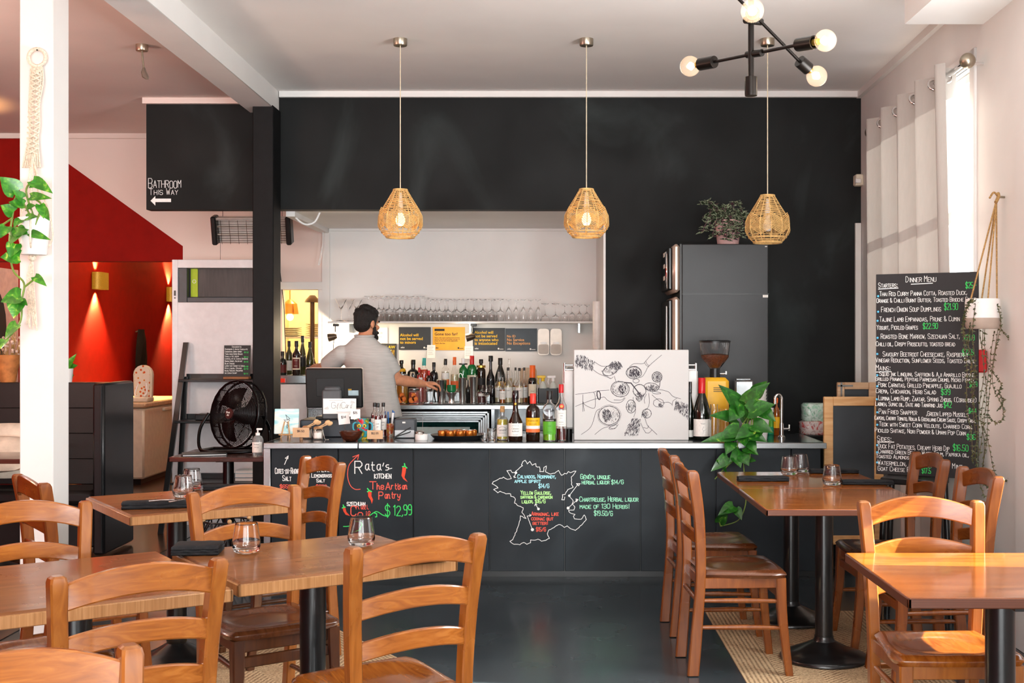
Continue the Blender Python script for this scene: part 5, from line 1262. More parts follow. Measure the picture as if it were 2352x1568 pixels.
MB().lathe([(0, 0), (.009, 0), (.008, .003), (0, .003)], 14, M=TR((.002, -r - .004, h * .62), rx=R(90))).build('seal_centre', mat('amber_seal', 'eaa63c', .4, vary=.05), t)
# wine pair
x, y = cpos(1612, 1009); h = az(869, y) - ZC; r = wd(20, y)
t = bottle('wine_bottle', 'dark wine bottle with red capsule and white label beside the canvas', x, y, ZC, h, r, 'burgundy', G_dark, cap=C_red, capz=.76, labs=((.06, .34, P_white, 75),), n=28)
words_on(t, r + .0014, [('Morgon', .03, h * .26, .011)], I_dark)
m = MB().line([(.0, h * .1), (.004, h * .15), (-.004, h * .18), (.006, h * .22)], .001, FL).line([(.004, h * .15), (.02, h * .17)], .001, FL); wrap(m, r + .0014).build('vine_drawing_lettering', I_dark, t, smooth=False)
x, y = cpos(1585, 1007.6); h = az(878, y) - ZC
bottle('wine_bottle', 'dark wine bottle mostly hidden between the canvas and red-capsuled bottle', x, y, ZC, h, wd(9.5, y), 'burgundy', G_dark, cap=G_black, capz=.8, labs=((.04, .16, P_white, 70),))
# coffee machine behind the canvas
YM = 8.0; t = thing('espresso_machine', 'steel espresso machine hidden behind the canvas print, white side panels showing', 'coffee machine')
xa, xb = ax(1293, YM), ax(1603, YM); zt = az(838, YM)
MB().box(xa + .03, xb - .03, YM + .06, YM + .4, ZC + .1, zt - .02, .01).build('body', M_steel, t)
for a in ((xa, xa + .075), (xb - .075, xb)): MB().box(a[0], a[1], YM, YM + .4, az(985, YM), zt - .03, .012).build('side_panel', M_wplas, t)
for a in (xa + .04, xb - .06):
    for b in (YM + .05, YM + .35): MB().lathe([(0, 0), (.022, 0), (.022, .05), (.016, .12), (0, .12)], 14, (a, b, ZC)).build('foot', M_blk, t)
m = MB()
for z in (zt, zt - .03): m.tube([(xa + .01, YM + .01, z), (xb - .01, YM + .01, z)], .006, 8)
for x in (xa + .012, xb - .012): m.tube([(x, YM + .01, zt - .12), (x, YM + .01, zt + .012)], .008, 8)
m.build('cup_rail', M_chrome, t)
# grinder
x, y = ax(1642, 8.2), 8.2; t = thing('coffee_grinder', 'yellow coffee grinder with clear hopper of roasted beans', 'coffee grinder', (x, y, ZC))
z1, z2, z3, z4 = (az(q, y) - ZC for q in (990, 866, 846, 784)); w_ = wd(29, y)
M_ylw = mat('sunflower_enamel', 'efb322', .3, vary=.03, coat=.3)
MB().box(-w_, w_, -.09, .1, 0, z2, .025).build('body', M_ylw, t)
MB().box(-w_ * 1.08, w_ * 1.08, -.1, .11, 0, .03, .008).build('base', M_blk, t)
m = MB()
for k in range(3): m.box(-.022, .04, -.0925, -.09, z2 - .07 - .012 * k, z2 - .066 - .012 * k)
m.build('vent_slats', M_blk, t)
MB().lathe([(0, 0), (.035, 0), (.035, z3 - z2), (0, z3 - z2)], 20, (0, 0, z2)).build('collar', M_blk, t)
MB().box(.03, .08, -.008, .008, z2 + .02, z2 + .03, .003).lathe([(0, 0), (.008, 0), (.008, .02), (0, .02)], 10, (.075, 0, z2 + .02)).build('shutter_lever', M_chrome, t)
rh = wd(35, y); hz = z4 - z3
o = [(.035, 0), (rh * .9, hz * .42), (rh, hz * .96)]
MB().lathe(o + [(a - .003, b + .002) for a, b in reversed(o)], 28, (0, 0, z3), closed=True).build('hopper', G_clear, t)
MB().lathe([(0, hz * .96), (rh * 1.02, hz * .96), (rh * 1.03, hz * 1.02), (rh * .9, hz * 1.05), (0, hz * 1.05)], 28, (0, 0, z3)).build('lid', M_blk, t)
M_bean = ramp_mat('roasted_beans', [(.05, '2a1006'), (.3, '6b3114'), (.6, '8a4a22')], 'vor', 110, 0, 0, .45, bump=.6)
MB().lathe([(0, .006), (.032, .006), (rh * .88, hz * .42), (rh * .9, hz * .5), (rh * .4, hz * .55), (0, hz * .52)], 26, (0, 0, z3)).build('coffee_beans', M_bean, t)
# clear jars, toaster, cups, cans, tap
for px, base, w_, hh, lab in ((1640, 1012, 20, 84, 'clear glass bottle beside the red-capsuled wine'), (1668, 1008, 38, 70, 'wide ribbed clear glass jar behind the trailing leaves')):
    x, y = cpos(px, base); bottle('glass_jar', lab, x, y, ZC, wd(hh, y), wd(w_ / 2, y), 'jar', G_clear, cat='jar', n=24)
x, y = ax(1706, 8.36), 8.36; t = thing('toaster', 'brushed steel toaster box standing at the back of the counter', 'appliance', (x, y, ZC))
MB().box(-.065, .065, -.07, .07, 0, az(872, y) - ZC, .012).build('case', M_steel, t)
MB().box(-.05, .05, -.03, .03, az(872, y) - ZC - .001, az(870, y) - ZC + .004, .004).build('lid', M_steel, t)
x, y = ax(1748, 8.33), 8.33; zs0 = ZC
for k in range(2):
    hh = .17 if k == 0 else .16; t = thing('cup_stack', ('lower kraft-topped stack of white paper cups', 'upper tapering column of white paper cups')[k], 'paper cups', (x - k * .004, y, zs0))
    m = MB(); 
    for j in range(7): m.lathe([(0, j * hh / 7), (.036, j * hh / 7), (.043, (j + .95) * hh / 7), (.045, (j + 1) * hh / 7), (0, (j + 1) * hh / 7)], 20)
    m.build('cup_ribs', M_paper, t); zs0 += hh
x, y = cpos(1772, 997); bottle('soda_bottle', 'green plastic bottle with white cap behind the potted vine', x, y, ZC, az(938, y) - ZC, wd(11, y), 'spirit', mat('mint_green_plastic', '2fae7a', .2, vary=.05, coat=.3), cap=M_wplas, capz=.86, labs=((.3, .6, P_grn, 80),))
x, y = cpos(1784, 999); bottle('sauce_bottle', 'slim amber sauce bottle with yellow label by the tap', x, y, ZC, az(915, y) - ZC, wd(7, y), 'spirit', G_amber, cap=C_oran, capz=.88, labs=((.2, .5, P_yel, 80),))
x, y = cpos(1795, 1006); t = thing('tap', 'tall chrome swan-neck tap at the end of the bar', 'tap', (x, y, ZC)); zt = az(906, y) - ZC; k = wd(1, y)
MB().lathe([(0, 0), (.024, 0), (.024, .01), (.015, .02), (.014, .1), (0, .1)], 20).build('body', M_chrome, t)
arc = [(0, 0, .05), (0, 0, zt - .03)] + [(-.022 + .022 * math.cos(a * .35), -.008 * a / 9, zt - .03 + .03 * math.sin(a * .35)) for a in range(1, 10)] + [(-.045, -.008, zt - .06)]
MB().tube(arc, .0095, 10).build('spout', M_chrome, t)
MB().tube([(.0, 0, .06), (.05, 0, .06)], .009, 10).tube([(.05, 0, .05), (.052, 0, .09)], .006, 10).build('lever_handle', M_chrome, t)
# ---------------------------------------------------------------- fridge, plants, lights, curtain, boards
def leaf(mb, base, tip, nrm, w, heart=.35, fold=.18, droop=.15, n=7):
    """one bent leaf blade from base to tip, w wide, folded along its rib"""
    base, tip = V(base), V(tip); d = tip - base; L = d.length
    if L < 1e-6: return
    d = d / L; nrm = V(nrm); nrm = nrm - d * nrm.dot(d)
    if nrm.length < 1e-4: nrm = d.orthogonal()
    nrm.normalize(); s = d.cross(nrm)
    def f(u, v):
        t = u; x = (v - .5) * 2
        wid = (math.sin(math.pi * min(1, t * .93 + .07) ** .62) ** .9) * (1 + heart * max(0, .35 - t)) * (1 - .25 * t)
        back = -heart * .25 * L * (abs(x) ** 1.5) * max(0, 1 - t / .35)
        p = base + d * (t * L + back) + s * (x * w / 2 * wid) + nrm * (abs(x) * fold * w * wid - droop * L * t * t)
        return tuple(p)
    mb.grid(f, n, 4)
def var_leaf(name, cols, scale=24, rough=.32):
    return ramp_mat(name, cols, 'noise', scale, 1.2, 3, rough, coat=.2)
M_poth = var_leaf('pothos_leaf', [(.2, '1d5a14'), (.48, '2f7a1c'), (.62, '4d9a28'), (.74, 'b8cf55')])
M_pothd = var_leaf('deep_pothos_leaf', [(.2, '12400f'), (.5, '1f5d16'), (.66, '347a20'), (.78, 'a3bb4a')])
M_stem = mat('vine_stem', '6f8a35', .5, vary=.12)
M_trad = ramp_mat('striped_purple_leaf', [(.42, '1f2c18'), (.5, '9aa588'), (.56, '2c3a20'), (.72, '4a2838')], 'noise', 40, .3, 1, .4, (1, 1, 1))
M_dry = var_leaf('small_dark_leaf', [(.2, '262d16'), (.5, '39421f'), (.66, '5c5630'), (.8, '8a6e46')], 30, .5)
M_pinkpot = mat('blush_pot', 'd9aeaa', .6, vary=.05); M_whpot = mat('white_pot', 'efebe8', .45, vary=.02)
# fridge
YFr = 8.66; t = thing('fridge_freezer', 'tall dark grey fridge freezer turned side-on beside the black wall', 'fridge')
M_frs = mat('graphite_fridge_side', '292a2c', .42, .1, vary=.06, vs=4); zt = az(560, YFr)
x0, x1, zm = ax(1566, YFr), ax(1765, YFr), az(675, YFr)
MB().box(x0, x1, YFr, YFr + .62, .02, zt, .006).build('cabinet', M_frs, t)
MB().box(x0 + .002, x1 + .002, YFr - .002, YFr, zm - .004, zm + .004).build('joint_groove', M_blk, t)
M_frd = mat('champagne_steel', 'd0b6a4', .3, .55, vary=.03)
for n_, za, zb in (('upper_door', zm + .012, zt), ('lower_door', .06, zm - .02)):
    d = MB().box(ax(1545, YFr), x0 - .012, YFr, YFr + .62, za, zb, .02).build(n_, M_frd, t)
    MB().box(ax(1536, YFr), ax(1545, YFr), YFr + .04, YFr + .58, za + .02, zb - .02, .008).build('door_face', M_blks, d)
    MB().box(ax(1529, YFr), ax(1535, YFr), YFr + .02, YFr + .06, za + .02, zb - .06, .01).build('handle', M_chrome, d)
MB().box(x0 - .012, x0, YFr + .01, YFr + .6, .05, zt).build('door_seal', M_blk, t)
MB().box(ax(1752, YFr), ax(1764, YFr), YFr - .002, YFr, az(683, YFr), az(677, YFr)).box(ax(1757, YFr), ax(1762, YFr), YFr - .002, YFr, az(567, YFr), az(565, YFr)).build('maker_tag_panel', P_white, t)
m = MB()
for a, b, c, d in ((1533, 640, 1541, 632), (1533, 585, 1541, 575), (1533, 612, 1541, 622)): m.box(ax(a, YFr) - .001, ax(a, YFr) + .002, YFr + .1, YFr + .3, az(b, YFr) , az(b, YFr) + .03)
m.build('sticker_panel', P_white, t)
# striped trailing plant in pink pot
Yp = 8.9; t = thing('trailing_plant', 'striped purple and silver trailing plant in a blush pot on the fridge', 'plant', (ax(1672, Yp), Yp, zt + .0005))
h = az(507, Yp) - zt; r = wd(31, Yp)
MB().lathe([(0, 0), (r * .75, 0), (r * .78, .01), (r, h), (r * .93, h), (r * .9, h - .02), (0, h - .02)], 26).build('pot', M_pinkpot, t)
m = MB(); sm = MB(); rng = random.Random(21)
tips = [(-60, 470, .3), (-45, 520, .2), (-62, 535, .3), (-40, 545, .4), (-20, 540, .5), (25, 470, 0), (15, 540, .5), (40, 530, .3), (50, 545, .2), (0, 525, .5), (-30, 500, .2), (-10, 490, .4), (35, 500, .2), (5, 550, .55), (52, 505, .1), (-52, 500, .3), (22, 545, .45), (-8, 552, .5)]
for dx, py, fw in tips:
    p1 = V((wd(dx, Yp), -r * (fw * 2 + .1) if fw > .1 else rng.uniform(-.05, .05), az(py, Yp) - zt))
    p0 = V((wd(dx, Yp) * .3, -r * .4 * fw, h - .01)); pm = (p0 + p1) / 2 + V((0, -.02 * fw, .06 + .03 * rng.random())); pm.z = max(pm.z, h + .015)
    pts = smooth_path([p0, pm, p1], 6); sm.tube(pts, .003, 5)
    for k, q in enumerate(pts[2:]):
        for s in (-1, 1):
            dr = V((s * .8 + rng.uniform(-.4, .4), -.3 + rng.uniform(-.4, .2), rng.uniform(-.5, .6))).normalized() * rng.uniform(.04, .06)
            leaf(m, q, q + dr, (0, -1, .6), .02, 0, .1, .1, 5)
m.build('foliage', M_trad, t, ang=80); sm.build('stem', mat('purple_stem', '6b4a52', .5, vary=.1), t)

# potted vine on the bar
def vine(t, pts, leaves, m, sm, rad=.004, step=None): sm.tube(smooth_path(pts, 5), rad, 6)
x, y = ax(1735, 7.9), 7.9; t = thing('potted_pothos', 'leafy green pothos in a white pot trailing over the bar front', 'plant', (x, y, ZC))
r, h = wd(32, y), az(957, y) - ZC
MB().lathe([(0, 0), (r * .8, 0), (r * .82, .006), (r, h), (r * .94, h), (r * .92, h - .015), (0, h - .015)], 28).build('pot', M_whpot, t)
m = MB(); sm = MB(); O = V((x, y, ZC)); rng = random.Random(4)
# (base px, base py, tip px, tip py, width px, distance)
LV = [(1700, 935, 1655, 882, 42, 7.75), (1712, 925, 1765, 876, 40, 7.7), (1720, 945, 1778, 925, 52, 7.65), (1690, 960, 1632, 950, 36, 7.7), (1722, 965, 1700, 905, 44, 7.8), (1730, 975, 1776, 990, 44, 7.6), (1712, 990, 1762, 1012, 40, 7.6), (1700, 985, 1650, 1005, 42, 7.62), (1690, 1000, 1612, 1010, 30, 7.6), (1710, 960, 1690, 920, 40, 7.7), (1745, 940, 1782, 965, 40, 7.65), (1735, 905, 1760, 875, 36, 7.8), (1702, 1005, 1712, 1022, 36, 7.58), (1680, 1015, 1668, 1042, 30, 7.6), (1718, 1012, 1738, 1040, 30, 7.6), (1725, 985, 1690, 1005, 36, 7.58), (1695, 940, 1676, 965, 40, 7.68), (1740, 985, 1720, 1010, 34, 7.6),
      (1700, 1035, 1675, 1060, 28, 7.6), (1672, 1050, 1634, 1080, 30, 7.58), (1690, 1048, 1702, 1072, 28, 7.58), (1712, 1028, 1742, 1042, 30, 7.6), (1704, 1045, 1720, 1068, 30, 7.58), (1716, 1060, 1735, 1056, 26, 7.6), (1668, 1075, 1648, 1055, 24, 7.6), (1685, 1162, 1650, 1180, 32, 7.6), (1690, 1168, 1704, 1192, 24, 7.6), (1652, 1200, 1672, 1170, 26, 7.6)]
for a, b, c, d, w_, Y in LV:
    p0 = at(a, b, Y) - O; p1 = at(c, d, Y - .06) - O
    leaf(m, p0, p1, (rng.uniform(-.3, .3), -.8, .6), wd(w_, Y), .4, .12, .12)
    q = V((rng.uniform(-.02, .02), -.03, h)); 
    if b < 1000: sm.tube(smooth_path([V((0, 0, h - .03)), (q + p0) / 2 + V((0, 0, .05)), p0], 4), .0035, 6)
for pth in ([(1705, 985, 7.75), (1695, 1015, 7.62), (1690, 1050, 7.6), (1665, 1075, 7.6), (1642, 1100, 7.6)], [(1715, 990, 7.75), (1715, 1020, 7.62), (1708, 1060, 7.6), (1712, 1120, 7.6), (1712, 1160, 7.6), (1695, 1195, 7.6), (1655, 1208, 7.6)], [(1725, 990, 7.75), (1724, 1020, 7.62), (1722, 1060, 7.6)], [(1655, 1208, 7.6), (1650, 1190, 7.6)]):
    sm.tube(smooth_path([at(*q) - O for q in pth], 5), .0035, 6)
m.build('foliage', M_pothd, t, ang=80); sm.build('stem', M_stem, t)

# ---------------------------------------------------------------- pendants over the bar
M_rat = mat('woven_rattan', 'd2aa6c', .7, vary=.12, vs=50); M_brass = mat('antique_nickel', 'a99f8e', .3, .9, vary=.05); M_cordw = mat('linen_cord', 'cdbfa6', .8, vary=.08)
M_bulb = mat('lit_bulb', 'fff1d0', .3, emit='ffc978', es=14, vary=0); M_bulboff = mat('opal_bulb', 'f5f0e8', .2, vary=.01)
def pendant(label, px, top, bot, lit):
    Y = 7.75; x = ax(px, Y); zt, zb = az(top, Y), az(bot, Y); hh = zt - zb; rm = wd(51, Y)
    t = thing('pendant_lamp', label, 'pendant lamp', (x, Y, zb), 0, 'rattan pendants above the bar')
    MB().lathe([(0, 0), (wd(15, Y), 0), (wd(16, Y), .004), (wd(16, Y), .045), (0, .045)], 24, (0, 0, CEIL - .045 - zb)).build('ceiling_canopy', M_brass, t)
    MB().tube([(0, 0, hh - .01), (0, 0, CEIL - .04 - zb)], .0035, 6).build('cord', M_cordw, t)
    MB().lathe([(0, 0), (.016, 0), (.018, .05), (.01, .13), (0, .13)], 14, (0, 0, hh - .15)).build('socket', M_wplas, t)
    MB().lathe([(0, 0), (.018, .004), (.029, .025), (.03, .045), (.02, .07), (.014, .085), (0, .085)], 16, (0, 0, hh - .23)).build('bulb', M_bulb if lit else M_bulboff, t)
    N = 12
    prof = [(0, .62), (.08, .82), (.28, 1.0), (.45, .98), (.6, .82), (.8, .55), (1, .3)]
    def rad(u):
        for (a, b), (c, d) in zip(prof, prof[1:]):
            if u <= c: return (b + (d - b) * (u - a) / (c - a)) * rm
        return prof[-1][1] * rm
    m = MB()
    for k in range(N):
        a = 2 * math.pi * k / N
        m.tube([(rad(u) * math.cos(a), rad(u) * math.sin(a), u * hh) for u in (0, .12, .28, .45, .6, .8, 1)], .0032, 6)
    for u, q in ((0, .006), (1, .006), (.1, .004)): m.tube([(rad(u) * math.cos(a * .2618), rad(u) * math.sin(a * .2618), u * hh) for a in range(24)], q, 6, closed=True)
    m.build('rib_frame', M_rat, t)
    m = MB(); rng = random.Random(px)
    for i in range(13):            # level rounds of the upper cone
        u = .55 + .44 * i / 12
        m.tube([(rad(u) * 1.01 * math.cos(a * .5236 + .01), rad(u) * 1.01 * math.sin(a * .5236), u * hh + rng.uniform(-.002, .002)) for a in range(12)], .0028, 5, closed=True)
    for i in range(11):            # zigzag band
        u = .2 + .032 * i
        m.tube([(rad(u) * 1.01 * math.cos(a * .5236), rad(u) * 1.01 * math.sin(a * .5236), (u + (.09 if a % 2 else -.04)) * hh) for a in range(12)], .0032, 5, closed=True)
    for i in range(5):
        u = .02 + .035 * i
        m.tube([(rad(u) * 1.01 * math.cos(a * .5236), rad(u) * 1.01 * math.sin(a * .5236), u * hh) for a in range(12)], .002, 5, closed=True)
    m.build('rattan_weave', M_rat, t)
    if lit: lamp('pendant_glow', 'POINT', (x, Y, zb + hh - .195), 36, (1, .8, .38), radius=.03)
pendant('lit rattan pendant hanging above the chalk price panels', 919.5, 436, 545, True)
pendant('lit rattan pendant hanging over the canvas print', 1347, 435, 544, True)
pendant('unlit rattan pendant in front of the fridge top plant', 1763, 449, 557, False)

# ---------------------------------------------------------------- chandelier
t = thing('chandelier', 'black branching chandelier with clear globe bulbs', 'chandelier', (ax(1725, 5.37), 5.37, 0)); S = V((ax(1725, 5.37), 5.37, 0))
M_chb2 = mat('dark_bronze_metal', '1c1714', .35, .6, vary=.06)
M_globe = mat('smoked_globe_glass', 'ffeedd', 0.05, ior=1.3, vary=0, alpha=.09)
M_fil = mat('glowing_filament', 'fff0d0', .3, emit='ffd9a0', es=30, vary=0)
z_hi, z_lo, z_b = az(50, 5.37), az(122, 5.37), az(175, 5.37)
MB().tube([(0, 0, z_b), (0, 0, CEIL)], .013, 14).lathe([(0, 0), (.06, 0), (.06, .03), (0, .03)], 24, (0, 0, CEIL - .03)).build('stem', M_chb2, t)
MB().lathe([(0, 0), (.027, 0), (.028, .01), (.028, az(177, 5.37) - az(220, 5.37)), (0, az(177, 5.37) - az(220, 5.37))], 20, (0, 0, az(220, 5.37))).build('socket', M_chb2, t)
MB().tube([(-.03, -.03, z_hi), (.05, .03, z_hi + .008)], .016, 14).build('upper_joint', M_chb2, t)
MB().tube([(-.012, .03, z_lo), (.04, -.05, z_lo - .01)], .016, 14).build('lower_joint', M_chb2, t)
def arm(name, a, b, r=.0075): MB().tube([a, b], r, 10).build(name, M_chb2, t)
def bulb_on(arm_end, bulb_c, br):
    """socket then globe along the direction from arm_end to bulb_c"""
    e, c = V(arm_end), V(bulb_c); d = (c - e).normalized(); q = d.to_track_quat('Z', 'Y').to_matrix().to_4x4()
    M = Matrix.Translation(e) @ q; L = (c - e).length - br * .9
    MB().lathe([(0, 0), (.028, 0), (.029, .006), (.029, L * .82), (.024, L * .82), (.022, L * .4), (0, L * .4)], 20, M=M).build('socket', M_chb2, t)
    MB().lathe([(0, 0), (.014, 0), (.014, L * .25), (0, L * .25)], 14, M=M @ Matrix.Translation((0, 0, L * .78))).build('bulb_collar', P_gold, t)
    MB().ball(tuple(c), br, 24).build('globe', M_globe, t, ang=80)
    MB().tube([c - d * br * .5, c - d * br * .1, c + d * br * .3], [.008, .019, .008], 12).build('filament', M_fil, t)
    lamp('bulb_glow', 'POINT', c + S + d * (br + .03), 1.3, (1, .85, .66), radius=.04)
LOC = lambda px, py, d: at(px, py, d) - S
aL, aR = LOC(1641, 142, 5.6), LOC(1832, 103, 5.14)
arm('arm', aL, aR); bulb_on(aL, LOC(1585, 152, 5.72), wd(23.5, 5.72)); bulb_on(aR, LOC(1896, 93, 5.02), wd(25.5, 5.02))
b0, b1 = LOC(1655, -45, 5.3), LOC(1836, 140, 5.45)
arm('arm', b0, b1); bulb_on(b1, LOC(1876, 175, 5.5), wd(24, 5.5)); bulb_on(b0, LOC(1620, -80, 5.28), wd(24, 5.3))
c0, c1 = LOC(1732, 52, 5.37), LOC(1729, 33, 4.97)
arm('arm', c0, c1); bulb_on(c1, LOC(1728, 25, 4.87), wd(27, 4.87))

# ---------------------------------------------------------------- curtain on the right wall
t = thing('curtain', 'pale grey eyelet curtain drawn half across the tall window', 'curtain')
M_cur = mat('linen_curtain', 'b5afa9', .85, vary=.012, vs=50, bump=.12, bs=160, stretch=(1, 1, .2))
_n = M_cur.node_tree; _p = _n.nodes['Principled BSDF']; _t = _n.nodes.new('ShaderNodeBsdfTranslucent'); _t.inputs[0].default_value = (.8, .77, .73, 1)
_x = _n.nodes.new('ShaderNodeMixShader'); _x.inputs[0].default_value = .02
_n.links.new(_p.outputs[0], _x.inputs[1]); _n.links.new(_t.outputs[0], _x.inputs[2]); _n.links.new(_x.outputs[0], _n.nodes['Material Output'].inputs[0])
ztop, zbot = 3.035, .12
def wall_pt(u, off, z): return MW @ V((u, off, z))
m = MB(); u0, u1, n = 6.66, 8.52, 90
def cur(a, b):
    u = u0 + (u1 - u0) * a; ph = a * 2 * math.pi * 4.5
    amp = .085 * (.75 + .25 * b)
    return tuple(wall_pt(u - .14 * (1 - b) * (1 - a) ** 3 + .03 * math.cos(ph) * b, .105 + amp * math.sin(ph + .5), zbot + (ztop - zbot) * b))
m.grid(cur, n, 14)
m.build('cloth', M_cur, t, ang=80)
ROD = [wall_pt(6.43, .105, 2.985), wall_pt(8.63, .105, 2.985)]
r_ = thing('curtain_rod', 'polished nickel curtain rod with ball ends above the tall window', 'curtain rod')
MB().tube(ROD, .016, 14).build('rod', M_chrome, r_)
for q in ROD: MB().ball(tuple(q), .042, 18).build('ball_finial', M_brass, r_)
for u in (6.5, 8.58): MB().tube([wall_pt(u, 0.0, 2.985), wall_pt(u, .105, 2.985)], .01, 10).build('bracket', M_chrome, r_)
for i in range(8):
    a = (i + 1) / 9 - .0177; c = wall_pt(u0 + (u1 - u0) * a, .105, 2.985)
    MB().tube([c + (MW.to_3x3() @ V((.02 * math.sin(j * .3927), .034 * math.cos(j * .3927), .034 * math.sin(j * .3927)))) for j in range(16)], .008, 8, closed=True).build('eyelet_ring', M_chrome, t)

# ---------------------------------------------------------------- menu board, frames, alarm, hanging plant
BL, BR = at(2012, 1088, 6.66), at(2247, 1096, 6.4)
TL, TRr = at(2012, 630, 6.66), at(2247, 619, 6.4)
t = thing('menu_board', 'tall dinner menu blackboard lettered in white and green in the window corner', 'blackboard')
u = (BR - BL); u.z = 0; wb = u.length; hb = TL.z - BL.z
MB_ = face_on(BL, u, (0, 0, 1)); nrm = MB_.to_3x3() @ V((0, 0, 1))
MB().box(0, wb, 0, hb, -.02, 0, .002, MB_).build('board', mat('blackboard_face', '1c1c1e', .5, vary=.1, vs=3), t)
def line_at(mb, s, y_zoom, x_zoom, h, w_, th=2.7):
    """zoom coordinates: board spans 400..1105 x, about 90..1480 y"""
    X = (x_zoom - 398) / 706 * wb; Y = hb * (1 - (y_zoom - 78) / 1410)
    chalk(mb, s, MB_ @ Matrix.Translation((0, 0, .0015)), X, Y, h / 1410 * hb, w_ / 706 * wb, th / 706 * wb, jit=.03)
w = MB()
ROWS = [('Dinner Menu', 138, 610, 40, 215), ('Starters:', 172, 416, 34, 140), ('Thai Red Curry Panna Cotta, Roasted Duck,', 232, 424, 32, 610), ('Orange & Chilli Burnt Butter, Toasted Brioche Crumb', 278, 403, 30, 690), ('French Onion Soup Dumplings', 344, 437, 36, 420), ('Tajine Lamb Empanadas, Prune & Cumin', 412, 424, 34, 560), ('Yogurt, Pickled Grapes', 468, 405, 32, 292), ('Roasted Bone Marrow, Szechuan Salt,', 532, 434, 34, 552), ('Chilli oil, Crispy Prosciutto, toasted bread', 584, 400, 32, 552), ('Savoury Beetroot Cheesecake, Raspberry', 656, 448, 34, 592), ('Vinegar Reduction, Sunflower Seeds, Toasted Bread', 698, 398, 32, 690), ('Mains:', 756, 399, 38, 108), ('Squid Ink Linguini, Saffron & Aji Amarillo Bisque', 794, 424, 30, 660), ('Grilled Prawns, Pepitas Parmesan Crumb, Micro Fennel', 828, 397, 28, 690),
        ('Pork Carnitas, Grilled Pineapple, Guajillo', 872, 415, 32, 580), ('Crema, Chicharon, Herb Salad', 916, 400, 32, 422), ('Lumina Lamb Rump, Zaatar, Spring Zhoug, (Coriander)', 966, 418, 32, 680), ('Labneh, Sumac oil, Date and Tamarind Jus', 1006, 395, 30, 470), ('Pan Fried Snapper', 1062, 420, 34, 272), (',Green Lipped Mussels', 1066, 752, 32, 290), ('Capers, Cherry Tomato, Nduja & Gochujang Cream Sauce, Crispy Basil', 1104, 390, 28, 700), ('Teok with Sweet Corn Veloute, Charred Corn,', 1148, 422, 30, 650), ('Pickled Shitake, Nori Powder & Umami Pop Corn', 1192, 392, 30, 632), ('Sides:', 1254, 408, 36, 104), ('Duck Fat Potatoes, Creamy Herb Dip', 1304, 414, 34, 500), ('Charred Green Beans, White Toum, Paprika oil,', 1340, 416, 30, 630), ('Toasted Almonds', 1374, 400, 28, 236), ('Watermelon, Cucumber Salad, Mint', 1422, 412, 34, 590), ('Goat Cheese Feta', 1462, 412, 32, 282)]
for s, y, x, h, w_ in ROWS: line_at(w, s, y, x, h, w_)
for x0, x1, y in ((648, 796, 153), (416, 556, 182), (399, 508, 768), (408, 526, 1262)):
    w.line([((x0 - 398) / 706 * wb, hb * (1 - (y - 78) / 1410)), ((x1 - 398) / 706 * wb, hb * (1 - (y - 82) / 1410))], .004, MB_ @ Matrix.Translation((0, 0, .0015)))
w.build('chalk_lettering', M_chalk, t, smooth=False)
for s, y, x, h, w_ in (('$25.-', 188, 1020, 40, 80), ('$21.90', 334, 876, 44, 96), ('$22.90', 464, 730, 38, 106), ('$21.9', 545, 1004, 38, 80), ('$23.5', 645, 998, 38, 80), ('$39', 862, 1046, 36, 55), ('$39', 918, 855, 38, 66), ('$42', 1006, 872, 38, 58), ('$44', 1040, 1040, 32, 56), ('$36', 1220, 1028, 36, 62), ('$16.50', 1300, 936, 42, 106), ('$17.5', 1466, 722, 36, 66)):
    w = MB(); line_at(w, s, y, x, h, w_, 3.0); w.build('chalk_price_lettering', M_chg, t, smooth=False)
w = MB()
for y, x in ((232, 414), (342, 414), (406, 410), (526, 410), (640, 408), (790, 408), (868, 408), (960, 404), (1052, 408), (1140, 408), (1284, 406), (1334, 406), (1406, 406)): w.dot((x - 398) / 706 * wb, hb * (1 - (y - 78) / 1410), .0058, MB_ @ Matrix.Translation((0, 0, .0015)))
w.build('chalk_dot_lettering', M_chb, t, smooth=False)
# the dark stool that holds the board up
st = thing('bar_stool', 'black stool behind the chairs that the dinner menu board stands on', 'stool', (*((BL + BR) / 2 + nrm * .045 - u.normalized() * .05).xy, 0))
zs_ = min(BL.z, BR.z) - .001
MB().box(-.16, .16, -.1, .1, zs_ - .035, zs_, .006, TR(rz=math.atan2(u.y, u.x))).build('seat', M_blks, st)
for sx_ in (-1, 1):
    for sy_ in (-1, 1):
        M = TR(rz=math.atan2(u.y, u.x)); MB().tube([M @ V((sx_ * .17, sy_ * .09, 0)), M @ V((sx_ * .14, sy_ * .08, zs_ - .03))], .016, 10).build('leg', M_blks, st)
    MB().tube([M @ V((sx_ * .157, -.085, .3)), M @ V((sx_ * .157, .085, .3))], .011, 8).build('stretcher', M_blks, st)
M_oak = grain('raw_pine_frame', 'c08a52', 'd0a06a', 'dcb383', (1, 1, 9), sc=3, rough=.5, coat=0)
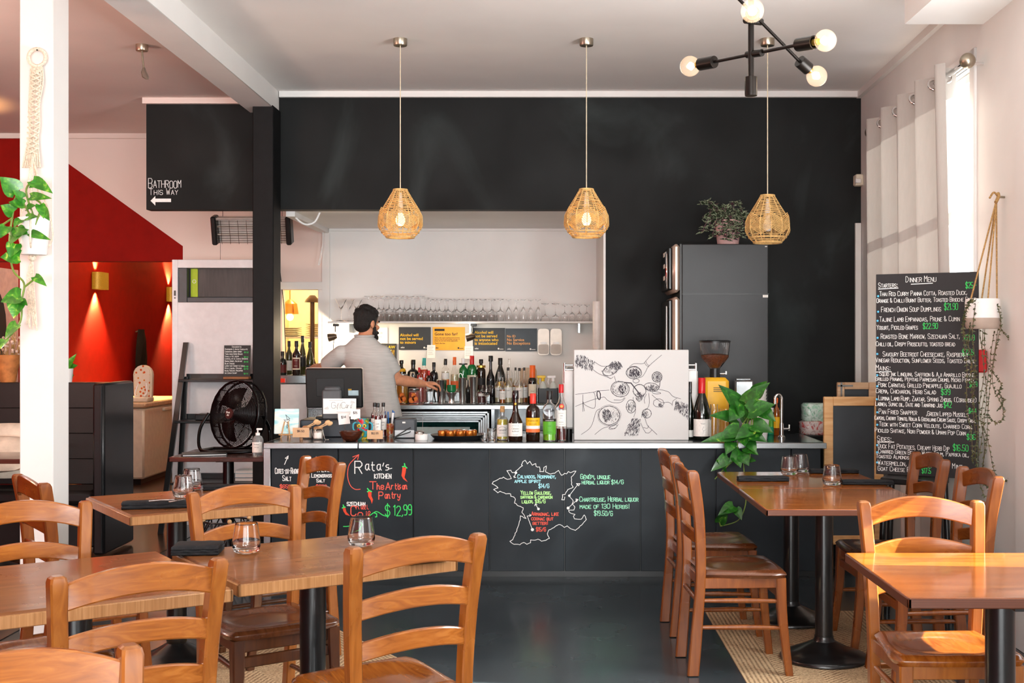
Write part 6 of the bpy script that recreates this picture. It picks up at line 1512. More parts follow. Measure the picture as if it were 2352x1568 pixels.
def framed(label, x0, y0, x1, y1, Y, fw, mf, lean=0, z_floor=True, brackets=False):
    t = thing('framed_chalkboard', label, 'chalkboard', (ax(x0, Y), Y, 0)); W_, zt_, zb_ = ax(x1, Y) - ax(x0, Y), az(y0, Y), (0.0 if z_floor else az(y1, Y)); f = wd(fw, Y)
    M = TR(rx=-R(lean))
    MB().box(f * .8, W_ - f * .8, .012, .022, zb_ + .25, zt_ - f * .8, 0, M).build('slate_panel', mat('slate_blue_board', '33393e', .5, vary=.08, vs=4), t)
    MB().box(0, f, 0, .035, zb_, zt_, .004, M).build('side_rail', mf, t); MB().box(W_ - f, W_, 0, .035, zb_, zt_, .004, M).build('side_rail', mf, t)
    MB().box(f, W_ - f, 0.001, .034, zt_ - f, zt_, .004, M).build('top_rail', mf, t); MB().box(f, W_ - f, 0.001, .034, zb_ + .2, zb_ + .2 + f, .004, M).build('bottom_rail', mf, t)
    if brackets: MB().box(0, .1, -.003, 0, zt_ - f * .6, zt_ - f * .35, 0, M).box(f * .4, f * .65, -.003, 0, zt_ - .14, zt_, 0, M).build('corner_bracket', M_steel, t)
    return t
framed('pine framed chalkboard standing against the end of the bar', 1893, 911, 2030, 1180, 7.77, 21, M_oak, lean=0)
framed('bare wooden frame with metal corner brackets behind the pine framed chalkboard', 1924, 878, 2012, 1180, 7.98, 16, grain('weathered_frame', 'a98663', 'bd9a78', 'cdb08f', (1, 1, 9), sc=3, rough=.6, coat=0), brackets=True)
# call point
t = thing('fire_call_point', 'red fire alarm call point on the wall behind the trailing plant', 'fire alarm'); uu = 6.5
MB().box(uu - .07, uu + .07, 0, .055, az(856, 6.4), az(803, 6.4), .008, MW).build('housing', mat('alarm_red', 'c01318', .35, vary=.04), t)
MB().box(uu - .04, uu + .04, .055, .058, az(840, 6.4), az(818, 6.4), .002, MW).build('glass_panel', P_black, t)
# hanging plant
Yh = 6.15; hk = V((ax(2293, Yh), Yh, az(452, Yh))); O = V((ax(2257, Yh), Yh, az(755, Yh)))
t = thing('hanging_planter', 'white and taupe hanging pot on jute ropes with long thin trailing vines', 'plant', O)
w_, h_ = wd(39, Yh), az(686, Yh) - O.z
o = [(0, 0), (w_ * .9, 0), (w_ * .98, .012), (w_ * .99, h_ * .36)]
MB().lathe(o + [(0, h_ * .36)], 28).build('pot_base', mat('taupe_clay', 'ae9d90', .6, vary=.04), t)
MB().lathe([(0, h_ * .361), (w_ * .99, h_ * .361), (w_, h_ * .9), (w_ * .96, h_), (w_ * .88, h_), (w_ * .86, h_ * .85), (0, h_ * .85)], 28).build('pot', M_whpot, t)
M_jute = mat('jute_rope', 'a5804f', .9, vary=.2, vs=140)
m = MB(); top = hk - O
for q in ((-.07, -.03, h_ * .98), (0, -.075, h_), (.065, -.02, h_ * .98), (.02, .07, h_)): m.tube([top + V((-.01, 0, -.02)), q], .0042, 6)
m.tube(smooth_path([top + V((.0, .0, 0)), top + V((-.03, -.02, .02)), top + V((-.055, -.03, -.01))]), .005, 6).tube(smooth_path([top + V((.01, .03, .02)), top, top + V((-.02, -.02, -.03))]), .009, 8)
m.build('rope', M_jute, t)
MB().tube([top + V((.0, 0, 0)), (MW @ V((6.17, 0, hk.z))) - O + V((.01, 0, 0))], .006, 8).build('hook', M_brass, t)
m = MB(); sm = MB(); rng = random.Random(8)
VN = [[(2228, 690), (2215, 730), (2212, 780), (2222, 850), (2218, 930), (2230, 1000), (2236, 1060)], [(2240, 690), (2232, 760), (2238, 840), (2232, 900), (2245, 980), (2240, 1040), (2250, 1085)], [(2245, 690), (2228, 750), (2225, 800), (2240, 870)], [(2280, 690), (2296, 720), (2290, 780), (2280, 850), (2270, 930), (2265, 1010), (2258, 1070), (2268, 1110), (2275, 1150)],
      [(2290, 700), (2300, 740), (2285, 800), (2278, 880), (2300, 930), (2302, 960), (2285, 970), (2265, 950)], [(2292, 700), (2298, 750), (2320, 780), (2338, 795), (2330, 770), (2345, 755)], [(2270, 700), (2262, 780), (2268, 860), (2255, 950), (2268, 1010), (2282, 1080), (2300, 1105), (2325, 1098)], [(2255, 690), (2250, 760), (2258, 850), (2248, 940), (2262, 1020), (2255, 1100), (2275, 1120)], [(2233, 690), (2222, 700), (2216, 760), (2232, 820), (2228, 880)], [(2266, 700), (2258, 800), (2264, 900), (2262, 960), (2250, 1040)], [(2240, 880), (2235, 950), (2248, 1030), (2244, 1090), (2262, 1140)], [(2285, 760), (2272, 840), (2300, 880), (2296, 900), (2305, 920), (2290, 940)]]
for k, pth in enumerate(VN):
    Yk = Yh - .07 + .02 * (k % 4)
    pts = smooth_path([at(a, b, Yk) - O + V((0, rng.uniform(-.015, .015), 0)) for a, b in pth], 6); sm.tube(pts, .0016, 5)
    for i, q in enumerate(pts):
        for j in range(4 if k in (0, 1, 2, 8) else 2):
            a = rng.random() * 6.28; dr = V((math.cos(a), -.4 + rng.uniform(-.5, .4), math.sin(a) * .8 - .25)).normalized() * rng.uniform(.009, .019)
            leaf(m, q, q + dr, (0, -1, .4), rng.uniform(.006, .0095), 0, .1, .05, 3)
m.build('foliage', M_dry, t, ang=80); sm.build('stem', mat('brown_vine_stem', '5c4a30', .6, vary=.1), t)
# paper rolls behind the counter end
Y = 8.75; zb_ = az(1000, Y)
sh = thing('low_shelf', 'low dark shelf behind the bar end carrying wrapped paper rolls', 'shelf', (ax(1885, Y), Y + .1, 0))
MB().box(-.14, .16, -.12, .12, zb_ - .03, zb_, .003).build('board', M_blks, sh)
for a in (-.13, .15):
    for b in (-.1, .1): MB().box(a - .012, a + .012, b - .012, b + .012, 0, zb_ - .03).build('leg', M_blks, sh)
M_film = ramp_mat('green_film_wrap', [(.3, '2f8a5a'), (.48, 'd8e4dc'), (.62, '8fc7a8'), (.78, 'e9efec')], 'noise', 14, 2, 3, .25, coat=.3); M_filmr = ramp_mat('red_film_wrap', [(.3, 'a31d22'), (.46, 'e6d9d4'), (.62, 'c93a38'), (.8, 'ead9d2')], 'noise', 12, 2, 3, .25, coat=.3)
for lab, z, hh, mm, s in (('red and white film-wrapped pack of paper rolls at the bar end', zb_, .1, M_filmr, .1), ('green film-wrapped pack of paper rolls on top of the red pack', zb_ + .1, .13, M_film, .085)):
    t = thing('wrapped_rolls', lab, 'paper rolls', (ax(1876, Y), Y + .1, z + .0005))
    MB().loft([[(c[0] * s * k + .004 * math.sin(j * 5 + q), c[1] * s * k, q * hh) for j, c in enumerate(rrect(2, 1.6, .5))] for q, k in ((0, .9), (.1, 1), (.5, .96), (.9, 1), (1, .8))]).build('film_wrap', mm, t, ang=60)
# ---------------------------------------------------------------- the room on the other side of the beam
M_leath = mat('black_leather', '0e0f11', .34, vary=.1, vs=12, bump=.04, bs=120, coat=.1); M_leathb = mat('brown_black_leather', '161110', .42, vary=.1, vs=12, bump=.04, bs=120)
t = thing('booth_bench', 'black leather booth bench with seamed back and tall end panel', 'bench')
xe0, xe1 = ax(212, 8.42), ax(240, 8.42); zb_ = 1.2
MB().box(xe0, xe1, 8.42, 9.02, 0.02, zb_ + .01, .015).build('end_panel', M_leath, t)
MB().box(XL + .05, xe0, 8.5, 9.05, .06, .36, .01).build('base', M_blk, t)
MB().box(XL + .05, xe0 - .01, 8.46, 8.86, .36, .46, .03).build('seat_cushion', M_leathb, t)
for k in range(4):
    z0 = .46 + k * .185
    MB().box(XL + .05, xe0 - .001, 8.86 - .0 * (3 - k), 9.02, z0, z0 + .185, .004).build('back_cushion', M_leathb, t)
MB().tube([(xe1 - .02, 8.41, .05), (xe1 - .02, 8.41, zb_ - .01)], .004, 6).build('piping', M_leath, t)
M_cus = mat('cream_cushion_cloth', 'd9cdbb', .85, vary=.1, vs=9, bump=.15, bs=90)
def cushion(label, x, y, z, w_, h_, rx):
    t = thing('cushion', label, 'cushion', (x, y, z), 0, 'cream cushions in the booth')
    def f(s):
        def q(u, v):
            a, b = u * 2 - 1, v * 2 - 1; k = max(0, (1 - a * a)) ** .5 * max(0, (1 - b * b)) ** .5
            return (a * w_ / 2 * (1 - .06 * b * b), b * h_ / 2 * (1 - .06 * a * a), s * .075 * k)
        return q
    M = TR((0, 0, h_ * .42), rx=rx); MB().grid(f(1), 14, 14, M).grid(f(-1), 14, 14, M).build('cover', M_cus, t, ang=80)
cushion('cream cushion propped on the booth seat beside the white column', ax(18, 8.75), 8.74, .54, .48, .42, R(66))
cushion('wrinkled cream cushion lying lower in the booth beside the white column', ax(-14, 8.5), 8.5, .56, .5, .36, R(35))
square_table('dark_table', 'dark mahogany table in front of the booth, just left of the white column', ax(-30, 7.95), 7.95, 0, .7, .5, M_dtop, M_dtop, .03, .004, r=.036, br=.2)
# dried flowers on the booth back
x = ax(20, 8.95); t = thing('dried_bouquet', 'dried flowers wrapped in kraft paper on the booth back beside the white column', 'flowers', (x, 8.94, zb_ + .001))
MB().lathe([(0, 0), (.05, 0), (.055, .01), (.09, .2), (.085, .2), (.05, .02), (0, .02)], 18).build('kraft_wrap', mat('orange_kraft_paper', 'b5703a', .7, vary=.15), t)
m = MB(); f = MB(); rng = random.Random(6)
for k in range(60):
    a = rng.random() * 6.28; q = rng.random() * .13; p = V((q * math.cos(a), q * math.sin(a), .2 + rng.random() * .14)); m.tube([(p.x * .3, p.y * .3, .05), p], .0012, 5); f.ball(tuple(p), .008 + .005 * rng.random(), 6)
for k in range(14):
    a = rng.random() * 6.28; m.tube(smooth_path([(0.02, 0, .1), (.06 + .03 * math.cos(a), .02 * math.sin(a), .3), (.07 + .07 * math.cos(a), .05 * math.sin(a), .42)], 3), .0022, 5)
m.build('dried_stem', mat('dried_straw', 'b08a52', .8, vary=.15), t); f.build('blossoms', mat('pale_pink_blossom', 'd9b9a8', .8, vary=.15), t)
x = ax(150, 8.95); t = thing('potted_vine', 'small green vine on the booth back peeping out behind the white column', 'plant', (x, 8.94, zb_ + .001))
MB().lathe([(0, 0), (.05, 0), (.06, .1), (.054, .1), (0, .09)], 18).build('pot', M_whpot, t); m = MB(); sm = MB()
for a, b, c, d in ((150, 850, 172, 812), (155, 845, 176, 838), (150, 848, 168, 862), (140, 840, 120, 815), (150, 840, 140, 805), (158, 855, 166, 866)):
    p0, p1 = at(a, b, 9.0) - V(t.location), at(c, d, 8.97) - V(t.location); leaf(m, p0, p1, (0, -1, .3), .07, .4); sm.tube([(0, 0, .09), p0], .003, 5)
m.build('foliage', M_poth, t, ang=80); sm.build('stem', M_stem, t)
t = thing('arch_picture', 'framed picture of a dark arch on the red wall beyond the booth', 'picture')
z0, z1 = az(890, 11.4), az(617, 11.4)
MB().box(XL, XL + .03, 10.3, 11.62, z0, z1, .004).build('frame', mat('blush_frame', 'c79a8a', .5, vary=.05), t)
o = [(math.cos(R(a)) * .4, .5 + math.sin(R(a)) * .4) for a in range(0, 181, 15)] + [(-.4, 0), (.4, 0)]
MB().prism(o, .004, face_on((XL + .03, 10.95, z0 + .08), (0, 1, 0), (0, 0, 1))).build('arch_panel', P_black, t)
# sconces
M_shade = mat('brass_mesh_shade', '8f7434', .45, .5, vary=.1, vs=80, emit='ffb52e', es=.2)
def sconce(label, Y, z, p=11):
    t = thing('wall_sconce', label, 'wall lamp', (XL, Y, z), 0, 'brass sconces on the red wall')
    MB().prism(rrect(.11, .3, .05), .19, TR((.06, 0, -.085))).build('shade', M_shade, t)
    MB().box(0, .012, -.05, .05, -.05, .05, .004).build('backplate', M_brass, t)
    MB().tube([(.01, 0, 0), (.04, 0, 0)], .012, 10).build('arm', M_brass, t)
    for s, k in ((1, .8), (-1, 1.2)): lamp('sconce_beam', 'SPOT', (XL + .034, Y, z + s * .115), p * k * 48, (1, .7, .25), (0 if s < 0 else math.pi, 0, 0), radius=.03, spot=92)
sconce('brass sconce throwing warm light on the red wall, nearer the white column', 13.66, 2.17)
sconce('brass sconce half hidden behind the white cabinet edge', 16.3, 2.12)
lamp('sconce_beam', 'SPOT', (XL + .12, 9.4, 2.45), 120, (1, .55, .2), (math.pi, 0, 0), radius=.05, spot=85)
lamp('side_room_fill', 'POINT', (-4.4, 6.2, 2.2), 60, (1, .86, .78), radius=.15)  # added fill without a fixture, brightens the white cabinet
lamp('side_room_fill', 'POINT', (-4.3, 5.2, 2.2), 75, (1, .66, .45), radius=.25)  # added warm fill for the side room ceiling, no fixture
lamp('corridor_fill', 'POINT', (-3.9, 11.9, 2.6), 24, (1, .9, .8), radius=.15)  # added fill to brighten the chest freezer
# chest freezer with baby seat
t = thing('chest_freezer', 'cream chest freezer along the red wall behind the booth', 'freezer')
M_fz = mat('cream_enamel', 'ddd3c0', .4, vary=.03)
MB().box(-4.95, -4.23, 12.7, 14.3, .06, .8, .02).build('cabinet', M_fz, t); MB().box(-4.96, -4.21, 12.68, 14.32, .805, .86, .015).build('lid', mat('rusty_cream_lid', 'c9a987', .4, vary=.1), t); MB().box(-4.9, -4.28, 12.75, 14.25, 0, .06).build('plinth', M_blk, t)
MB().box(-4.235, -4.2, 13.3, 13.7, .74, .78, .008).build('handle', M_fz, t)
x = ax(328, 12.95); t = thing('baby_seat', 'baby booster seat with colourful dotted cushion on the chest freezer', 'seat', (x, 12.95, .861)); h = az(838, 12.95) - .861; w_ = wd(22, 12.95)
o = [(w_ * math.cos(R(a)), h - w_ + w_ * math.sin(R(a))) for a in range(0, 181, 20)]; o = [(w_ * .9, 0)] + o + [(-w_ * .9, 0)]
MB().prism(o, .05, face_on((0, .05, 0), (1, 0, 0), (0, 0, 1))).box(-w_, w_, -.16, .06, 0, .05, .01).build('shell', M_fz, t)
M_dots = ramp_mat('dotted_cushion', [(.2, 'c9412a'), (.3, 'd9a032'), (.36, 'e9e0d2'), (.8, 'e6dccb')], 'vor', 26, 0, 0, .7)
MB().prism([(a * .8, b * .92) for a, b in o], .02, face_on((0, .0, .03), (1, 0, 0), (0, 0, 1))).build('cushion', M_dots, t)
m = MB()
for s in (-1, 1): m.tube(smooth_path([(s * w_ * .4, -.02, h * .5), (s * w_ * .6, -.06, h * .25), (s * w_ * .4, -.1, .06)]), .01, 6)
m.build('harness_strap_lace', M_wplas, t)
t = thing('hanging_coat', 'black coat hanging on the red wall beside the white cabinet', 'coat', (XL + .06, 15.0, 1.0))
rs = []
for k in range(9):
    z = k / 8; rs.append([((.05 + .035 * math.sin(j * 1.3 + k)) * (1 - .4 * z) * max(.1, math.cos(j * .5236)) , .2 * math.sin(j * .5236) * (1.05 - .55 * z ** 3), -.25 + z * .9) for j in range(12)])
MB().loft(rs).build('cloth', mat('black_wool', '0e0e10', .9, vary=.1), t, ang=70); MB().tube([(-.06, 0, .62), (.0, 0, .64)], .008, 8).build('wall_hook', M_brass, t)
# white cabinet
YW_ = 9.92; t = thing('tall_cabinet', 'tall white cabinet with dark wood-grain opening and lime green tag', 'cabinet')
x0, x1, zt = ax(395, YW_), ax(592, YW_), az(596, YW_)
ox0, oz0, oz1 = ax(408, YW_), az(694, YW_), az(615, YW_)
MB().box(x0, ox0, YW_, YW_ + .5, 0, zt, .003).box(ox0, x1, YW_, YW_ + .5, oz1, zt, .003).box(ox0, x1, YW_, YW_ + .5, 0, oz0, .003).build('white_body', mat('cool_white_laminate', 'e4e1e3', .4, vary=.02), t)
MB().box(ox0, x1, YW_ + .1, YW_ + .48, oz0, oz1).build('recess_panel', grain('ash_brown_laminate', '35302f', '413b3a', '4c4543', (9, 9, 1), sc=3, rough=.5, coat=0), t)
MB().box(ox0, ax(428, YW_), YW_ + .02, YW_ + .1, oz0, oz1, .004).box(ax(424, YW_), x1, YW_ + .03, YW_ + .06, oz0, oz0 + .045, .006).build('grey_jamb_frame', mat('graphite_trim', '3c4046', .4, vary=.05), t)
MB().box(ax(431, YW_), ax(447, YW_), YW_ + .088, YW_ + .098, az(686, YW_), az(616, YW_)).build('lime_tag_panel', mat('lime_tag', 'b4cc14', .5, vary=.03), t)
MB().lathe([(.012, 0), (.016, 0), (.016, .002), (.012, .002)], 16, M=TR((ax(439, YW_), YW_ + .087, az(645, YW_)), rx=R(90)), closed=True).build('tag_emblem_lettering', P_white, t)
MB().box(ax(400, YW_), ax(404, YW_), YW_ - .006, YW_, az(679, YW_), az(667, YW_)).lathe([(0, 0), (.006, 0), (.006, .006), (0, .006)], 10, M=TR((ax(402, YW_), YW_, az(684, YW_)), rx=R(90))).build('door_lock', M_blk, t)
# ladder shelf and what it holds
t = thing('ladder_shelf', 'black leaning ladder shelf in front of the tall white cabinet', 'shelf')
xa = ax(424, 9.82); xb = xa + .62; zt = az(786, 9.84)
for s, x in ((0, xa), (1, xb)):
    for q in (0, 1):
        a, b = V((x - .05 + .1 * s - (.03 if s == 0 else -.03) * (1 - q), 9.46 + .34 * q, 0)), V((x, 9.86 if q == 0 else 9.84, zt if q == 0 else az(865, 9.8)))
        MB().loft([[(p.x + c[0], p.y + c[1], p.z) for c in ((-.02, -.012), (.02, -.012), (.02, .012), (-.02, .012))] for p in (a, b)]).build('side_rail', M_blks, t)
SHZ = (az(871, 9.7), az(966, 9.62), az(1108, 9.55))
for k, z in enumerate(SHZ):
    MB().box(xa - .01 - .01 * k, xb + .01, 9.68 - .07 * k, 9.88, z - .02, z, .003).box(xa, xb, 9.87, 9.885, z, z + .04).build('shelf_board', M_blks, t)
t = thing('dessert_board', 'small dessert menu blackboard propped on the ladder shelf', 'blackboard', (ax(544, 9.74), 9.74, SHZ[0] + .001)); w_, h_ = wd(61, 9.74), az(793, 9.74) - SHZ[0] - .02
MD = TR((0, 0, .02), rx=R(-4)); MB().box(-w_ / 2, w_ / 2, 0, .008, 0, h_, .001, MD).build('board', MATS['blackboard_face'], t)
MB().box(-w_ * .48, w_ * .48, -.03, .05, 0, .02, .003).build('wooden_foot', mat('cork_tan_wood', 'a06a42', .6, vary=.08), t)
wA, wB = MB(), MB(); MX = MD @ upright(0, -.001, 0)
for k, (s, q) in enumerate((('Desserts', .45), ('Raspberry & White Chocolate', .92), ('Cheesecake, Berry sorbet', .8), ('Tonka bean Creme Brulee', .72), ('Vanilla Ice cream', .66), ('Chocolate & Cookie Brownie', .94), ('Banana Sorbet, Salted nut', .82), ('Blue Cheese', .4), ('Lemon tart Sorbet & Cream', .94), ('With Liquor, Orange', .7), ('Delice, Hazelnut, Mascarpone', .86), ('Ice Cream Scoop', .5))):
    chalk(wA, s, MX, -w_ * (.2 if k == 0 else .46), h_ * (.93 - k * .076), h_ * .045, w_ * q * (.93 if k % 2 else .8), h_ * .007)
for k in (2, 4, 6, 8, 9, 11): chalk(wB, '$1' + str(k), MX, w_ * .26, h_ * (.91 - k * .076), h_ * .04, w_ * .18, h_ * .008)
wA.build('chalk_lettering', M_chalk, t, smooth=False); wB.build('chalk_green_lettering', M_chg, t, smooth=False)
t = thing('black_case', 'flat black box on the middle ladder shelf behind the fan', 'box'); MB().box(ax(451, 9.7), ax(530, 9.7), 9.66, 9.84, SHZ[1] + .0005, SHZ[1] + .05, .006).box(ax(456, 9.7), ax(525, 9.7), 9.655, 9.66, SHZ[1] + .015, SHZ[1] + .02).build('case', M_blk, t)
z = SHZ[2]
for k, (lab, c, hh) in enumerate((('dark book at the bottom of the low pile on the ladder shelf', '2a3138', .03), ('pale blue book in the middle of the low pile on the ladder shelf', '9fc0cc', .034), ('white book on top of the low pile on the ladder shelf', 'cfe0e4', .024))):
    t = thing('book', lab, 'book', (ax(575, 9.68), 9.7, z + .0005), R(-2 + 2 * k)); z += hh
    MB().box(-.11, .1, -.075, .075, 0.0, .003).box(-.11, .1, -.075, .075, hh - .0035, hh - .0005).box(-.11, -.106, -.075, .075, .003, hh - .0035).build('cover', mat('book_cover_' + 'abc'[k], c, .5, vary=.05), t); MB().box(-.106, .096, -.072, .072, .003, hh - .0035).build('page_block', M_paper, t)
# fan on the dark table
x, y = ax(540, 8.22), 8.2; t = thing('floor_fan', 'round black metal fan tilted on the dark table beside the black column', 'fan', (x, y, .7548)); zc_ = az(951, 8.2) - .7548; Rf = .228
Mf = TR((0, 0, zc_), rz=R(-33)) @ Euler((R(90 - 8), 0, 0)).to_matrix().to_4x4()      # local z points at the viewer
M_fan = mat('gloss_black_metal', '0c0c0d', .25, .5, vary=.05)
def ring(m, r, z, w_): m.tube([(r * math.cos(a * .2618), r * math.sin(a * .2618), z) for a in range(24)], w_, 6, M=Mf, closed=True)
m = MB(); ring(m, Rf, .0, .008); ring(m, Rf, -.07, .008)
for k in range(16):
    a = k * .3927; c, s = math.cos(a), math.sin(a); m.tube([(Rf * c, Rf * s, 0), (Rf * c, Rf * s, -.07)], .003, 6, M=Mf)
m.build('rim_frame', M_fan, t)
m = MB()
for k in range(26): r = .045 + (Rf - .05) * k / 26; ring(m, r, .045 * math.sqrt(max(0, 1 - (r / Rf) ** 2)), .0019)
for k in range(12): a = k * .5236; m.tube([(r * math.cos(a), r * math.sin(a), .045 * math.sqrt(max(0, 1 - (r / Rf) ** 2))) for r in (.04, .1, .16, Rf)], .0018, 6, M=Mf)
m.build('front_grille', M_fan, t)
m = MB()
for k in range(18): ring(m, .05 + (Rf - .055) * k / 18, -.07 - .05 * math.sqrt(max(0, 1 - ((.05 + (Rf - .055) * k / 18) / Rf) ** 2)), .0015)
for k in range(10): a = k * .628; m.tube([(r * math.cos(a), r * math.sin(a), -.07 - .05 * math.sqrt(max(0, 1 - (r / Rf) ** 2))) for r in (.05, .12, Rf)], .0018, 6, M=Mf)
m.build('rear_grille', M_fan, t)
for k in range(3):
    def bl(u, v, k=k):
        r = .045 + .14 * u; a = k * 2.094 + (v - .5) * 1.35 * (.6 + .5 * u); return (r * math.cos(a), r * math.sin(a), -.035 + (v - .5) * .045)
    MB().grid(bl, 6, 8, Mf).grid(lambda u, v: tuple(V(bl(u, v)) + V((0, 0, .002))), 6, 8, Mf).build('blade', M_fan, t, ang=80)
MB().lathe([(0, -.14), (.045, -.14), (.06, -.12), (.06, -.09), (.05, -.06), (.035, -.02), (0, -.02)], 20, M=Mf).build('motor', M_fan, t)
MB().lathe([(0, .04), (.037, .04), (.036, .05), (0, .052)], 20, M=Mf).build('hub_badge', mat('maroon_badge', '3a1a18', .4, vary=.05), t)
q = MB(); printed(q, 'Shop', Mf @ Matrix.Translation((0, 0, .0535)), -.022, .003, .018, .0004); printed(q, 'Air', Mf @ Matrix.Translation((0, 0, .0535)), -.014, -.016, .018, .0004); q.build('printed_lettering', P_white, t, smooth=False)
m = MB(); zf = .012
m.tube(smooth_path([(-.2, .1, zc_), (-.245, .05, zc_ * .6), (-.22, -.05, zf + .02), (-.12, -.12, zf), (.12, -.12, zf), (.22, .0, zf + .02), (.22, .06, zc_ * .6), (.2, -.06, zc_)], 6), .011, 8).tube([(-.22, -.02, zf), (-.18, .15, zf), (.2, .15, zf), (.22, .0, zf)], .011, 8)
m.build('tube_stand', M_fan, t)
t = thing('sanitiser_bottle', 'clear pump bottle of hand sanitiser at the bar end of the dark table', 'bottle', (ax(592, 7.95), 7.95, .755)); hh = az(983, 7.95) - .755
MB().lathe([(0, 0), (.034, 0), (.036, .006), (.036, hh * .58), (.026, hh * .7), (.012, hh * .74), (.012, hh * .78), (0, hh * .78)], 22).build('bottle_body', mat('clear_gel_plastic', 'eef3f5', .08, trans=.85, vary=0), t, ang=50)
MB().lathe([(0, hh * .74), (.015, hh * .74), (.015, hh * .83), (.005, hh * .84), (.005, hh * .94), (0, hh * .94)], 14).box(-.008, .03, -.007, .007, hh * .93, hh, .003).build('pump', M_wplas, t)
patch(.0367, hh * .12, hh * .5, 60).build('paper_label', P_white, t); words_on(t, .0372, [('Sanitiser', .04, hh * .4, .009), ('hand gel', .03, hh * .3, .007)], I_dark)
t = thing('menu_folder', 'black menu folder lying at the front of the dark table', 'menu', (ax(470, 7.95), 7.98, .7552), R(18)); MB().box(-.15, .13, -.09, .09, 0, .004).box(-.15, .13, -.09, .09, .009, .013).box(.126, .13, -.09, .09, .004, .009).build('cover', mat('black_leatherette', '141517', .45, vary=.06), t); MB().box(-.146, .124, -.086, .086, .004, .009).build('page_block', M_paper, t)
q = MB(); printed(q, 'MENU', TR((0, 0, .0135)), -.02, -.005, .018); q.build('embossed_lettering', mat('grey_emboss', '6d6d70', .5), t, smooth=False)
t = thing('wire_basket', 'black wire basket with small wooden knobs on the floor behind the mid table', 'basket', (ax(520, 7.3), 7.3, 0)); m = MB()
for k in range(12):
    a = k * .5236
    for s in (-1, 1): m.tube([((.13 + .06 * math.sin(3.14 * u)) * math.cos(a + s * u * 1.0), (.13 + .06 * math.sin(3.14 * u)) * math.sin(a + s * u * 1.0), .004 + .42 * u) for u in (0, .2, .4, .6, .8, 1)], .0045, 6)
for z in (.006, .424): m.tube([(.13 * math.cos(a * .2618), .13 * math.sin(a * .2618), z) for a in range(24)], .006, 6, closed=True)
m.build('wire_mesh', M_blkm, t)
for k in range(4): MB().ball((.135 * math.cos(k * 1.57 + .4), .135 * math.sin(k * 1.57 + .4), .435), .014, 12).build('wooden_knob', mat('pale_knob_wood', 'c9a273', .5, vary=.08), t)
# radiant heater
Yq = 9.98; t = thing('radiant_heater', 'wall heater with wire guard seen on both sides of the black column', 'heater', (ax(580, Yq), Yq, az(528, Yq))); L = wd(85, Yq); hh = wd(30, Yq); MQ = TR(rx=R(16))
MB().box(-L + .02, L - .02, .015, .05, -hh, hh, .006, MQ).box(-L + .02, L - .02, -.05, .02, hh - .02, hh, .004, MQ).build('reflector', mat('pale_steel', 'cfc8c2', .35, .4, vary=.04), t)
for s in (-1, 1): MB().box(s * L - .022, s * L + .022, -.06, .055, -hh - .01, hh + .012, .01, MQ).build('end_cap', M_blk, t)
m = MB()
for k in range(11): m.tube([(-L + .02, -.05, -hh + .01 + k * hh * .18), (L - .02, -.05, -hh + .01 + k * hh * .18)], .002, 6, M=MQ)
for k in range(8): m.tube([(-L + .06 + k * (2 * L - .12) / 7, -.052, -hh), (-L + .06 + k * (2 * L - .12) / 7, -.052, hh - .02)], .002, 6, M=MQ)
m.build('wire_grille', mat('bronzed_wire', '5a4436', .4, .6, vary=.05), t)
for z in (-.3, .3): MB().tube([(-L + .02, -.02, z * hh), (L - .02, -.02, z * hh)], .008, 8, M=MQ).build('heating_tube', mat('quartz_tube', 'bfb3a8', .3, vary=.03), t)
for x in (-L + .06, L - .06): MB().tube([(x, 0, hh), (x, 0, CEIL2 - t.location.z)], .0025, 6).build('chain', M_steel, t)
MB().tube([(-L + .055, -.055, -hh + .01), (-L + .055, -.055, -hh - .14)], .0018, 6).build('pull_chain', M_steel, t)
# bare ceiling fitting
Yc = 7.7; t = thing('ceiling_rose', 'ceiling rose with taped-off hanging wire in the side room', 'ceiling fitting', (ax(326, Yc), Yc, CEIL2))
MB().lathe([(0, -.04), (wd(13, Yc), -.04), (wd(14, Yc), -.035), (wd(14, Yc), 0), (0, 0)], 24).build('canopy', M_brass, t)
zz = az(155, Yc) - CEIL2; MB().tube(smooth_path([(0, 0, -.03), (.004, 0, zz * .6), (.012, 0, zz)]), .006, 8).build('cord', mat('braided_cord', '8a7f6c', .6, .3, vary=.1), t)
MB().loft([[(.012 + .02 * k * math.cos(j * 1.047) + o, .012 * k * math.sin(j * 1.047), zz - q) for j in range(6)] for q, k, o in ((0, .4, 0), (.03, .9, .0), (.06, 1.1, .01), (.075, .5, .022))]).build('plastic_bag', mat('smoky_plastic', '6d6055', .3, vary=.1), t)

# ---------------------------------------------------------------- macrame hanger and pothos on the white column
Yk = 6.03; t = thing('macrame_planter', 'macrame hanger with white pot of trailing pothos on the white column', 'plant', (ax(84, Yk), Yk - .03, az(588, Yk))); O = V(t.location)
M_mac = mat('cotton_macrame', 'e3d6c2', .9, vary=.1, vs=120, bump=.5, bs=300)
P_ = lambda px, py, dy=0: at(px, py, Yk + dy) - O
m = MB(); c = P_(85, 132, .045); m.tube([tuple(c + V((.043 * math.cos(a * .2618), 0, .043 * math.sin(a * .2618)))) for a in range(24)], .009, 8, closed=True); m.build('ring', M_mac, t)
MB().tube([P_(85, 112, .075), P_(85, 115, .03)], .004, 6).build('nail_hook', M_blk, t)
m = MB(); rng = random.Random(5)
for k in range(9):
    f = k / 8 - .5
    m.tube(smooth_path([P_(84 + f * 26, 153, .05), P_(83 + f * 28 + rng.uniform(-2, 2), 190, .04), P_(81 + f * 27 - 5 * math.sin(k), 240, .04), P_(80 + f * 26 + 5 * math.cos(k * 2), 290, .04), P_(76 + f * 24, 330, .045), P_(72 + f * 40, 385, .03)], 5), .0045, 6)
